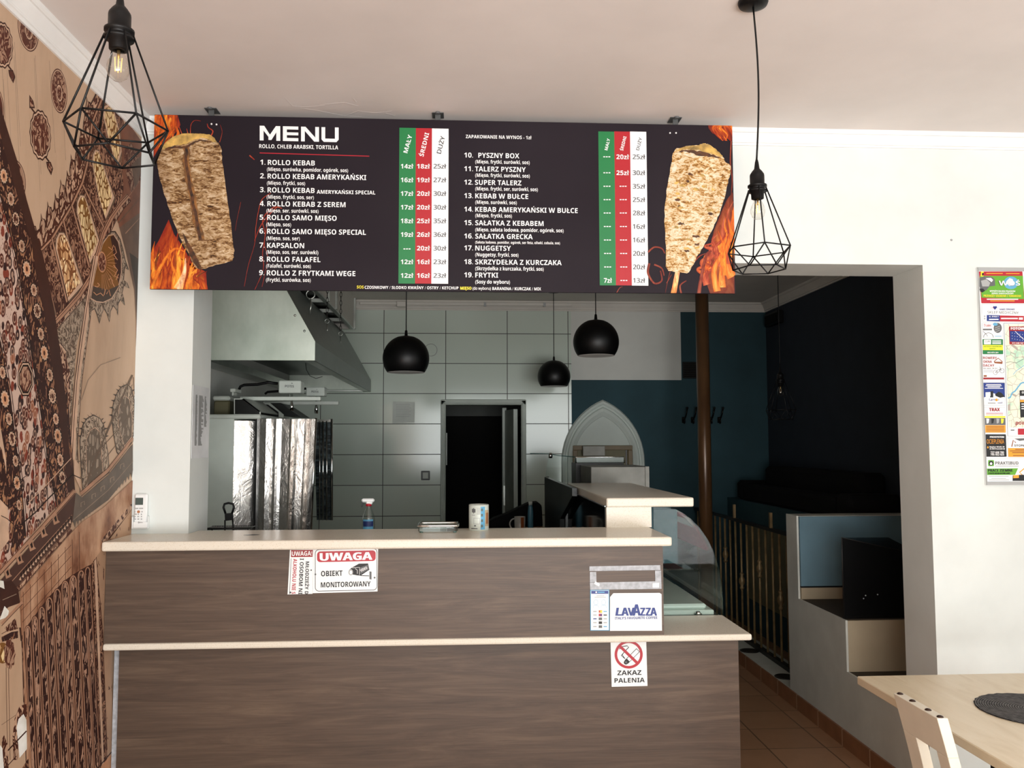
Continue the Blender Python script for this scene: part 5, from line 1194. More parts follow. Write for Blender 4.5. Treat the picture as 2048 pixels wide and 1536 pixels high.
a, c = atY(1365, 757, YK), atY(1393, 724, YK); t = thing('wall_vent', 'dark louvred vent on the teal wall left of the brown pole', 'vent', (a.x, YK, a.z))
build('frame', MB().box((a.x, YK - .012, a.z), (c.x, YK, c.z), bev=.004), M['switch_black'], t)
for i in range(7): z = a.z + (c.z - a.z)*(i + .7)/8; build('louvre', MB().prism([(a.x + .01, YK - .02, z), (a.x + .01, YK - .012, z + .012), (a.x + .01, YK - .012, z)], (c.x - a.x - .02, 0, 0)), M['rail_dark'], t)
a, c = atX(1541, 655, XKR), atX(1567, 620, XKR)
t = thing('wall_speaker', 'black box mounted high on the night-blue wall behind the small pendant', 'box', (XKR, (a.y + c.y)/2, a.z)); build('body', MB().box((XKR - .06, min(a.y, c.y), a.z), (XKR - .001, max(a.y, c.y), c.z), bev=.006), M['black_matte'], t); build('grille', MB().box((XKR - .064, min(a.y, c.y) + .02, a.z + .02), (XKR - .061, max(a.y, c.y) - .02, c.z - .02)), M['black_fabric'], t)
# ---------------------------------------------------------------- table, placemat, chair
TZ = .77
c0 = atZ(1719, 1352, TZ); TX0, TY1 = 1.555, c0.y
t = thing('dining_table', 'pale birch dining table at the lower right with a round placemat on it', 'table', (2.0, 2.6, 0))
build('tabletop', MB().box((TX0, 1.95, TZ - .032), (2.42, TY1, TZ), bev=.003), M['birch'], t)
for y in (2.0, 3.0):
    build('pedestal', MB().box((1.89, y - .03, .02), (1.95, y + .03, TZ - .033)), M['black_matte'], t); build('foot_plate', MB().box((1.67, y - .15, 0), (2.17, y + .15, .02), bev=.006), M['black_matte'], t)
a = atZ(1958, 1418, TZ); r = .19; cx, cy = a.x + r*.985, a.y - .03
m = MB(); n = 64
m.add([(cx, cy, TZ + .0045)] + [(cx + (r + .003*math.sin(i*2.7))*math.cos(2*math.pi*i/n), cy + (r + .003*math.sin(i*2.7))*math.sin(2*math.pi*i/n), TZ + .0045) for i in range(n)] + [(cx + r*math.cos(2*math.pi*i/n), cy + r*math.sin(2*math.pi*i/n), TZ + .0004) for i in range(n)], [(0, 1 + i, 1 + (i+1) % n) for i in range(n)] + [(1 + i, 1 + n + i, 1 + n + (i+1) % n, 1 + (i+1) % n) for i in range(n)])
o = build('placemat', m, M['placemat'], org=(cx, cy, TZ)); tag(o, 'round woven charcoal placemat on the birch table', 'placemat')
# chair: backrest plane X = const, seen from behind its left corner
h = .915
q0, q1 = atZ(1787, 1386, h), atZ(1873, 1437, h); ca = (q0 + q1)/2
t = thing('dining_chair', 'white wooden chair with four dark studs on its back, pushed to the table', 'chair', (ca.x + .15, ca.y, 0))
yA, yB = q1.y, q0.y; xb = ca.x          # rear face of the back at the top
def side_x(z): return xb - .03*((h - z)/.45)*0 + .075*math.sin(min(1, (h - z)/.45)*math.pi*.5) if z > .45 else xb + .075
ths = .032
def back_piece(y0, y1, z0, z1, n=10):
    m = MB(); Zs = [z0 + (z1 - z0)*i/n for i in range(n+1)]; vs = []
    for z in Zs: x = side_x(z); vs += [(x, y0, z), (x + ths, y0, z), (x + ths, y1, z), (x, y1, z)]
    fs = [(4*i + a, 4*i + (a+1) % 4, 4*i + 4 + (a+1) % 4, 4*i + 4 + a) for i in range(n) for a in range(4)] + [(3, 2, 1, 0), (4*n, 4*n+1, 4*n+2, 4*n+3)]
    return m.add(vs, fs)
w = (yB - yA)
build('top_rail', back_piece(yA, yB, h - .11, h), M['chair_wood'], t, bevel=.002)
for y0, y1 in ((yA, yA + .06), (yB - .075, yB)): build('back_post', back_piece(y0, y1, .0, h - .11, 16), M['chair_wood'], t, bevel=.002)
build('lower_rail', back_piece(yA + .06, yB - .075, .46, .52, 2), M['chair_wood'], t)
build('seat', MB().box((xb + .075, yA - .03, .44), (xb + .47, yB + .03, .47), bev=.01), M['chair_wood'], t)
for y in (yA + .0, yB - .04): build('leg', MB().box((xb + .42, y, 0), (xb + .46, y + .04, .44), bev=.004), M['chair_wood'], t)
for px, py in ((1794, 1386), (1820, 1401), (1848, 1419), (1873, 1435)):
    c = atZ(px, py, h + .002); build('stud', MB().sphere((xb + ths*.5, min(max(c.y, yA + .012), yB - .012), h), .0095, 14, 8, sc=(1, 1, .55)), M['rivet'], t)
# ---------------------------------------------------------------- advertising map poster
PY = YF - .012
A = lambda x, y: (1940 + x/6.981, 530 + y/6.981)
Bq = lambda x, y: (1940 + x/6.676, 750 + y/6.678)
c0 = atY(1955, 535, PY); c1 = atY(1970, 970, PY)
t = thing('map_poster', 'tall advertising map poster in a thin frame on the white wall at the right edge', 'poster', (2.8, PY, c1.z))
px0, px1, pz0, pz1 = 2.441, 3.02, c1.z, c0.z
build('panel', MB().box((px0, PY, pz0), (px1, YF - .001, pz1)), M['white_paper'], t)
fr = MB().box((px0, PY - .006, pz1 - .016), (px1, PY, pz1)).box((px0, PY - .006, pz0), (px1, PY, pz0 + .014)).box((px0, PY - .004, pz0 + .014), (px0 + .004, PY, pz1 - .016)); build('frame', fr, M['ink_light'], t)
f = Face(PY)
def card(F, x0, y0, x1, y1, mat, lift=.0008, dx=0, edge='ink_light', r=10):
    q = rr(x0, y0, x1, y1, r); q = [(x + dx*(y - y0)/(y1 - y0), y) for x, y in q]
    f.poly([F(*p) for p in q][::-1], mat, lift)
    if edge: f.stroke([F(*p) for p in q], .5, edge, lift + .0002, closed=True)
card(A, 122, 90, 730, 535, 'red_ink', dx=35, edge=None); f.poly([A(*p) for p in ((134, 152), (738, 152), (750, 478), (160, 455))][::-1], 'green_ink', .001)
f.poly([A(*p) for p in ((150, 92), (190, 92), (186, 160), (146, 160))][::-1], 'yellow_ink', .0012); f.poly([A(*p) for p in ((166, 112), (190, 112), (186, 148), (164, 148))][::-1], 'ink', .0014)
f.rect(*A(225, 112), *A(455, 124), 'orange_ink', .0012); f.rect(*A(500, 114), *A(690, 126), 'orange_ink', .0012)
f.poly([A(*p) for p in ((128, 180), (200, 160), (300, 165), (345, 200), (350, 290), (270, 300), (230, 350), (160, 380), (130, 300))][::-1], 'ink_grey', .0012); f.poly([A(*p) for p in ((150, 220), (230, 200), (280, 250), (260, 300), (170, 300))][::-1], 'ink_light', .0014); f.poly([A(*p) for p in ((215, 185), (290, 180), (320, 210), (300, 240), (240, 200))][::-1], 'white_ink', .0014); f.poly([A(*p) for p in ((130, 330), (180, 330), (210, 360), (170, 385), (140, 370))][::-1], 'ink', .0015)
f.ell(*A(570, 250), 14.5, 12.6, 'teal_ink', .0012); f.ell(*A(560, 240), 7, 8, 'white_ink', .0013, 7)
f.text('WOŚ', *A(392, 290), A(704, 0)[0], 10.0, 'ink', bold=.02, lift=.0016); f.text('WOŚ', *A(400, 286), A(698, 0)[0], 9.2, 'white_ink', bold=.02, lift=.002)
f.text('WYPOŻYCZALNIA POJAZDÓW', *A(272, 376), A(630, 0)[0], 3.2, 'white_ink', bold=.03); f.text('SERWIS SAMOCHODOWY', *A(298, 408), A(606, 0)[0], 3.2, 'white_ink', bold=.03)
f.text('PRZEWOZY OSOBOWE I TOWAROWE', *A(188, 444), A(712, 0)[0], 4.0, 'yellow_ink', bold=.03, y1=A(0, 448)[1])
f.rect(*A(232, 472), *A(670, 486), 'white_ink', .0014); f.rect(*A(280, 496), *A(620, 508), 'orange_ink', .0014)
card(A, 160, 548, 752, 788, 'white_ink', dx=8); f.poly([A(*p) for p in ((232, 698), (415, 702), (415, 788), (232, 782))][::-1], 'blue_ink', .0012); f.poly([A(*p) for p in ((415, 704), (752, 712), (752, 792), (415, 788))][::-1], 'red_ink', .0012)
f.poly([A(*p) for p in ((345, 628), (315, 590), (330, 572), (345, 580), (362, 572), (378, 590))][::-1], 'blue_ink', .0012); f.stroke([A(285, 600), A(310, 600), A(318, 585), A(326, 610), A(334, 600)], .6, 'red_ink', .0014)
f.text('SAMO ZDROWIE', *A(408, 630), A(622, 0)[0], 3.0, 'blue_ink', bold=.02); f.text('SKLEP MEDYCZNY', *A(242, 678), A(676, 0)[0], 5.2, 'ink_grey', y1=A(0, 688)[1], bold=.0)
f.text('UL. RYNEK 7', *A(262, 730), A(396, 0)[0], 2.6, 'white_ink', bold=.02); f.rect(*A(262, 752), *A(396, 768), 'white_ink', .0014); f.rect(*A(430, 738), *A(665, 756), 'white_ink', .0014); f.rect(*A(680, 734), *A(735, 764), 'white_ink', .0014)
for y in (716, 748): f.ell(*A(202, y), 1.7, 1.7, 'ink_light', .0014)
card(A, 170, 806, 452, 1012, 'white_ink', dx=2)
f.text('Tralec', *A(190, 862), A(300, 0)[0], 5.2, 'red_ink', shear=.3); f.rect(*A(178, 890), *A(305, 912), 'ink_grey', .0014); f.ell(*A(385, 880), 8.2, 10, 'ink_grey', .0012); f.ell(*A(350, 828), 5, 3, 'teal_ink', .0013)
for y in (868, 895, 922): f.stroke([A(345, y + 14), A(415, y - 14)], 1.1, 'ink_light', .0015)
n = 14; f.stroke([A(255 + 68*math.cos(math.pi + math.pi*i/n), 1010 + 62*math.sin(math.pi + math.pi*i/n)) for i in range(n+1)], .9, 'ink', .0014); f.stroke([A(180, 925), A(235, 980), A(240, 1000)], .8, 'ink', .0014); f.rect(*A(345, 990), *A(438, 1000), 'teal_ink', .0014)
card(A, 172, 1035, 458, 1246, 'price_green', dx=4); f.poly([A(*p) for p in ((176, 1116), (456, 1118), (458, 1190), (178, 1188))][::-1], 'yellow_ink', .0012); card(A, 192, 1042, 292, 1108, 'white_ink', .0012, edge=None); f.text('ZUW', *A(208, 1080), A(276, 0)[0], 4, 'ink_grey', bold=.0)
for y in (1060, 1080, 1098): f.rect(*A(308, y - 5), *A(432, y + 5), 'white_ink', .0014)
f.text('MATERIAŁY BUDOWLANE', *A(190, 1146), A(440, 0)[0], 2.4, 'green_ink', bold=.02); f.text('NAWOZY', *A(270, 1176), A(356, 0)[0], 2.4, 'green_ink', bold=.02); f.text('602 873 201', *A(240, 1232), A(392, 0)[0], 2.6, 'white_ink', bold=.03)
A5 = A
card(A, 174, 1270, 470, 1780, 'white_ink', dx=6)
for tx, y, x1 in (('ROWERY', 1315, 372), ('OKNA', 1367, 303), ('DACHY', 1420, 338)): f.text(tx, *A(182, y), A(x1, 0)[0], 4.9, 'dark_red_ink', bold=.03)
f.stroke([A(332, 1350), A(390, 1300), A(450, 1350)], 1.6, 'brown_ink', .0014); f.poly([A(*p) for p in ((332, 1350), (455, 1352), (448, 1382), (340, 1372))][::-1], 'brown_ink', .0014); f.text('84 664 74 02', *A(184, 1452), A(380, 0)[0], 2.4, 'ink_grey', bold=.01)
for y in (1470, 1492): f.rect(*A(186, y - 4), *A(318, y + 4), 'ink_light', .0014)
for cx in (352, 445): f.stroke([A(cx + 28*math.cos(2*math.pi*i/16), 1500 - (cx - 352)*.25 + 32*math.sin(2*math.pi*i/16)) for i in range(16)], .6, 'ink', .0014, closed=True)
f.stroke([A(352, 1500), A(385, 1465), A(425, 1450), A(445, 1477)], .7, 'ink', .0015); f.stroke([A(352, 1500), A(395, 1500), A(425, 1450), A(412, 1420)], .7, 'ink', .0015)
f.rect(*Bq(176, 34), *Bq(452, 60), 'dark_red_ink', .0014); f.rect(*Bq(180, 2), *Bq(222, 26), 'brown_ink', .0014)
card(Bq, 174, 102, 460, 405, 'white_ink', dx=5); f.poly([Bq(*p) for p in ((174, 104), (462, 106), (464, 300), (180, 304))][::-1], 'blue_ink', .0012)
for y, x0, x1 in ((126, 214, 412), (144, 206, 420), (160, 230, 400), (178, 196, 438)): f.rect(*Bq(x0, y - 4), *Bq(x1, y + 4), 'white_ink', .0014)
f.poly([Bq(*p) for p in ((178, 305), (300, 240), (464, 300), (464, 320), (178, 320))][::-1], 'white_ink', .0014); f.poly([Bq(*p) for p in ((205, 232), (270, 228), (272, 280), (205, 285))][::-1], 'white_ink', .0016); f.poly([Bq(*p) for p in ((272, 218), (308, 214), (308, 300), (265, 300))][::-1], 'ink', .0015); f.poly([Bq(*p) for p in ((330, 260), (380, 222), (420, 240), (462, 290), (400, 305), (340, 280))][::-1], 'ink', .0016)
f.text('tamor', *Bq(250, 346), Bq(392, 0)[0], 5.2, 'blue_ink', bold=.0); f.ell(*Bq(351, 332), 2.5, 2.8, 'orange_ink', .0022); f.rect(*Bq(236, 368), *Bq(340, 384), 'ink_light', .0014); f.text('smART', *Bq(366, 382), Bq(436, 0)[0], 2.8, 'blue_ink')
card(Bq, 182, 430, 466, 770, 'white_ink', dx=10); f.text('TRAX', *Bq(252, 484), Bq(398, 0)[0], 6.4, 'dark_red_ink', bold=.05)
for y in (512, 532): f.rect(*Bq(212, y - 4), *Bq(440, y + 4), 'orange_ink' if y > 520 else 'red_ink', .0014)
f.poly([Bq(*p) for p in ((188, 548), (468, 548), (470, 572), (190, 572))][::-1], 'yellow_ink', .0014); f.poly([Bq(*p) for p in ((192, 574), (470, 574), (472, 668), (194, 668))][::-1], 'ink_grey', .0014)
for x in (215, 280, 350, 410): f.poly([Bq(*p) for p in ((x, 580), (x + 40, 585), (x + 30, 640), (x + 5, 650))][::-1], ('ink', 'ink_light', 'yellow_ink', 'white_ink')[(x // 65) % 4], .0016)
f.poly([Bq(*p) for p in ((194, 670), (472, 670), (474, 768), (198, 768))][::-1], 'orange_ink', .0014)
for y in (688, 708, 728, 748): f.rect(*Bq(215, y - 4), *Bq(455, y + 4), 'brown_ink', .0016)
card(Bq, 198, 792, 478, 1092, 'ink', dx=10, edge=None); f.text('PROSYSTEM', *Bq(262, 838), Bq(452, 0)[0], 3, 'white_ink', bold=.05); f.text('OCIEPLENIA', *Bq(222, 916), Bq(452, 0)[0], 8.2, 'orange_ink', bold=.0)
f.text('Majdan Wielki 29', *Bq(258, 970), Bq(456, 0)[0], 2.8, 'white_ink', bold=.03); f.text('22-440 Krasnobród', *Bq(258, 995), Bq(460, 0)[0], 2.6, 'white_ink', bold=.03); f.text('727 608 780', *Bq(272, 1046), Bq(450, 0)[0], 3.6, 'white_ink', bold=.04); f.text('795 052 025', *Bq(272, 1076), Bq(452, 0)[0], 3.6, 'white_ink', bold=.04); f.ell(*Bq(236, 966), 1.6, 2.2, 'orange_ink', .0016)
# map sheet with its streets and neighbouring cards
f.stroke([A(470, 812), A(1460, 818)], .7, 'ink_grey', .0012); f.stroke([A(470, 812), Bq(502, 815), Bq(1430, 822)], .7, 'ink_grey', .0012)
M['map_paper'] = None
def _street_map():
    q = NT('printed_street_map'); q.pbr(.6); v = q.coord(); n = q.noise(v, 9, 4); w = q.node('ShaderNodeTexVoronoi'); w.feature = 'DISTANCE_TO_EDGE'; q.link(v, w.inputs['Vector']); w.inputs['Scale'].default_value = 26
    c = q.ramp(n, [(.42, (178, 214, 190)), (.5, (226, 232, 206)), (.6, (236, 232, 214))]); q.color(q.mix(q.math('LESS_THAN', w.outputs['Distance'], .02), c, (172, 160, 150))); return q.m
M['map_paper'] = _street_map()
f.poly([Bq(514, 700), Bq(1400, 700), A(1440, 826), A(486, 826)], 'map_paper', .0010)
f.stroke([Bq(505, 310), Bq(535, 300), Bq(560, 240), Bq(600, 215), Bq(640, 160), Bq(680, 110), Bq(730, 95)], 2.6, 'teal_ink', .0014); f.stroke([A(500, 1365), A(560, 1350), A(640, 1370), A(750, 1310)], .8, 'ink_grey', .0014); f.stroke([A(600, 1530), A(640, 1480), A(700, 1440), A(754, 1400)], 1.0, 'teal_ink', .0014)
card(A, 540, 858, 1020, 1110, 'dark_red_ink', .0016, dx=8, edge=None); f.poly([A(*p) for p in ((552, 922), (1020, 930), (1024, 1078), (556, 1070))][::-1], 'blue_ink', .0018); f.text('FOTOWOLTAIKA', *A(565, 904), A(978, 0)[0], 4.8, 'white_ink', bold=.05, lift=.0024); f.stroke([A(625, 925), A(745, 1040)], .9, 'white_ink', .0022)
for i in range(5):
    for j in range(3): f.ell(*A(585 + i*36, 950 + j*40 + i*6), .6, .6, 'white_ink', .0022, 6)
f.text('511 048 747', *A(585, 1100), A(742, 0)[0], 2.6, 'white_ink', bold=.03, lift=.0024)
card(Bq, 658, 204, 800, 566, 'ink', .0016, dx=12, edge=None); f.ell(*Bq(702, 233), 2.4, 2.6, 'ink_light', .002); f.poly([Bq(*p) for p in ((664, 280), (760, 280), (760, 330), (666, 330))][::-1], 'white_ink', .002); f.poly([Bq(*p) for p in ((664, 335), (760, 335), (760, 362), (666, 362))][::-1], 'orange_ink', .002)
for y in (388, 420, 450): f.rect(*Bq(682, y - 6), *Bq(760, y + 6), 'white_ink', .002)
f.text('powiat', *Bq(608, 664), Bq(835, 0)[0], 7.6, 'dark_red_ink', bold=.02, lift=.002); f.rect(*Bq(638, 716), *Bq(860, 798), 'red_ink', .0014); f.rect(*Bq(520, 715), *Bq(614, 796), 'white_ink', .0014); f.rect(*Bq(540, 730), *Bq(590, 744), 'ink_grey', .0018)
card(Bq, 502, 842, 800, 1096, 'white_ink', dx=8); f.poly([Bq(*p) for p in ((506, 975), (800, 978), (800, 1094), (510, 1092))][::-1], 'orange_ink', .0014); f.text('STONE', *Bq(588, 955), Bq(745, 0)[0], 4.0, 'ink', bold=.04); f.stroke([Bq(555, 958), Bq(575, 870), Bq(610, 905)], 2, 'brown_ink', .0014); f.poly([Bq(*p) for p in ((590, 850), (660, 880), (740, 870), (740, 845))][::-1], 'ink_grey', .0014)
for y, x0 in ((994, 600), (1014, 530), (1036, 560), (1076, 572)): f.rect(*Bq(x0, y - 5), *Bq(760, y + 5), 'brown_ink', .0018)
card(Bq, 208, 1116, 900, 1424, 'white_ink', dx=14); card(Bq, 240, 1136, 318, 1218, 'green_ink', .0012, edge=None); f.ell(*Bq(279, 1178), 4.6, 4.8, 'ink', .0014); f.ell(*Bq(279, 1184), 2.4, 2.6, 'white_ink', .0016)
f.text('PRAKTIBUD', *Bq(334, 1198), Bq(645, 0)[0], 6.2, 'ink_grey', bold=.03); f.rect(*Bq(334, 1212), *Bq(650, 1222), 'ink_light', .0012)
f.poly([Bq(*p) for p in ((218, 1250), (640, 1246), (600, 1334), (222, 1336))][::-1], 'green_ink', .0012); f.text('PRACE ZIEMNE', *Bq(238, 1292), Bq(566, 0)[0], 5.0, 'ink', bold=.05); f.text('I OGÓLNOBUDOWLANE', *Bq(238, 1325), Bq(532, 0)[0], 3.2, 'ink', bold=.05)
for y, x0, x1 in ((1352, 248, 514), (1380, 282, 480), (1402, 250, 522)): f.rect(*Bq(x0, y - 4), *Bq(x1, y + 4), 'ink_light', .0012)
f.stroke([Bq(690, 1330), Bq(660, 1300), Bq(720, 1250), Bq(745, 1290)], 2.2, 'orange_ink', .0014); f.poly([Bq(*p) for p in ((568, 1340), (640, 1335), (700, 1330), (740, 1340), (740, 1415), (566, 1415))][::-1], 'ink', .0013); f.poly([Bq(*p) for p in ((575, 1338), (650, 1334), (650, 1375), (575, 1378))][::-1], 'orange_ink', .0016)
f.done('printed_cards', t)
c = atY(1903, 480, YF); o = build('wall_plug', MB().tube([(c.x, YF - .004, c.z), (c.x, YF, c.z)], [.004, .006], 8), M['ink_light'], org=c); tag(o, 'tiny grey plug in the white wall left of the map poster', 'wall plug')
m = MB(); rn = random.Random(9)
for pts in (((570, 196), (585, 212), (610, 214), (650, 211)), ((600, 216), (640, 222), (690, 232), (724, 234)), ((640, 210), (690, 205), (716, 212)), ((690, 232), (716, 222), (750, 226), (784, 222)), ((706, 196), (712, 204)), ((770, 226), (790, 232))):
    P = [atZ(x, y, ZC - .0006) for x, y in pts]
    for a, b_ in zip(P, P[1:]):
        d = (b_ - a).normalized(); e = Vector((-d.y, d.x, 0)) * rn.uniform(.003, .006); m.add([a - e, b_ - e, b_ + e, a + e, a + Vector((0, 0, -.0008)), b_ + Vector((0, 0, -.0008))], [(0, 1, 5, 4), (4, 5, 2, 3)])
o = build('flaking_paint', m, M['ceiling'], org=atZ(680, 215, ZC)); tag(o, 'thin ridges of cracked flaking paint on the ceiling before the menu board', 'flaking paint')
# ---------------------------------------------------------------- on the left pier: remote control, price sleeve, marks
R8 = lambda x, y: (255 + x/15.354, 970 + y/15.36)
RY = YF
def bx(mb, a, c, d0, d1, bev=.002):
    p, q = atY(*R8(*a), RY), atY(*R8(*c), RY); return mb.box((p.x, RY - d1, min(p.z, q.z)), (q.x, RY - d0, max(p.z, q.z)), bev=bev)
t = thing('remote_control', 'white air conditioner remote with dark display hanging on the left pier', 'remote control', atY(*R8(430, 1300), RY))
build('body', bx(MB(), (245, 1300), (670, 260), .008, .024, .006), M['white_plastic'], t)
build('display', bx(MB(), (303, 600), (545, 380), .024, .0248, .0002), plain('dark_lcd', (70, 84, 80), .2, var=0), t)
bt = MB()
for y, xs in ((705, ((275, 400), (420, 545))), (808, ((275, 315), (490, 530))), (885, ((265, 355), (380, 420), (475, 510))), (955, ((262, 320), (365, 425), (475, 510))), (1032, ((270, 330), (370, 425), (470, 515)))):
    for x0, x1 in xs: bx(bt, (x0, y + 18), (x1, y - 18), .024, .0255, .0003)
build('buttons', bt, M['ink_light'], t); c = atY(*R8(405, 808), RY)
build('power_button', MB().tube([(c.x, RY - .024, c.z), (c.x, RY - .0265, c.z)], .0062, 16), plain('copper_button', (178, 120, 84), .4, var=0), t)
f = Face(RY - .0292); f.text('Midea', *R8(345, 1165), R8(468, 0)[0], 2.0, 'ink_grey', bold=.01); f.ell(*R8(345, 1150), 1.4, 1.8, 'ink_grey', .0004); f.ell(*R8(348, 1150), 1.0, 1.3, 'white_plastic', .0007); 
hd = thing('remote_holder', 'white plastic wall holder gripping the lower part of the remote', 'holder', atY(*R8(430, 1320), RY))
m = MB(); bx(m, (190, 1325), (690, 945), 0, .0075, .003); bx(m, (190, 1325), (240, 945), .0075, .029, .003); bx(m, (675, 1325), (700, 945), .0075, .029, .002); bx(m, (190, 1325), (690, 1304), .0075, .029, .002); build('cradle', m, M['white_plastic'], hd)
build('front_lip', bx(MB(), (240, 1303), (675, 1110), .0245, .029, .002), M['white_plastic'], hd); f.done('logo', hd)
# price sleeve on the reveal of the pier
def S2(x, y): return atX(x, y, OPL + .002)
P = [S2(382, 917), S2(416, 916), S2(417, 772), S2(389, 770)]
t = thing('reveal_notice', 'long grey notice in a plastic sleeve taped to the inner side of the left pier', 'notice', (OPL, (P[0].y + P[1].y)/2, P[0].z))
ya, yb = YF + .012, YB - .02; z0, z1 = P[0].z, P[3].z
build('sleeve', MB().box((OPL + .0005, ya, z0), (OPL + .002, yb, z1)), plain('cloudy_sleeve', (220, 222, 224), .35), t)
m = MB(); rn = random.Random(3); n = 34
for i in range(n):
    z = z1 - .05 - (z1 - z0 - .1)*i/n; w = yb - ya
    for a_, b_ in ((.16, .16 + rn.uniform(.08, .12)), (.36, .36 + rn.uniform(.12, .3)), (.70, .70 + rn.uniform(.05, .16))):
        if i > 20 and a_ > .6: continue
        m.quad((OPL + .0026, ya + w*a_, z), (OPL + .0026, ya + w*b_, z), (OPL + .0026, ya + w*b_, z + .008), (OPL + .0026, ya + w*a_, z + .008))
build('print', m, M['ink_light'], t)
# ---------------------------------------------------------------- photo wallpaper on the left wall (flat print)
MUR = {}
def mpat(name, light, dark, scale, lines=3.0, thr=.22, sy=1.0, sz=.6, mid=None, rough=.55):
    t = NT('print_' + name); t.pbr(rough, 0, .3); v = t.coord((1, sy, sz)); n = t.noise(v, scale, 2.0, .5, 1.6)
    fr = t.math('ABSOLUTE', t.math('SUBTRACT', t.math('FRACT', t.math('MULTIPLY', n, lines)), .5)); k = t.math('LESS_THAN', fr, thr)
    tone = t.noise(t.coord(), 3.5, 3); l2 = tuple(x*.86 for x in light)
    base = t.ramp(tone, [(.35, l2), (.65, light)])
    if mid: base = t.mix(t.math('GREATER_THAN', t.noise(v, scale*1.7, 1), .52), base, mid)
    t.color(t.mix(k, base, dark)); MUR[name] = t.m
def mcell(name, light, dark, scale, w, sy=1.0, sz=.55, mid=None):
    t = NT('print_' + name); t.pbr(.55, 0, .3); v = t.coord((0, sy, sz)); vo = t.node('ShaderNodeTexVoronoi'); vo.feature = 'DISTANCE_TO_EDGE'; t.link(v, vo.inputs['Vector']); vo.inputs['Scale'].default_value = scale; vo.inputs['Randomness'].default_value = .75
    base = t.ramp(t.noise(t.coord(), 5, 3), [(.35, tuple(x*.85 for x in light)), (.65, light)])
    if mid: base = t.mix(t.math('GREATER_THAN', t.noise(v, scale*.8, 2), .54), base, mid)
    t.color(t.mix(t.math('LESS_THAN', vo.outputs['Distance'], w), base, dark)); MUR[name] = t.m
def mfloral():
    t = NT('print_floral'); t.pbr(.55, 0, .3); v = t.coord((0, 1.0, .62)); vo = t.node('ShaderNodeTexVoronoi'); t.link(v, vo.inputs['Vector']); vo.inputs['Scale'].default_value = 40; vo.inputs['Randomness'].default_value = .9
    d = vo.outputs['Distance']; ring = t.math('FRACT', t.math('MULTIPLY', d, 3.4)); n = t.noise(v, 60, 3, .6, 1.5)
    sp = t.node('ShaderNodeSeparateColor'); t.link(vo.outputs['Color'], sp.inputs[0])
    blob = t.math('LESS_THAN', t.math('ADD', d, t.math('MULTIPLY', n, .3)), .74)
    c = t.ramp(sp.outputs[0], [(.0, (84, 40, 30)), (.35, (52, 30, 30)), (.55, (132, 60, 44)), (.75, (70, 48, 44)), (.9, (150, 92, 66))], 'CONSTANT')
    c = t.mix(t.math('MULTIPLY', t.math('LESS_THAN', ring, .35), .75), c, (196, 160, 138))
    bg = t.mix(t.math('LESS_THAN', t.math('ABSOLUTE', t.math('SUBTRACT', t.math('FRACT', t.math('MULTIPLY', n, 2.2)), .5)), .1), (206, 178, 162), (112, 70, 56))
    t.color(t.mix(blob, bg, c)); MUR['floral'] = t.m
def mtan():
    t = NT('print_tan'); t.pbr(.5, 0, .3); v = t.coord((1, 1.0, .25), (.5, 0, 0)); n = t.noise(v, 5, 5, .6); n2 = t.noise(t.coord(), 1.3, 2)
    t.color(t.mix(t.math('MULTIPLY', n2, .5), t.ramp(n, [(.3, (176, 142, 112)), (.5, (198, 164, 134)), (.7, (206, 174, 146))]), (204, 180, 158))); MUR['tan'] = t.m
def mwash():
    t = NT('print_wash'); t.pbr(.5, 0, .3); n = t.noise(t.coord((1, 1.6, .8)), 4, 5, .62); v = t.coord((1, 1, 1)); 
    t.color(t.ramp(n, [(.32, (104, 62, 44)), (.45, (158, 112, 84)), (.62, (200, 160, 130))])); MUR['wash'] = t.m
mfloral(); mtan(); mwash()
mpat('arab', (206, 168, 140), (74, 36, 26), 26, 3.2, .24); mpat('arabdark', (172, 130, 104), (64, 32, 24), 34, 3.4, .29); mpat('arabgrey', (190, 168, 146), (92, 74, 60), 40, 3.2, .2)
mpat('medal', (186, 146, 120), (88, 44, 32), 34, 3.0, .25); mpat('border', (150, 104, 80), (52, 26, 22), 30, 3.0, .30, mid=(176, 128, 92))
mpat('scroll', (196, 154, 128), (52, 26, 22), 30, 2.6, .30, 1.3, .40); mpat('grape', (196, 158, 128), (84, 48, 36), 20, 2.2, .1)
mcell('yellow', (250, 222, 168), (128, 86, 40), 46, .085); mcell('amber', (236, 184, 130), (126, 78, 44), 46, .085, mid=(250, 224, 176)); mcell('lattice', (178, 158, 138), (104, 88, 74), 40, .15); mcell('murk', (128, 84, 62), (82, 52, 40), 26, .1)
for k_, c_ in (('dark', (62, 34, 26)), ('black', (34, 20, 16)), ('line', (78, 42, 30)), ('pale', (206, 172, 146)), ('rail', (176, 134, 108)), ('frieze', (76, 50, 42)), ('friezegrey', (104, 92, 82)), ('gold', (126, 84, 36)), ('deep', (70, 58, 50)), ('white', (246, 244, 232)), ('wood', (128, 82, 62)), ('woodgrey', (112, 88, 74)), ('rose', (206, 150, 112)), ('grey', (150, 130, 112)), ('rod', (104, 84, 68))):
    MUR[k_] = plain('print_' + k_, c_, .55, spec=.3, var=.08, vscale=12)
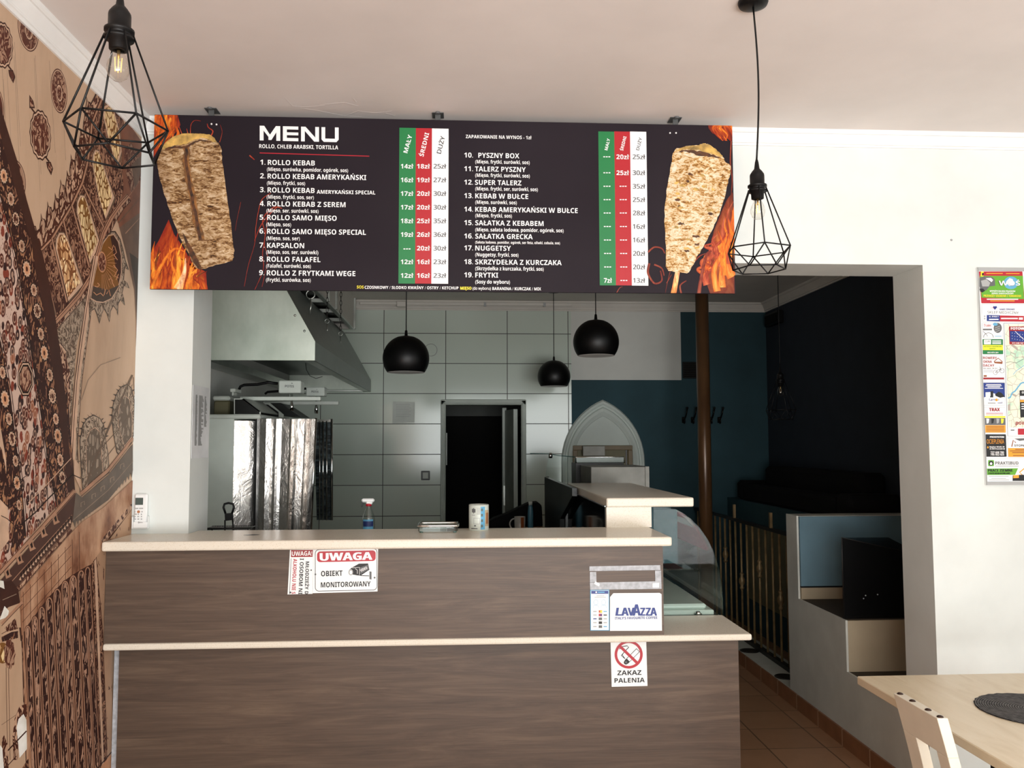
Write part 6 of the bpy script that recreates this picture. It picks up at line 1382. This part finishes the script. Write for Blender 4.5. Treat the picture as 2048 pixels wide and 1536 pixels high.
class Mural:
    def __init__(s): s.m = MB(); s.k = []; s.l = .0006
    def mi(s, k):
        if k not in s.k: s.k.append(k)
        return s.k.index(k)
    def p(s, x, y):
        q = atX(x, y, XL); q.y = min(q.y, YF - .002); q.z = min(max(q.z, .004), ZC - .012); q.y = max(q.y, YS + .02); return Vector((XL + s.l, q.y, q.z))
    def poly(s, k, pts): s.l += .000008; s.m.flat([s.p(*p) for p in pts], (1, 0, 0), s.mi(k)); return s
    def line(s, k, w, pts, closed=False):
        s.l += .000008; n = len(pts); L = []; R = []
        for i in range(n):
            a = pts[i-1] if (i or closed) else pts[i]; c = pts[(i+1) % n] if (i < n-1 or closed) else pts[i]
            dx, dy = c[0]-a[0], c[1]-a[1]; l = math.hypot(dx, dy) or 1; nx, ny = -dy/l*w/2, dx/l*w/2
            L.append(s.p(pts[i][0]+nx, pts[i][1]+ny)); R.append(s.p(pts[i][0]-nx, pts[i][1]-ny))
        for i in range(n if closed else n-1): j = (i+1) % n; s.m.flat([L[i], L[j], R[j], R[i]], (1, 0, 0), s.mi(k))
        return s
    def ring(s, cx, cy, rx, ry, sk=0, n=32, w=0, ph=0): return [(cx + (rx + w*math.cos(ph*i*2*math.pi/n))*math.cos(2*math.pi*i/n), cy + (ry + w*2*math.cos(ph*i*2*math.pi/n))*math.sin(2*math.pi*i/n) + sk*rx*math.cos(2*math.pi*i/n)) for i in range(n)]
U = Mural()
U.m.quad((XL + .0005, YS, 0), (XL + .0005, YF - .001, 0), (XL + .0005, YF - .001, ZC - .01), (XL + .0005, YS, ZC - .01), U.mi('tan'))
def G(oy): return lambda *a: [(a[i]/5.12, oy + a[i+1]/5.12) for i in range(0, len(a), 2)]
g0, g1, g2, g3 = G(0), G(250), G(500), G(750)
g4 = lambda *a: [(a[i]/5.908, 1000 + a[i+1]/5.908) for i in range(0, len(a), 2)]
g5 = lambda *a: [(a[i]/5.37, 1250 + a[i+1]/5.37) for i in range(0, len(a), 2)]
rm = random.Random(11)
for i in range(9): x = rm.uniform(0, 150); U.line('grey', .6, [(x, rm.uniform(60, 160)), (x + 12, 330 + rm.uniform(-40, 60))])
# round and star medallions
def disc(cx, cy, rx, ry, sk=.55):
    U.poly('line', U.ring(cx, cy, rx, ry, sk)); U.poly('pale', U.ring(cx, cy, rx*.93, ry*.95, sk)); U.poly('line', U.ring(cx, cy, rx*.86, ry*.9, sk)); U.poly('medal', U.ring(cx, cy, rx*.84, ry*.88, sk))
    U.poly('line', U.ring(cx + rx*.06, cy + ry*.1, rx*.42, ry*.42, sk)); U.poly('pale', U.ring(cx + rx*.06, cy + ry*.1, rx*.36, ry*.37, sk)); U.poly('medal', U.ring(cx + rx*.06, cy + ry*.1, rx*.28, ry*.3, sk))
disc(56, 58, 21, 44); disc(117.5, 182, 16.5, 44); disc(-12, 215, 20, 48); disc(30, 362, 21, 43, .3); disc(-70, 80, 26, 52)
def star(cx, cy, rx, ry):
    for k_, q in (('dark', 1.0), ('pale', .93), ('dark', .85), ('medal', .8)): U.poly(k_, U.ring(cx, cy, rx*q, ry*q, .3, 56, .8*q, 14))
    for s_ in (-1, 1):
        bx_, by_ = cx + s_*rx*.75*1.0, cy + s_*ry*.95
        U.line('dark', 3, [(cx + s_*rx*.45, cy + s_*ry*.85), (bx_ + s_*2, by_ + s_*6)])
        q = [(bx_ - 5 + s_*1, by_ + s_*2 + 4*s_), (bx_ + 5, by_ + s_*6), (bx_ + 6 + s_*4, by_ + s_*20), (bx_ + s_*6, by_ + s_*33), (bx_ - 4 + s_*2, by_ + s_*18)]
        U.poly('dark', q); mx, my = sum(a for a, _ in q)/5, sum(b for _, b in q)/5; U.poly('medal', [(mx + (a - mx)*.68, my + (b - my)*.7) for a, b in q])
star(80, 270, 21, 50); star(5, 90, 20, 46); star(-100, 190, 26, 60)
# cornice of palmettes and the windowed drum below it
base = g1(345, 1320, 420, 1260, 520, 1155, 645, 950, 725, 815, 835, 575, 880, 400, 905, 250) + g0(930, 1260, 985, 1120, 1040, 990)
tips = [(63, 440), (81, 426), (94, 402), (109, 385), (120, 358), (133, 340), (141, 308), (152, 286), (160, 256), (168, 222), (172, 192)]
nt = len(tips)
inset = [(62, 490)] + [(x + 4, y + 30) for x, y in tips] + [(192, 190)]
U.poly('dark', [(x - 1.5, y - 3) for x, y in inset] + base[::-1]); U.poly('arab', inset + base[::-1])
for i, (x, y) in enumerate(tips):
    j = min(i + 1, nt - 1); dx, dy = (tips[j][0] - x, tips[j][1] - y) if j != i else (7, -30)
    sh = lambda e: [(x + e*.6, y + e*2), (x + 3.4 - e*.5, y + 11 + e*.4), (x + 8 - e, y + 12 + e), (x + 10 - e, y + 22), (x + 9 - e, y + 34), (x + 12, y + 42), (x - 1, y + 46), (x - 3 + e, y + 33), (x - 2 + e, y + 22), (x + e*.8, y + 13)]
    U.poly('dark', sh(0)); U.poly('arab', sh(1.7))
drum = base + [(222, 200), (245, 235), (258, 300), (258, 380), (232, 428), (205, 470), (185, 552), (150, 598), (100, 655), (84, 590), (68, 515)]
U.poly('arabdark', drum)
U.line('line', 5, base); U.line('rail', 3.2, [(x + 1.5, y + 2) for x, y in base]); U.line('dark', 1.2, [(x + 3.5, y + 4) for x, y in base])
for a_, b_, c_, d_ in ((80, 500, 113, 640), (103, 476, 133, 604), (126, 440, 158, 575), (143, 410, 178, 535), (165, 370, 207, 455), (183, 320, 213, 442), (205, 220, 238, 330), (218, 250, 243, 340)):
    U.line('rail', 3.4, [(a_, b_), (c_, d_)]); U.line('dark', 1.1, [(a_ + 2, b_), (c_ + 2, d_)]); U.line('dark', 1.1, [(a_ - 2, b_), (c_ - 2, d_)])
def win(k, pts, fr='rod', g=1.16):
    mx, my = sum(p[0] for p in pts)/len(pts), sum(p[1] for p in pts)/len(pts)
    for kk, q in ((fr, g + .12), ('pale' if k != 'murk' else 'rod', g), (k, .98)): U.poly(kk, [(mx + (x - mx)*q, my + (y - my)*(1 + (q - 1)*.45)) for x, y in pts])
win('yellow', [(186, 330), (187, 312), (191, 303), (197, 305), (201, 320), (224, 392), (209, 432), (197, 392)])
win('yellow', [(155, 425), (156, 406), (161, 394), (168, 395), (173, 408), (195, 484), (178, 520), (165, 470)])
win('amber', [(113, 497), (114, 480), (119, 469), (127, 469), (134, 482), (160, 566), (135, 596), (124, 545)])
win('yellow', [(208, 232), (210, 216), (217, 212), (226, 222), (236, 262), (240, 300), (233, 326), (225, 305), (215, 268)])
win('murk', [(74, 528), (76, 520), (83, 520), (88, 540), (106, 622), (100, 634), (90, 600)])
U.poly('rod', [(96, 636), (108, 630), (112, 640), (100, 650)])
# dark beam and apse at the right, by the pier
U.poly('wood', [(241, 262), (252, 240), (290, 290), (290, 700), (272, 590), (255, 505), (238, 455), (232, 430), (246, 380)]); U.poly('medal', [(246, 300), (262, 285), (283, 330), (284, 375), (262, 388), (252, 350)]); U.poly('woodgrey', [(262, 330), (284, 312), (284, 345), (270, 385)])
U.poly('wood', [(230, 428), (284, 362), (288, 398), (235, 446)]); U.line('rail', 1.6, [(230, 428), (284, 364)]); U.line('rod', 2.5, [(236, 446), (288, 402)]); U.poly('woodgrey', [(238, 455), (288, 432), (288, 660), (268, 580), (250, 500)]); U.line('rail', 2, [(250, 467), (284, 440)]); U.poly('deep', [(258, 505), (280, 520), (284, 640), (270, 575)])
# pendentive arch bands
U.poly('arabgrey', [(105, 672), (160, 590), (176, 560), (165, 640), (152, 690), (146, 770), (140, 860), (128, 800), (112, 720)]); U.poly('arab', [(108, 700), (118, 690), (130, 705), (138, 740), (140, 800), (136, 880), (124, 800)])
U.line('dark', 1.6, [(108, 686), (120, 686), (133, 703), (136, 715)]); U.line('pale', 2.2, [(108, 688), (119, 689), (131, 705)])
for w, off, k in ((11, 0, 'rail'), (1.4, -5, 'dark'), (1.1, -1, 'line'), (1.4, 5, 'dark'), (5, 8, 'arab'), (1.2, 12, 'dark')): U.line(k, w, [(100 + off*.6, 655 + off*.8), (130 + off*.6, 622 + off*.8), (158 + off*.7, 590 + off*.7), (180 + off*.8, 555 + off*.5), (196 + off*.8, 505 + off*.5), (207 + off*.8, 466 + off*.5), (222 + off*.7, 436 + off*.6), (240 + off*.5, 410 + off*.7), (256 + off*.4, 392 + off*.8)])
for w, off, k in ((13, 0, 'pale'), (1.4, -6, 'dark'), (1.3, -2, 'line'), (3.4, 6, 'arabgrey'), (1.0, 8.2, 'line')): U.line(k, w, [(192 + off, 512), (184 + off, 560), (174 + off, 620), (164 + off, 690), (155 + off, 760), (149 + off, 840), (145 + off, 920)])
# half dome medallion with script and fringe
md = [(181, 596), (187, 560), (196, 520), (205, 488), (216, 472), (226, 470), (235, 484), (241, 512), (241, 545), (235, 575), (222, 596), (205, 604), (192, 602)]
fr_ = [(176, 606), (177, 628), (179, 640), (182, 622), (188, 618), (193, 630), (198, 648), (203, 628), (207, 618), (213, 628), (218, 645), (221, 622), (226, 612), (232, 620), (235, 632), (236, 608), (240, 600), (249, 611), (247, 596), (244, 586), (247, 572), (258, 577), (254, 566), (247, 560), (249, 535), (257, 540), (250, 520), (246, 500), (240, 478), (230, 462), (220, 462), (205, 480), (192, 530)]
U.poly('deep', fr_); U.poly('arabgrey', [(208 + (x - 208)*.965, 545 + (y - 545)*.965) for x, y in fr_]); U.poly('pale', [(x + (x - 210)*.05, y + (y - 540)*.03) for x, y in md]); U.poly('gold', md); U.poly('deep', [(181, 596), (185, 572), (215, 580), (238, 570), (235, 575), (222, 596), (205, 604), (192, 602)]); U.poly('dark', [(220, 474), (226, 470), (235, 484), (241, 512), (241, 545), (236, 568), (228, 520)])
U.poly('rose', U.ring(203, 524, 8.5, 21, .2)); U.poly('medal', U.ring(203, 524, 7.3, 18.5, .2))
for i in range(13): a = -.6 + i*.19; U.line('rose', .6, [(204 + 10*math.cos(a), 526 + 23*math.sin(a)), (206 + 26*math.cos(a), 528 + 52*math.sin(a))])
for pts in ([(188, 572), (194, 574), (198, 570), (194, 566)], [(186, 584), (192, 590), (200, 586), (206, 592)], [(212, 588), (217, 580), (220, 592)], [(216, 560), (222, 556), (219, 548), (224, 566), (228, 574)], [(228, 492), (232, 505), (227, 510), (234, 520)], [(226, 530), (234, 540), (228, 552), (236, 556)], [(216, 494), (223, 500), (226, 490)], [(231, 560), (236, 548)], [(207, 590), (210, 578)]): U.line('rose', 1.5, pts)
# plain apse with two pierced windows
U.line('grey', 1.2, [(162, 800), (175, 760), (200, 730), (240, 715)])
def pierced(out, inn, cren):
    n = len(out)
    for i in range(0, cren):
        a, b_ = out[i], out[i + 1]
        for q in (.25, .75): mx, my = a[0] + (b_[0] - a[0])*q, a[1] + (b_[1] - a[1])*q; nx, ny = (b_[1] - a[1]), -(b_[0] - a[0]); l = math.hypot(nx, ny); U.poly('deep', [(mx - ny/l*-2.2*-1, my + nx/l*-2.2), (mx + nx/l*7, my + ny/l*7), (mx - ny/l*2.2*-1*-1, my + nx/l*2.2)])
    U.poly('deep', out); c = (sum(p[0] for p in out)/n, sum(p[1] for p in out)/n); U.poly('arabgrey', [(c[0] + (x - c[0])*.95, c[1] + (y - c[1])*.97) for x, y in out])
    c = (sum(p[0] for p in inn)/len(inn), sum(p[1] for p in inn)/len(inn)); U.poly('pale', [(c[0] + (x - c[0])*1.1, c[1] + (y - c[1])*1.05) for x, y in inn]); U.poly('deep', [(c[0] + (x - c[0])*1.03, c[1] + (y - c[1])*1.02) for x, y in inn]); U.poly('lattice', inn)
pierced([(158, 880), (164, 850), (173, 836), (186, 829), (199, 836), (207, 850), (211, 880), (216, 910), (218, 945), (190, 968), (164, 984), (160, 930)], [(172, 905), (173, 878), (180, 862), (189, 857), (196, 864), (200, 890), (204, 950), (185, 964), (174, 970)], 6)
pierced([(222, 838), (225, 808), (233, 785), (243, 772), (254, 768), (262, 775), (268, 800), (270, 870), (262, 886), (238, 912), (232, 905), (226, 870)], [(236, 850), (237, 820), (242, 800), (249, 793), (257, 800), (262, 830), (262, 872), (248, 890)], 6)
for w, pts in ((3.6, g3(1350, 0, 1200, 330, 1040, 700, 930, 960, 870, 1130)), (1.3, g3(770, 890, 880, 870, 1010, 770, 1240, 520, 1370, 320)), (1.3, g3(750, 1010, 850, 1060, 960, 1000, 1100, 820, 1370, 480)), (1.2, g3(1195, 330, 1250, 820)), (1.2, g3(1360, 20, 1375, 200)), (1.2, g3(1000, 430, 1045, 1040)), (1.4, g3(775, 540, 815, 1200))): U.line('rod', w, pts)
# great pier with its carpet-like tiles
edge = [(-75, -40), (-40, 120), (0, 262), (20, 335), (40, 405), (62, 475), (75, 550), (92, 640), (106, 735), (118, 820), (129, 900), (137, 985)]
U.poly('floral', [(-700, -200)] + edge + [(85, 1042), (0, 1140), (-700, 1900)])
inner = [(-110, 20), (-60, 170), (-25, 300), (12, 440), (32, 520), (52, 640), (68, 745), (84, 850), (99, 945), (114, 1020)]
U.poly('border', inner + [(132, 1000)] + edge[::-1][1:])
for off, w in ((0, 2.2), (-4, 1.2), (4, 1.0)): U.line('black', w, [(x + off, y) for x, y in inner])
U.poly('dark', [(x - 3, y) for x, y in edge] + [(149, 985), (143, 900), (133, 820), (124, 740), (112, 650), (96, 560), (82, 505), (68, 455), (52, 400), (34, 325), (12, 255), (-30, 115)])
U.poly('border', [(128, 760), (134, 780), (142, 900), (142, 960), (136, 880)])
def rosette(cx, cy, r, k='rose'): U.poly('black', U.ring(cx, cy, r*1.25, r*2.4, .4)); U.poly('pale', U.ring(cx, cy, r, r*2.0, .4, 40, r*.12, 12)); U.poly(k, U.ring(cx, cy, r*.72, r*1.5, .4, 40, r*.08, 12)); U.poly('line', U.ring(cx, cy, r*.3, r*.7, .4))
for cx, cy, r, k in ((6, 352, 7, 'rose'), (20, 398, 6.5, 'rail'), (30, 438, 6.5, 'arab'), (42, 492, 6, 'rail'), (52, 538, 7.5, 'rose'), (66, 580, 6, 'rail'), (73, 622, 7, 'arab'), (80, 668, 6, 'rail'), (87, 706, 7, 'rose'), (98, 750, 6, 'rail'), (103, 792, 7, 'arab'), (110, 838, 5.5, 'rail'), (114, 872, 7, 'rose'), (119, 920, 6, 'rail'), (123, 955, 6, 'arab'), (-8, 300, 7, 'rail'), (-28, 240, 7, 'rose')): rosette(cx, cy, r, k)
il = [(-30, 560), (0, 690), (18, 790), (30, 890), (42, 980), (50, 1075)]
U.poly('border', il + [(22, 1110), (18, 1010), (2, 880), (-22, 760), (-60, 600)])
for off, w in ((0, 1.8), (4, 1.2)): U.line('black', w, [(x + off, y) for x, y in il])
for cx, cy, r, k in ((3, 745, 6, 'rail'), (8, 798, 8, 'rose'), (16, 838, 6, 'rail'), (22, 878, 7, 'arab'), (29, 922, 5.5, 'rail'), (32, 966, 6.5, 'rose'), (36, 1010, 5, 'rail')): rosette(cx, cy, r, k)
U.poly('pale', [(-60, 800), (0, 860), (10, 920), (16, 1080), (-60, 1180)]); U.poly('border', [(-10, 880), (2, 900), (14, 960), (18, 1020), (-10, 990)])
oc = lambda q: [(49 + 16.5*q*math.cos(a) , 758 + 37*q*math.sin(a)) for a in [math.pi/8 + math.pi/4*i for i in range(8)]]
for q, k in ((1, 'black'), (.92, 'pale'), (.84, 'black'), (.72, 'medal')): U.poly(k, oc(q))
# tie rods and wires across the pier
for w, pts in ((1.6, g3(0, 1440, 60, 1470, 130, 1530)), (1.2, g3(0, 1140, 130, 1130, 260, 1030)), (2.4, g3(200, 1535, 360, 1400, 480, 1270, 740, 1015)), (1.2, g3(330, 930, 345, 1400)), (1.2, g3(465, 740, 480, 1380)), (1.3, g3(60, 1340, 140, 1300))): U.line('black', w, pts)
for pts in (g3(280, 1310, 480, 1110, 720, 850), ): U.line('pale', 1.6, pts)
U.poly('pale', [(146, 916), (156, 928), (160, 980), (146, 950)]); U.line('black', 1.8, [(145, 950), (160, 957)])
# gallery rail and frieze
U.poly('frieze', [(150, 985), (0, 1160), (-250, 1450), (-250, 1540), (0, 1235), (40, 1175), (138, 1060), (143, 1040)]); U.poly('friezegrey', [(150, 985), (162, 995), (215, 950), (264, 888), (264, 940), (215, 1000), (160, 1040), (143, 1045)])
for w, dx, k in ((9, 0, 'rail'), (1.4, 5, 'dark'), (1.0, -5, 'line')): U.line(k, w, [(148, 981 + dx), (85, 1052 + dx), (0, 1143 + dx), (-250, 1420 + dx)]); U.line(k, w*.8, [(266, 876 + dx), (215, 940 + dx), (185, 966 + dx), (160, 988 + dx)])
for x, y in ((108, 1038), (84, 1064), (60, 1091), (36, 1118), (12, 1146)): U.poly('rail', [(x - 6, y - 4), (x + 3, y - 12), (x + 6, y + 2), (x + 10, y + 6), (x - 2, y + 12)]); U.poly('black', [(x - 2, y - 2), (x + 2, y - 7), (x + 4, y + 3), (x + 1, y + 6)])
for x, y in ((242, 930), (222, 957), (203, 975), (185, 990), (163, 1006)): U.line('grey', 1.6, [(x - 3, y + 8), (x - 3, y), (x + 4, y - 4), (x + 4, y + 4)])
U.line('rail', 1.2, [(142, 1030), (40, 1142), (15, 1170)]); U.line('grey', 1.2, [(266, 922), (215, 980), (145, 1040)])
lo0 = [(140, 1052), (38, 1168), (-250, 1490)]
U.line('arab', 9, [(x, y + 6) for x, y in lo0]); U.line('line', 1.4, [(x, y + 1) for x, y in lo0]); U.line('line', 1.4, [(x, y + 11) for x, y in lo0])
for i in range(20):
    u = i/19; x, y = 138 - 100*u, 1043 + 114*u; U.poly('black', [(x, y - 10), (x + 3.2, y - 12), (x + 2.4, y + 5)]) ; U.poly('pale', [(x - 2.8, y + 3), (x + 1, y - 4), (x + 2.0, y + 4)])
    x, y = 262 - 114*u, 948 + 100*u; U.poly('friezegrey', [(x - 3, y - 5), (x + 3, y - 10), (x, y + 8)])
# washed wall with grid, grape border under the counter top
U.poly('wash', [(140, 1066), (38, 1182), (36, 1260), (-20, 1330), (30, 1400), (70, 1260), (120, 1190), (175, 1140), (215, 1105), (266, 1060), (266, 960), (205, 1015), (160, 1045)])
for k_ in range(9): x = 44 + k_*14; U.line('line', .9, [(x, 1176 - k_*15 + 8), (x + 1, 1290 - k_*18)])
for k_ in range(3): U.line('line', .9, [(40, 1195 + k_*26), (140, 1090 + k_*22)])
U.poly('arab', [(200, 1080), (266, 1005), (266, 1015), (205, 1088)]); U.poly('grape', [(210, 1088), (266, 1018), (266, 1075), (214, 1078)]); U.line('line', 1, [(212, 1083), (266, 1018)])
# slender arched panels with scrollwork
tops = [(26, 1300, 14), (39, 1275, 13), (53, 1250, 13), (67, 1231, 14), (81, 1212, 15), (96, 1193, 16), (112, 1176, 17), (128, 1160, 17), (144, 1149, 17), (160, 1139, 16), (173, 1132, 12)]
def foot(x): return x + 17 + (x - 60)*.02
U.poly('dark', [(20, 1310)] + [(x, y) for x, y, _ in tops] + [(182, 1128), (212, 1540), (215, 1620), (30, 1620)])
for i, (x, y, w) in enumerate(tops):
    def strip(hw, dy, k):
        P = [(x - hw*math.cos(a), y + w*.9 + dy - (w*.9)*math.sin(a)) for a in [math.pi*j/8 for j in range(9)]]
        s_ = (foot(x) - x)/400
        U.poly(k, P + [(x + hw + s_*(1650 - y), 1650), (x - hw + s_*(1650 - y), 1650)])
    strip(w*.5, 0, 'line'); strip(w*.44, 1.5, 'rail'); strip(w*.33, 4, 'dark'); strip(w*.28, 5, 'scroll')
U.poly('arabdark', [(180, 1128), (192, 1112), (205, 1200), (214, 1540), (216, 1640), (204, 1640)]); U.poly('pale', [(186, 1122), (191, 1116), (206, 1540), (206, 1640), (203, 1640), (202, 1540)])
U.poly('grape', [(190, 1114), (212, 1086), (214, 1100), (207, 1270), (220, 1290), (224, 1500), (224, 1640), (214, 1640), (212, 1500), (203, 1260)]); U.line('line', 1, [(190, 1114), (203, 1260), (212, 1500)])
U.poly('rose', [(176, 1640), (200, 1532), (228, 1500), (230, 1640)]); U.line('dark', 2, [(190, 1540), (226, 1498)])
# lower left: lit side chapel, lamp and lattice
U.poly('tan', [(-250, 1500), (0, 1230), (36, 1190), (40, 1290), (46, 1440), (52, 1640), (-250, 1640)]); U.poly('wash', [(34, 1195), (42, 1270), (48, 1460), (54, 1640), (66, 1640), (52, 1400), (44, 1260)]); U.line('dark', 3.5, [(37, 1255), (40, 1282)])
U.poly('dark', [(0, 1165), (20, 1160), (34, 1180), (37, 1206), (12, 1215), (0, 1222), (-30, 1240), (-30, 1180)]); U.poly('white', [(-8, 1160), (4, 1162), (6, 1178), (-8, 1172)]); U.poly('white', [(6, 1212), (15, 1222), (12, 1234), (-4, 1240)]); U.line('grey', 1.2, [(2, 1200), (30, 1188)])
U.line('rail', 6, [(0, 1248), (42, 1204)]); U.line('dark', 1.2, [(0, 1252), (42, 1208)]); U.poly('arab', [(6, 1256), (28, 1236), (32, 1258), (10, 1264)]); U.line('line', 1.2, [(0, 1268), (18, 1258), (34, 1256)]); U.poly('border', [(0, 1274), (20, 1264), (33, 1262), (33, 1276), (0, 1284)])
U.poly('gold', U.ring(2, 1306, 14, 21)); U.poly('yellow', U.ring(2, 1306, 12.5, 19)); U.poly('medal', U.ring(16, 1308, 11, 30, 0, 36, 1.2, 9))
for x in (9, 14, 41): U.line('line', .9, [(x, 1335 if x < 30 else 1284), (x + 3, 1520 if x < 30 else 1405)])
U.line('rod', .8, [(0, 1450), (92, 1386)]); U.poly('arab', [(22, 1475), (26, 1438), (36, 1412), (50, 1408), (52, 1432), (36, 1442), (32, 1520), (24, 1520)]); U.poly('white', [(30, 1455), (34, 1438), (44, 1428), (50, 1440), (51, 1498), (36, 1516)]); U.line('dark', 2.6, [(4, 1510), (50, 1462)]); U.line('dark', 1.6, [(8, 1536), (30, 1512)])
U.poly('white', [(-10, 1480), (4, 1500), (6, 1540), (-10, 1560)]); U.poly('arab', [(5, 1470), (12, 1490), (14, 1540), (5, 1540), (0, 1480)]); U.poly('border', [(26, 1560), (54, 1516), (58, 1640), (20, 1640)])
o = build('mural', U.m, [MUR[k] for k in U.k], org=(XL, 2.5, 0)); tag(o, 'brown photo wallpaper of an ornate domed interior covering the left wall', 'mural')
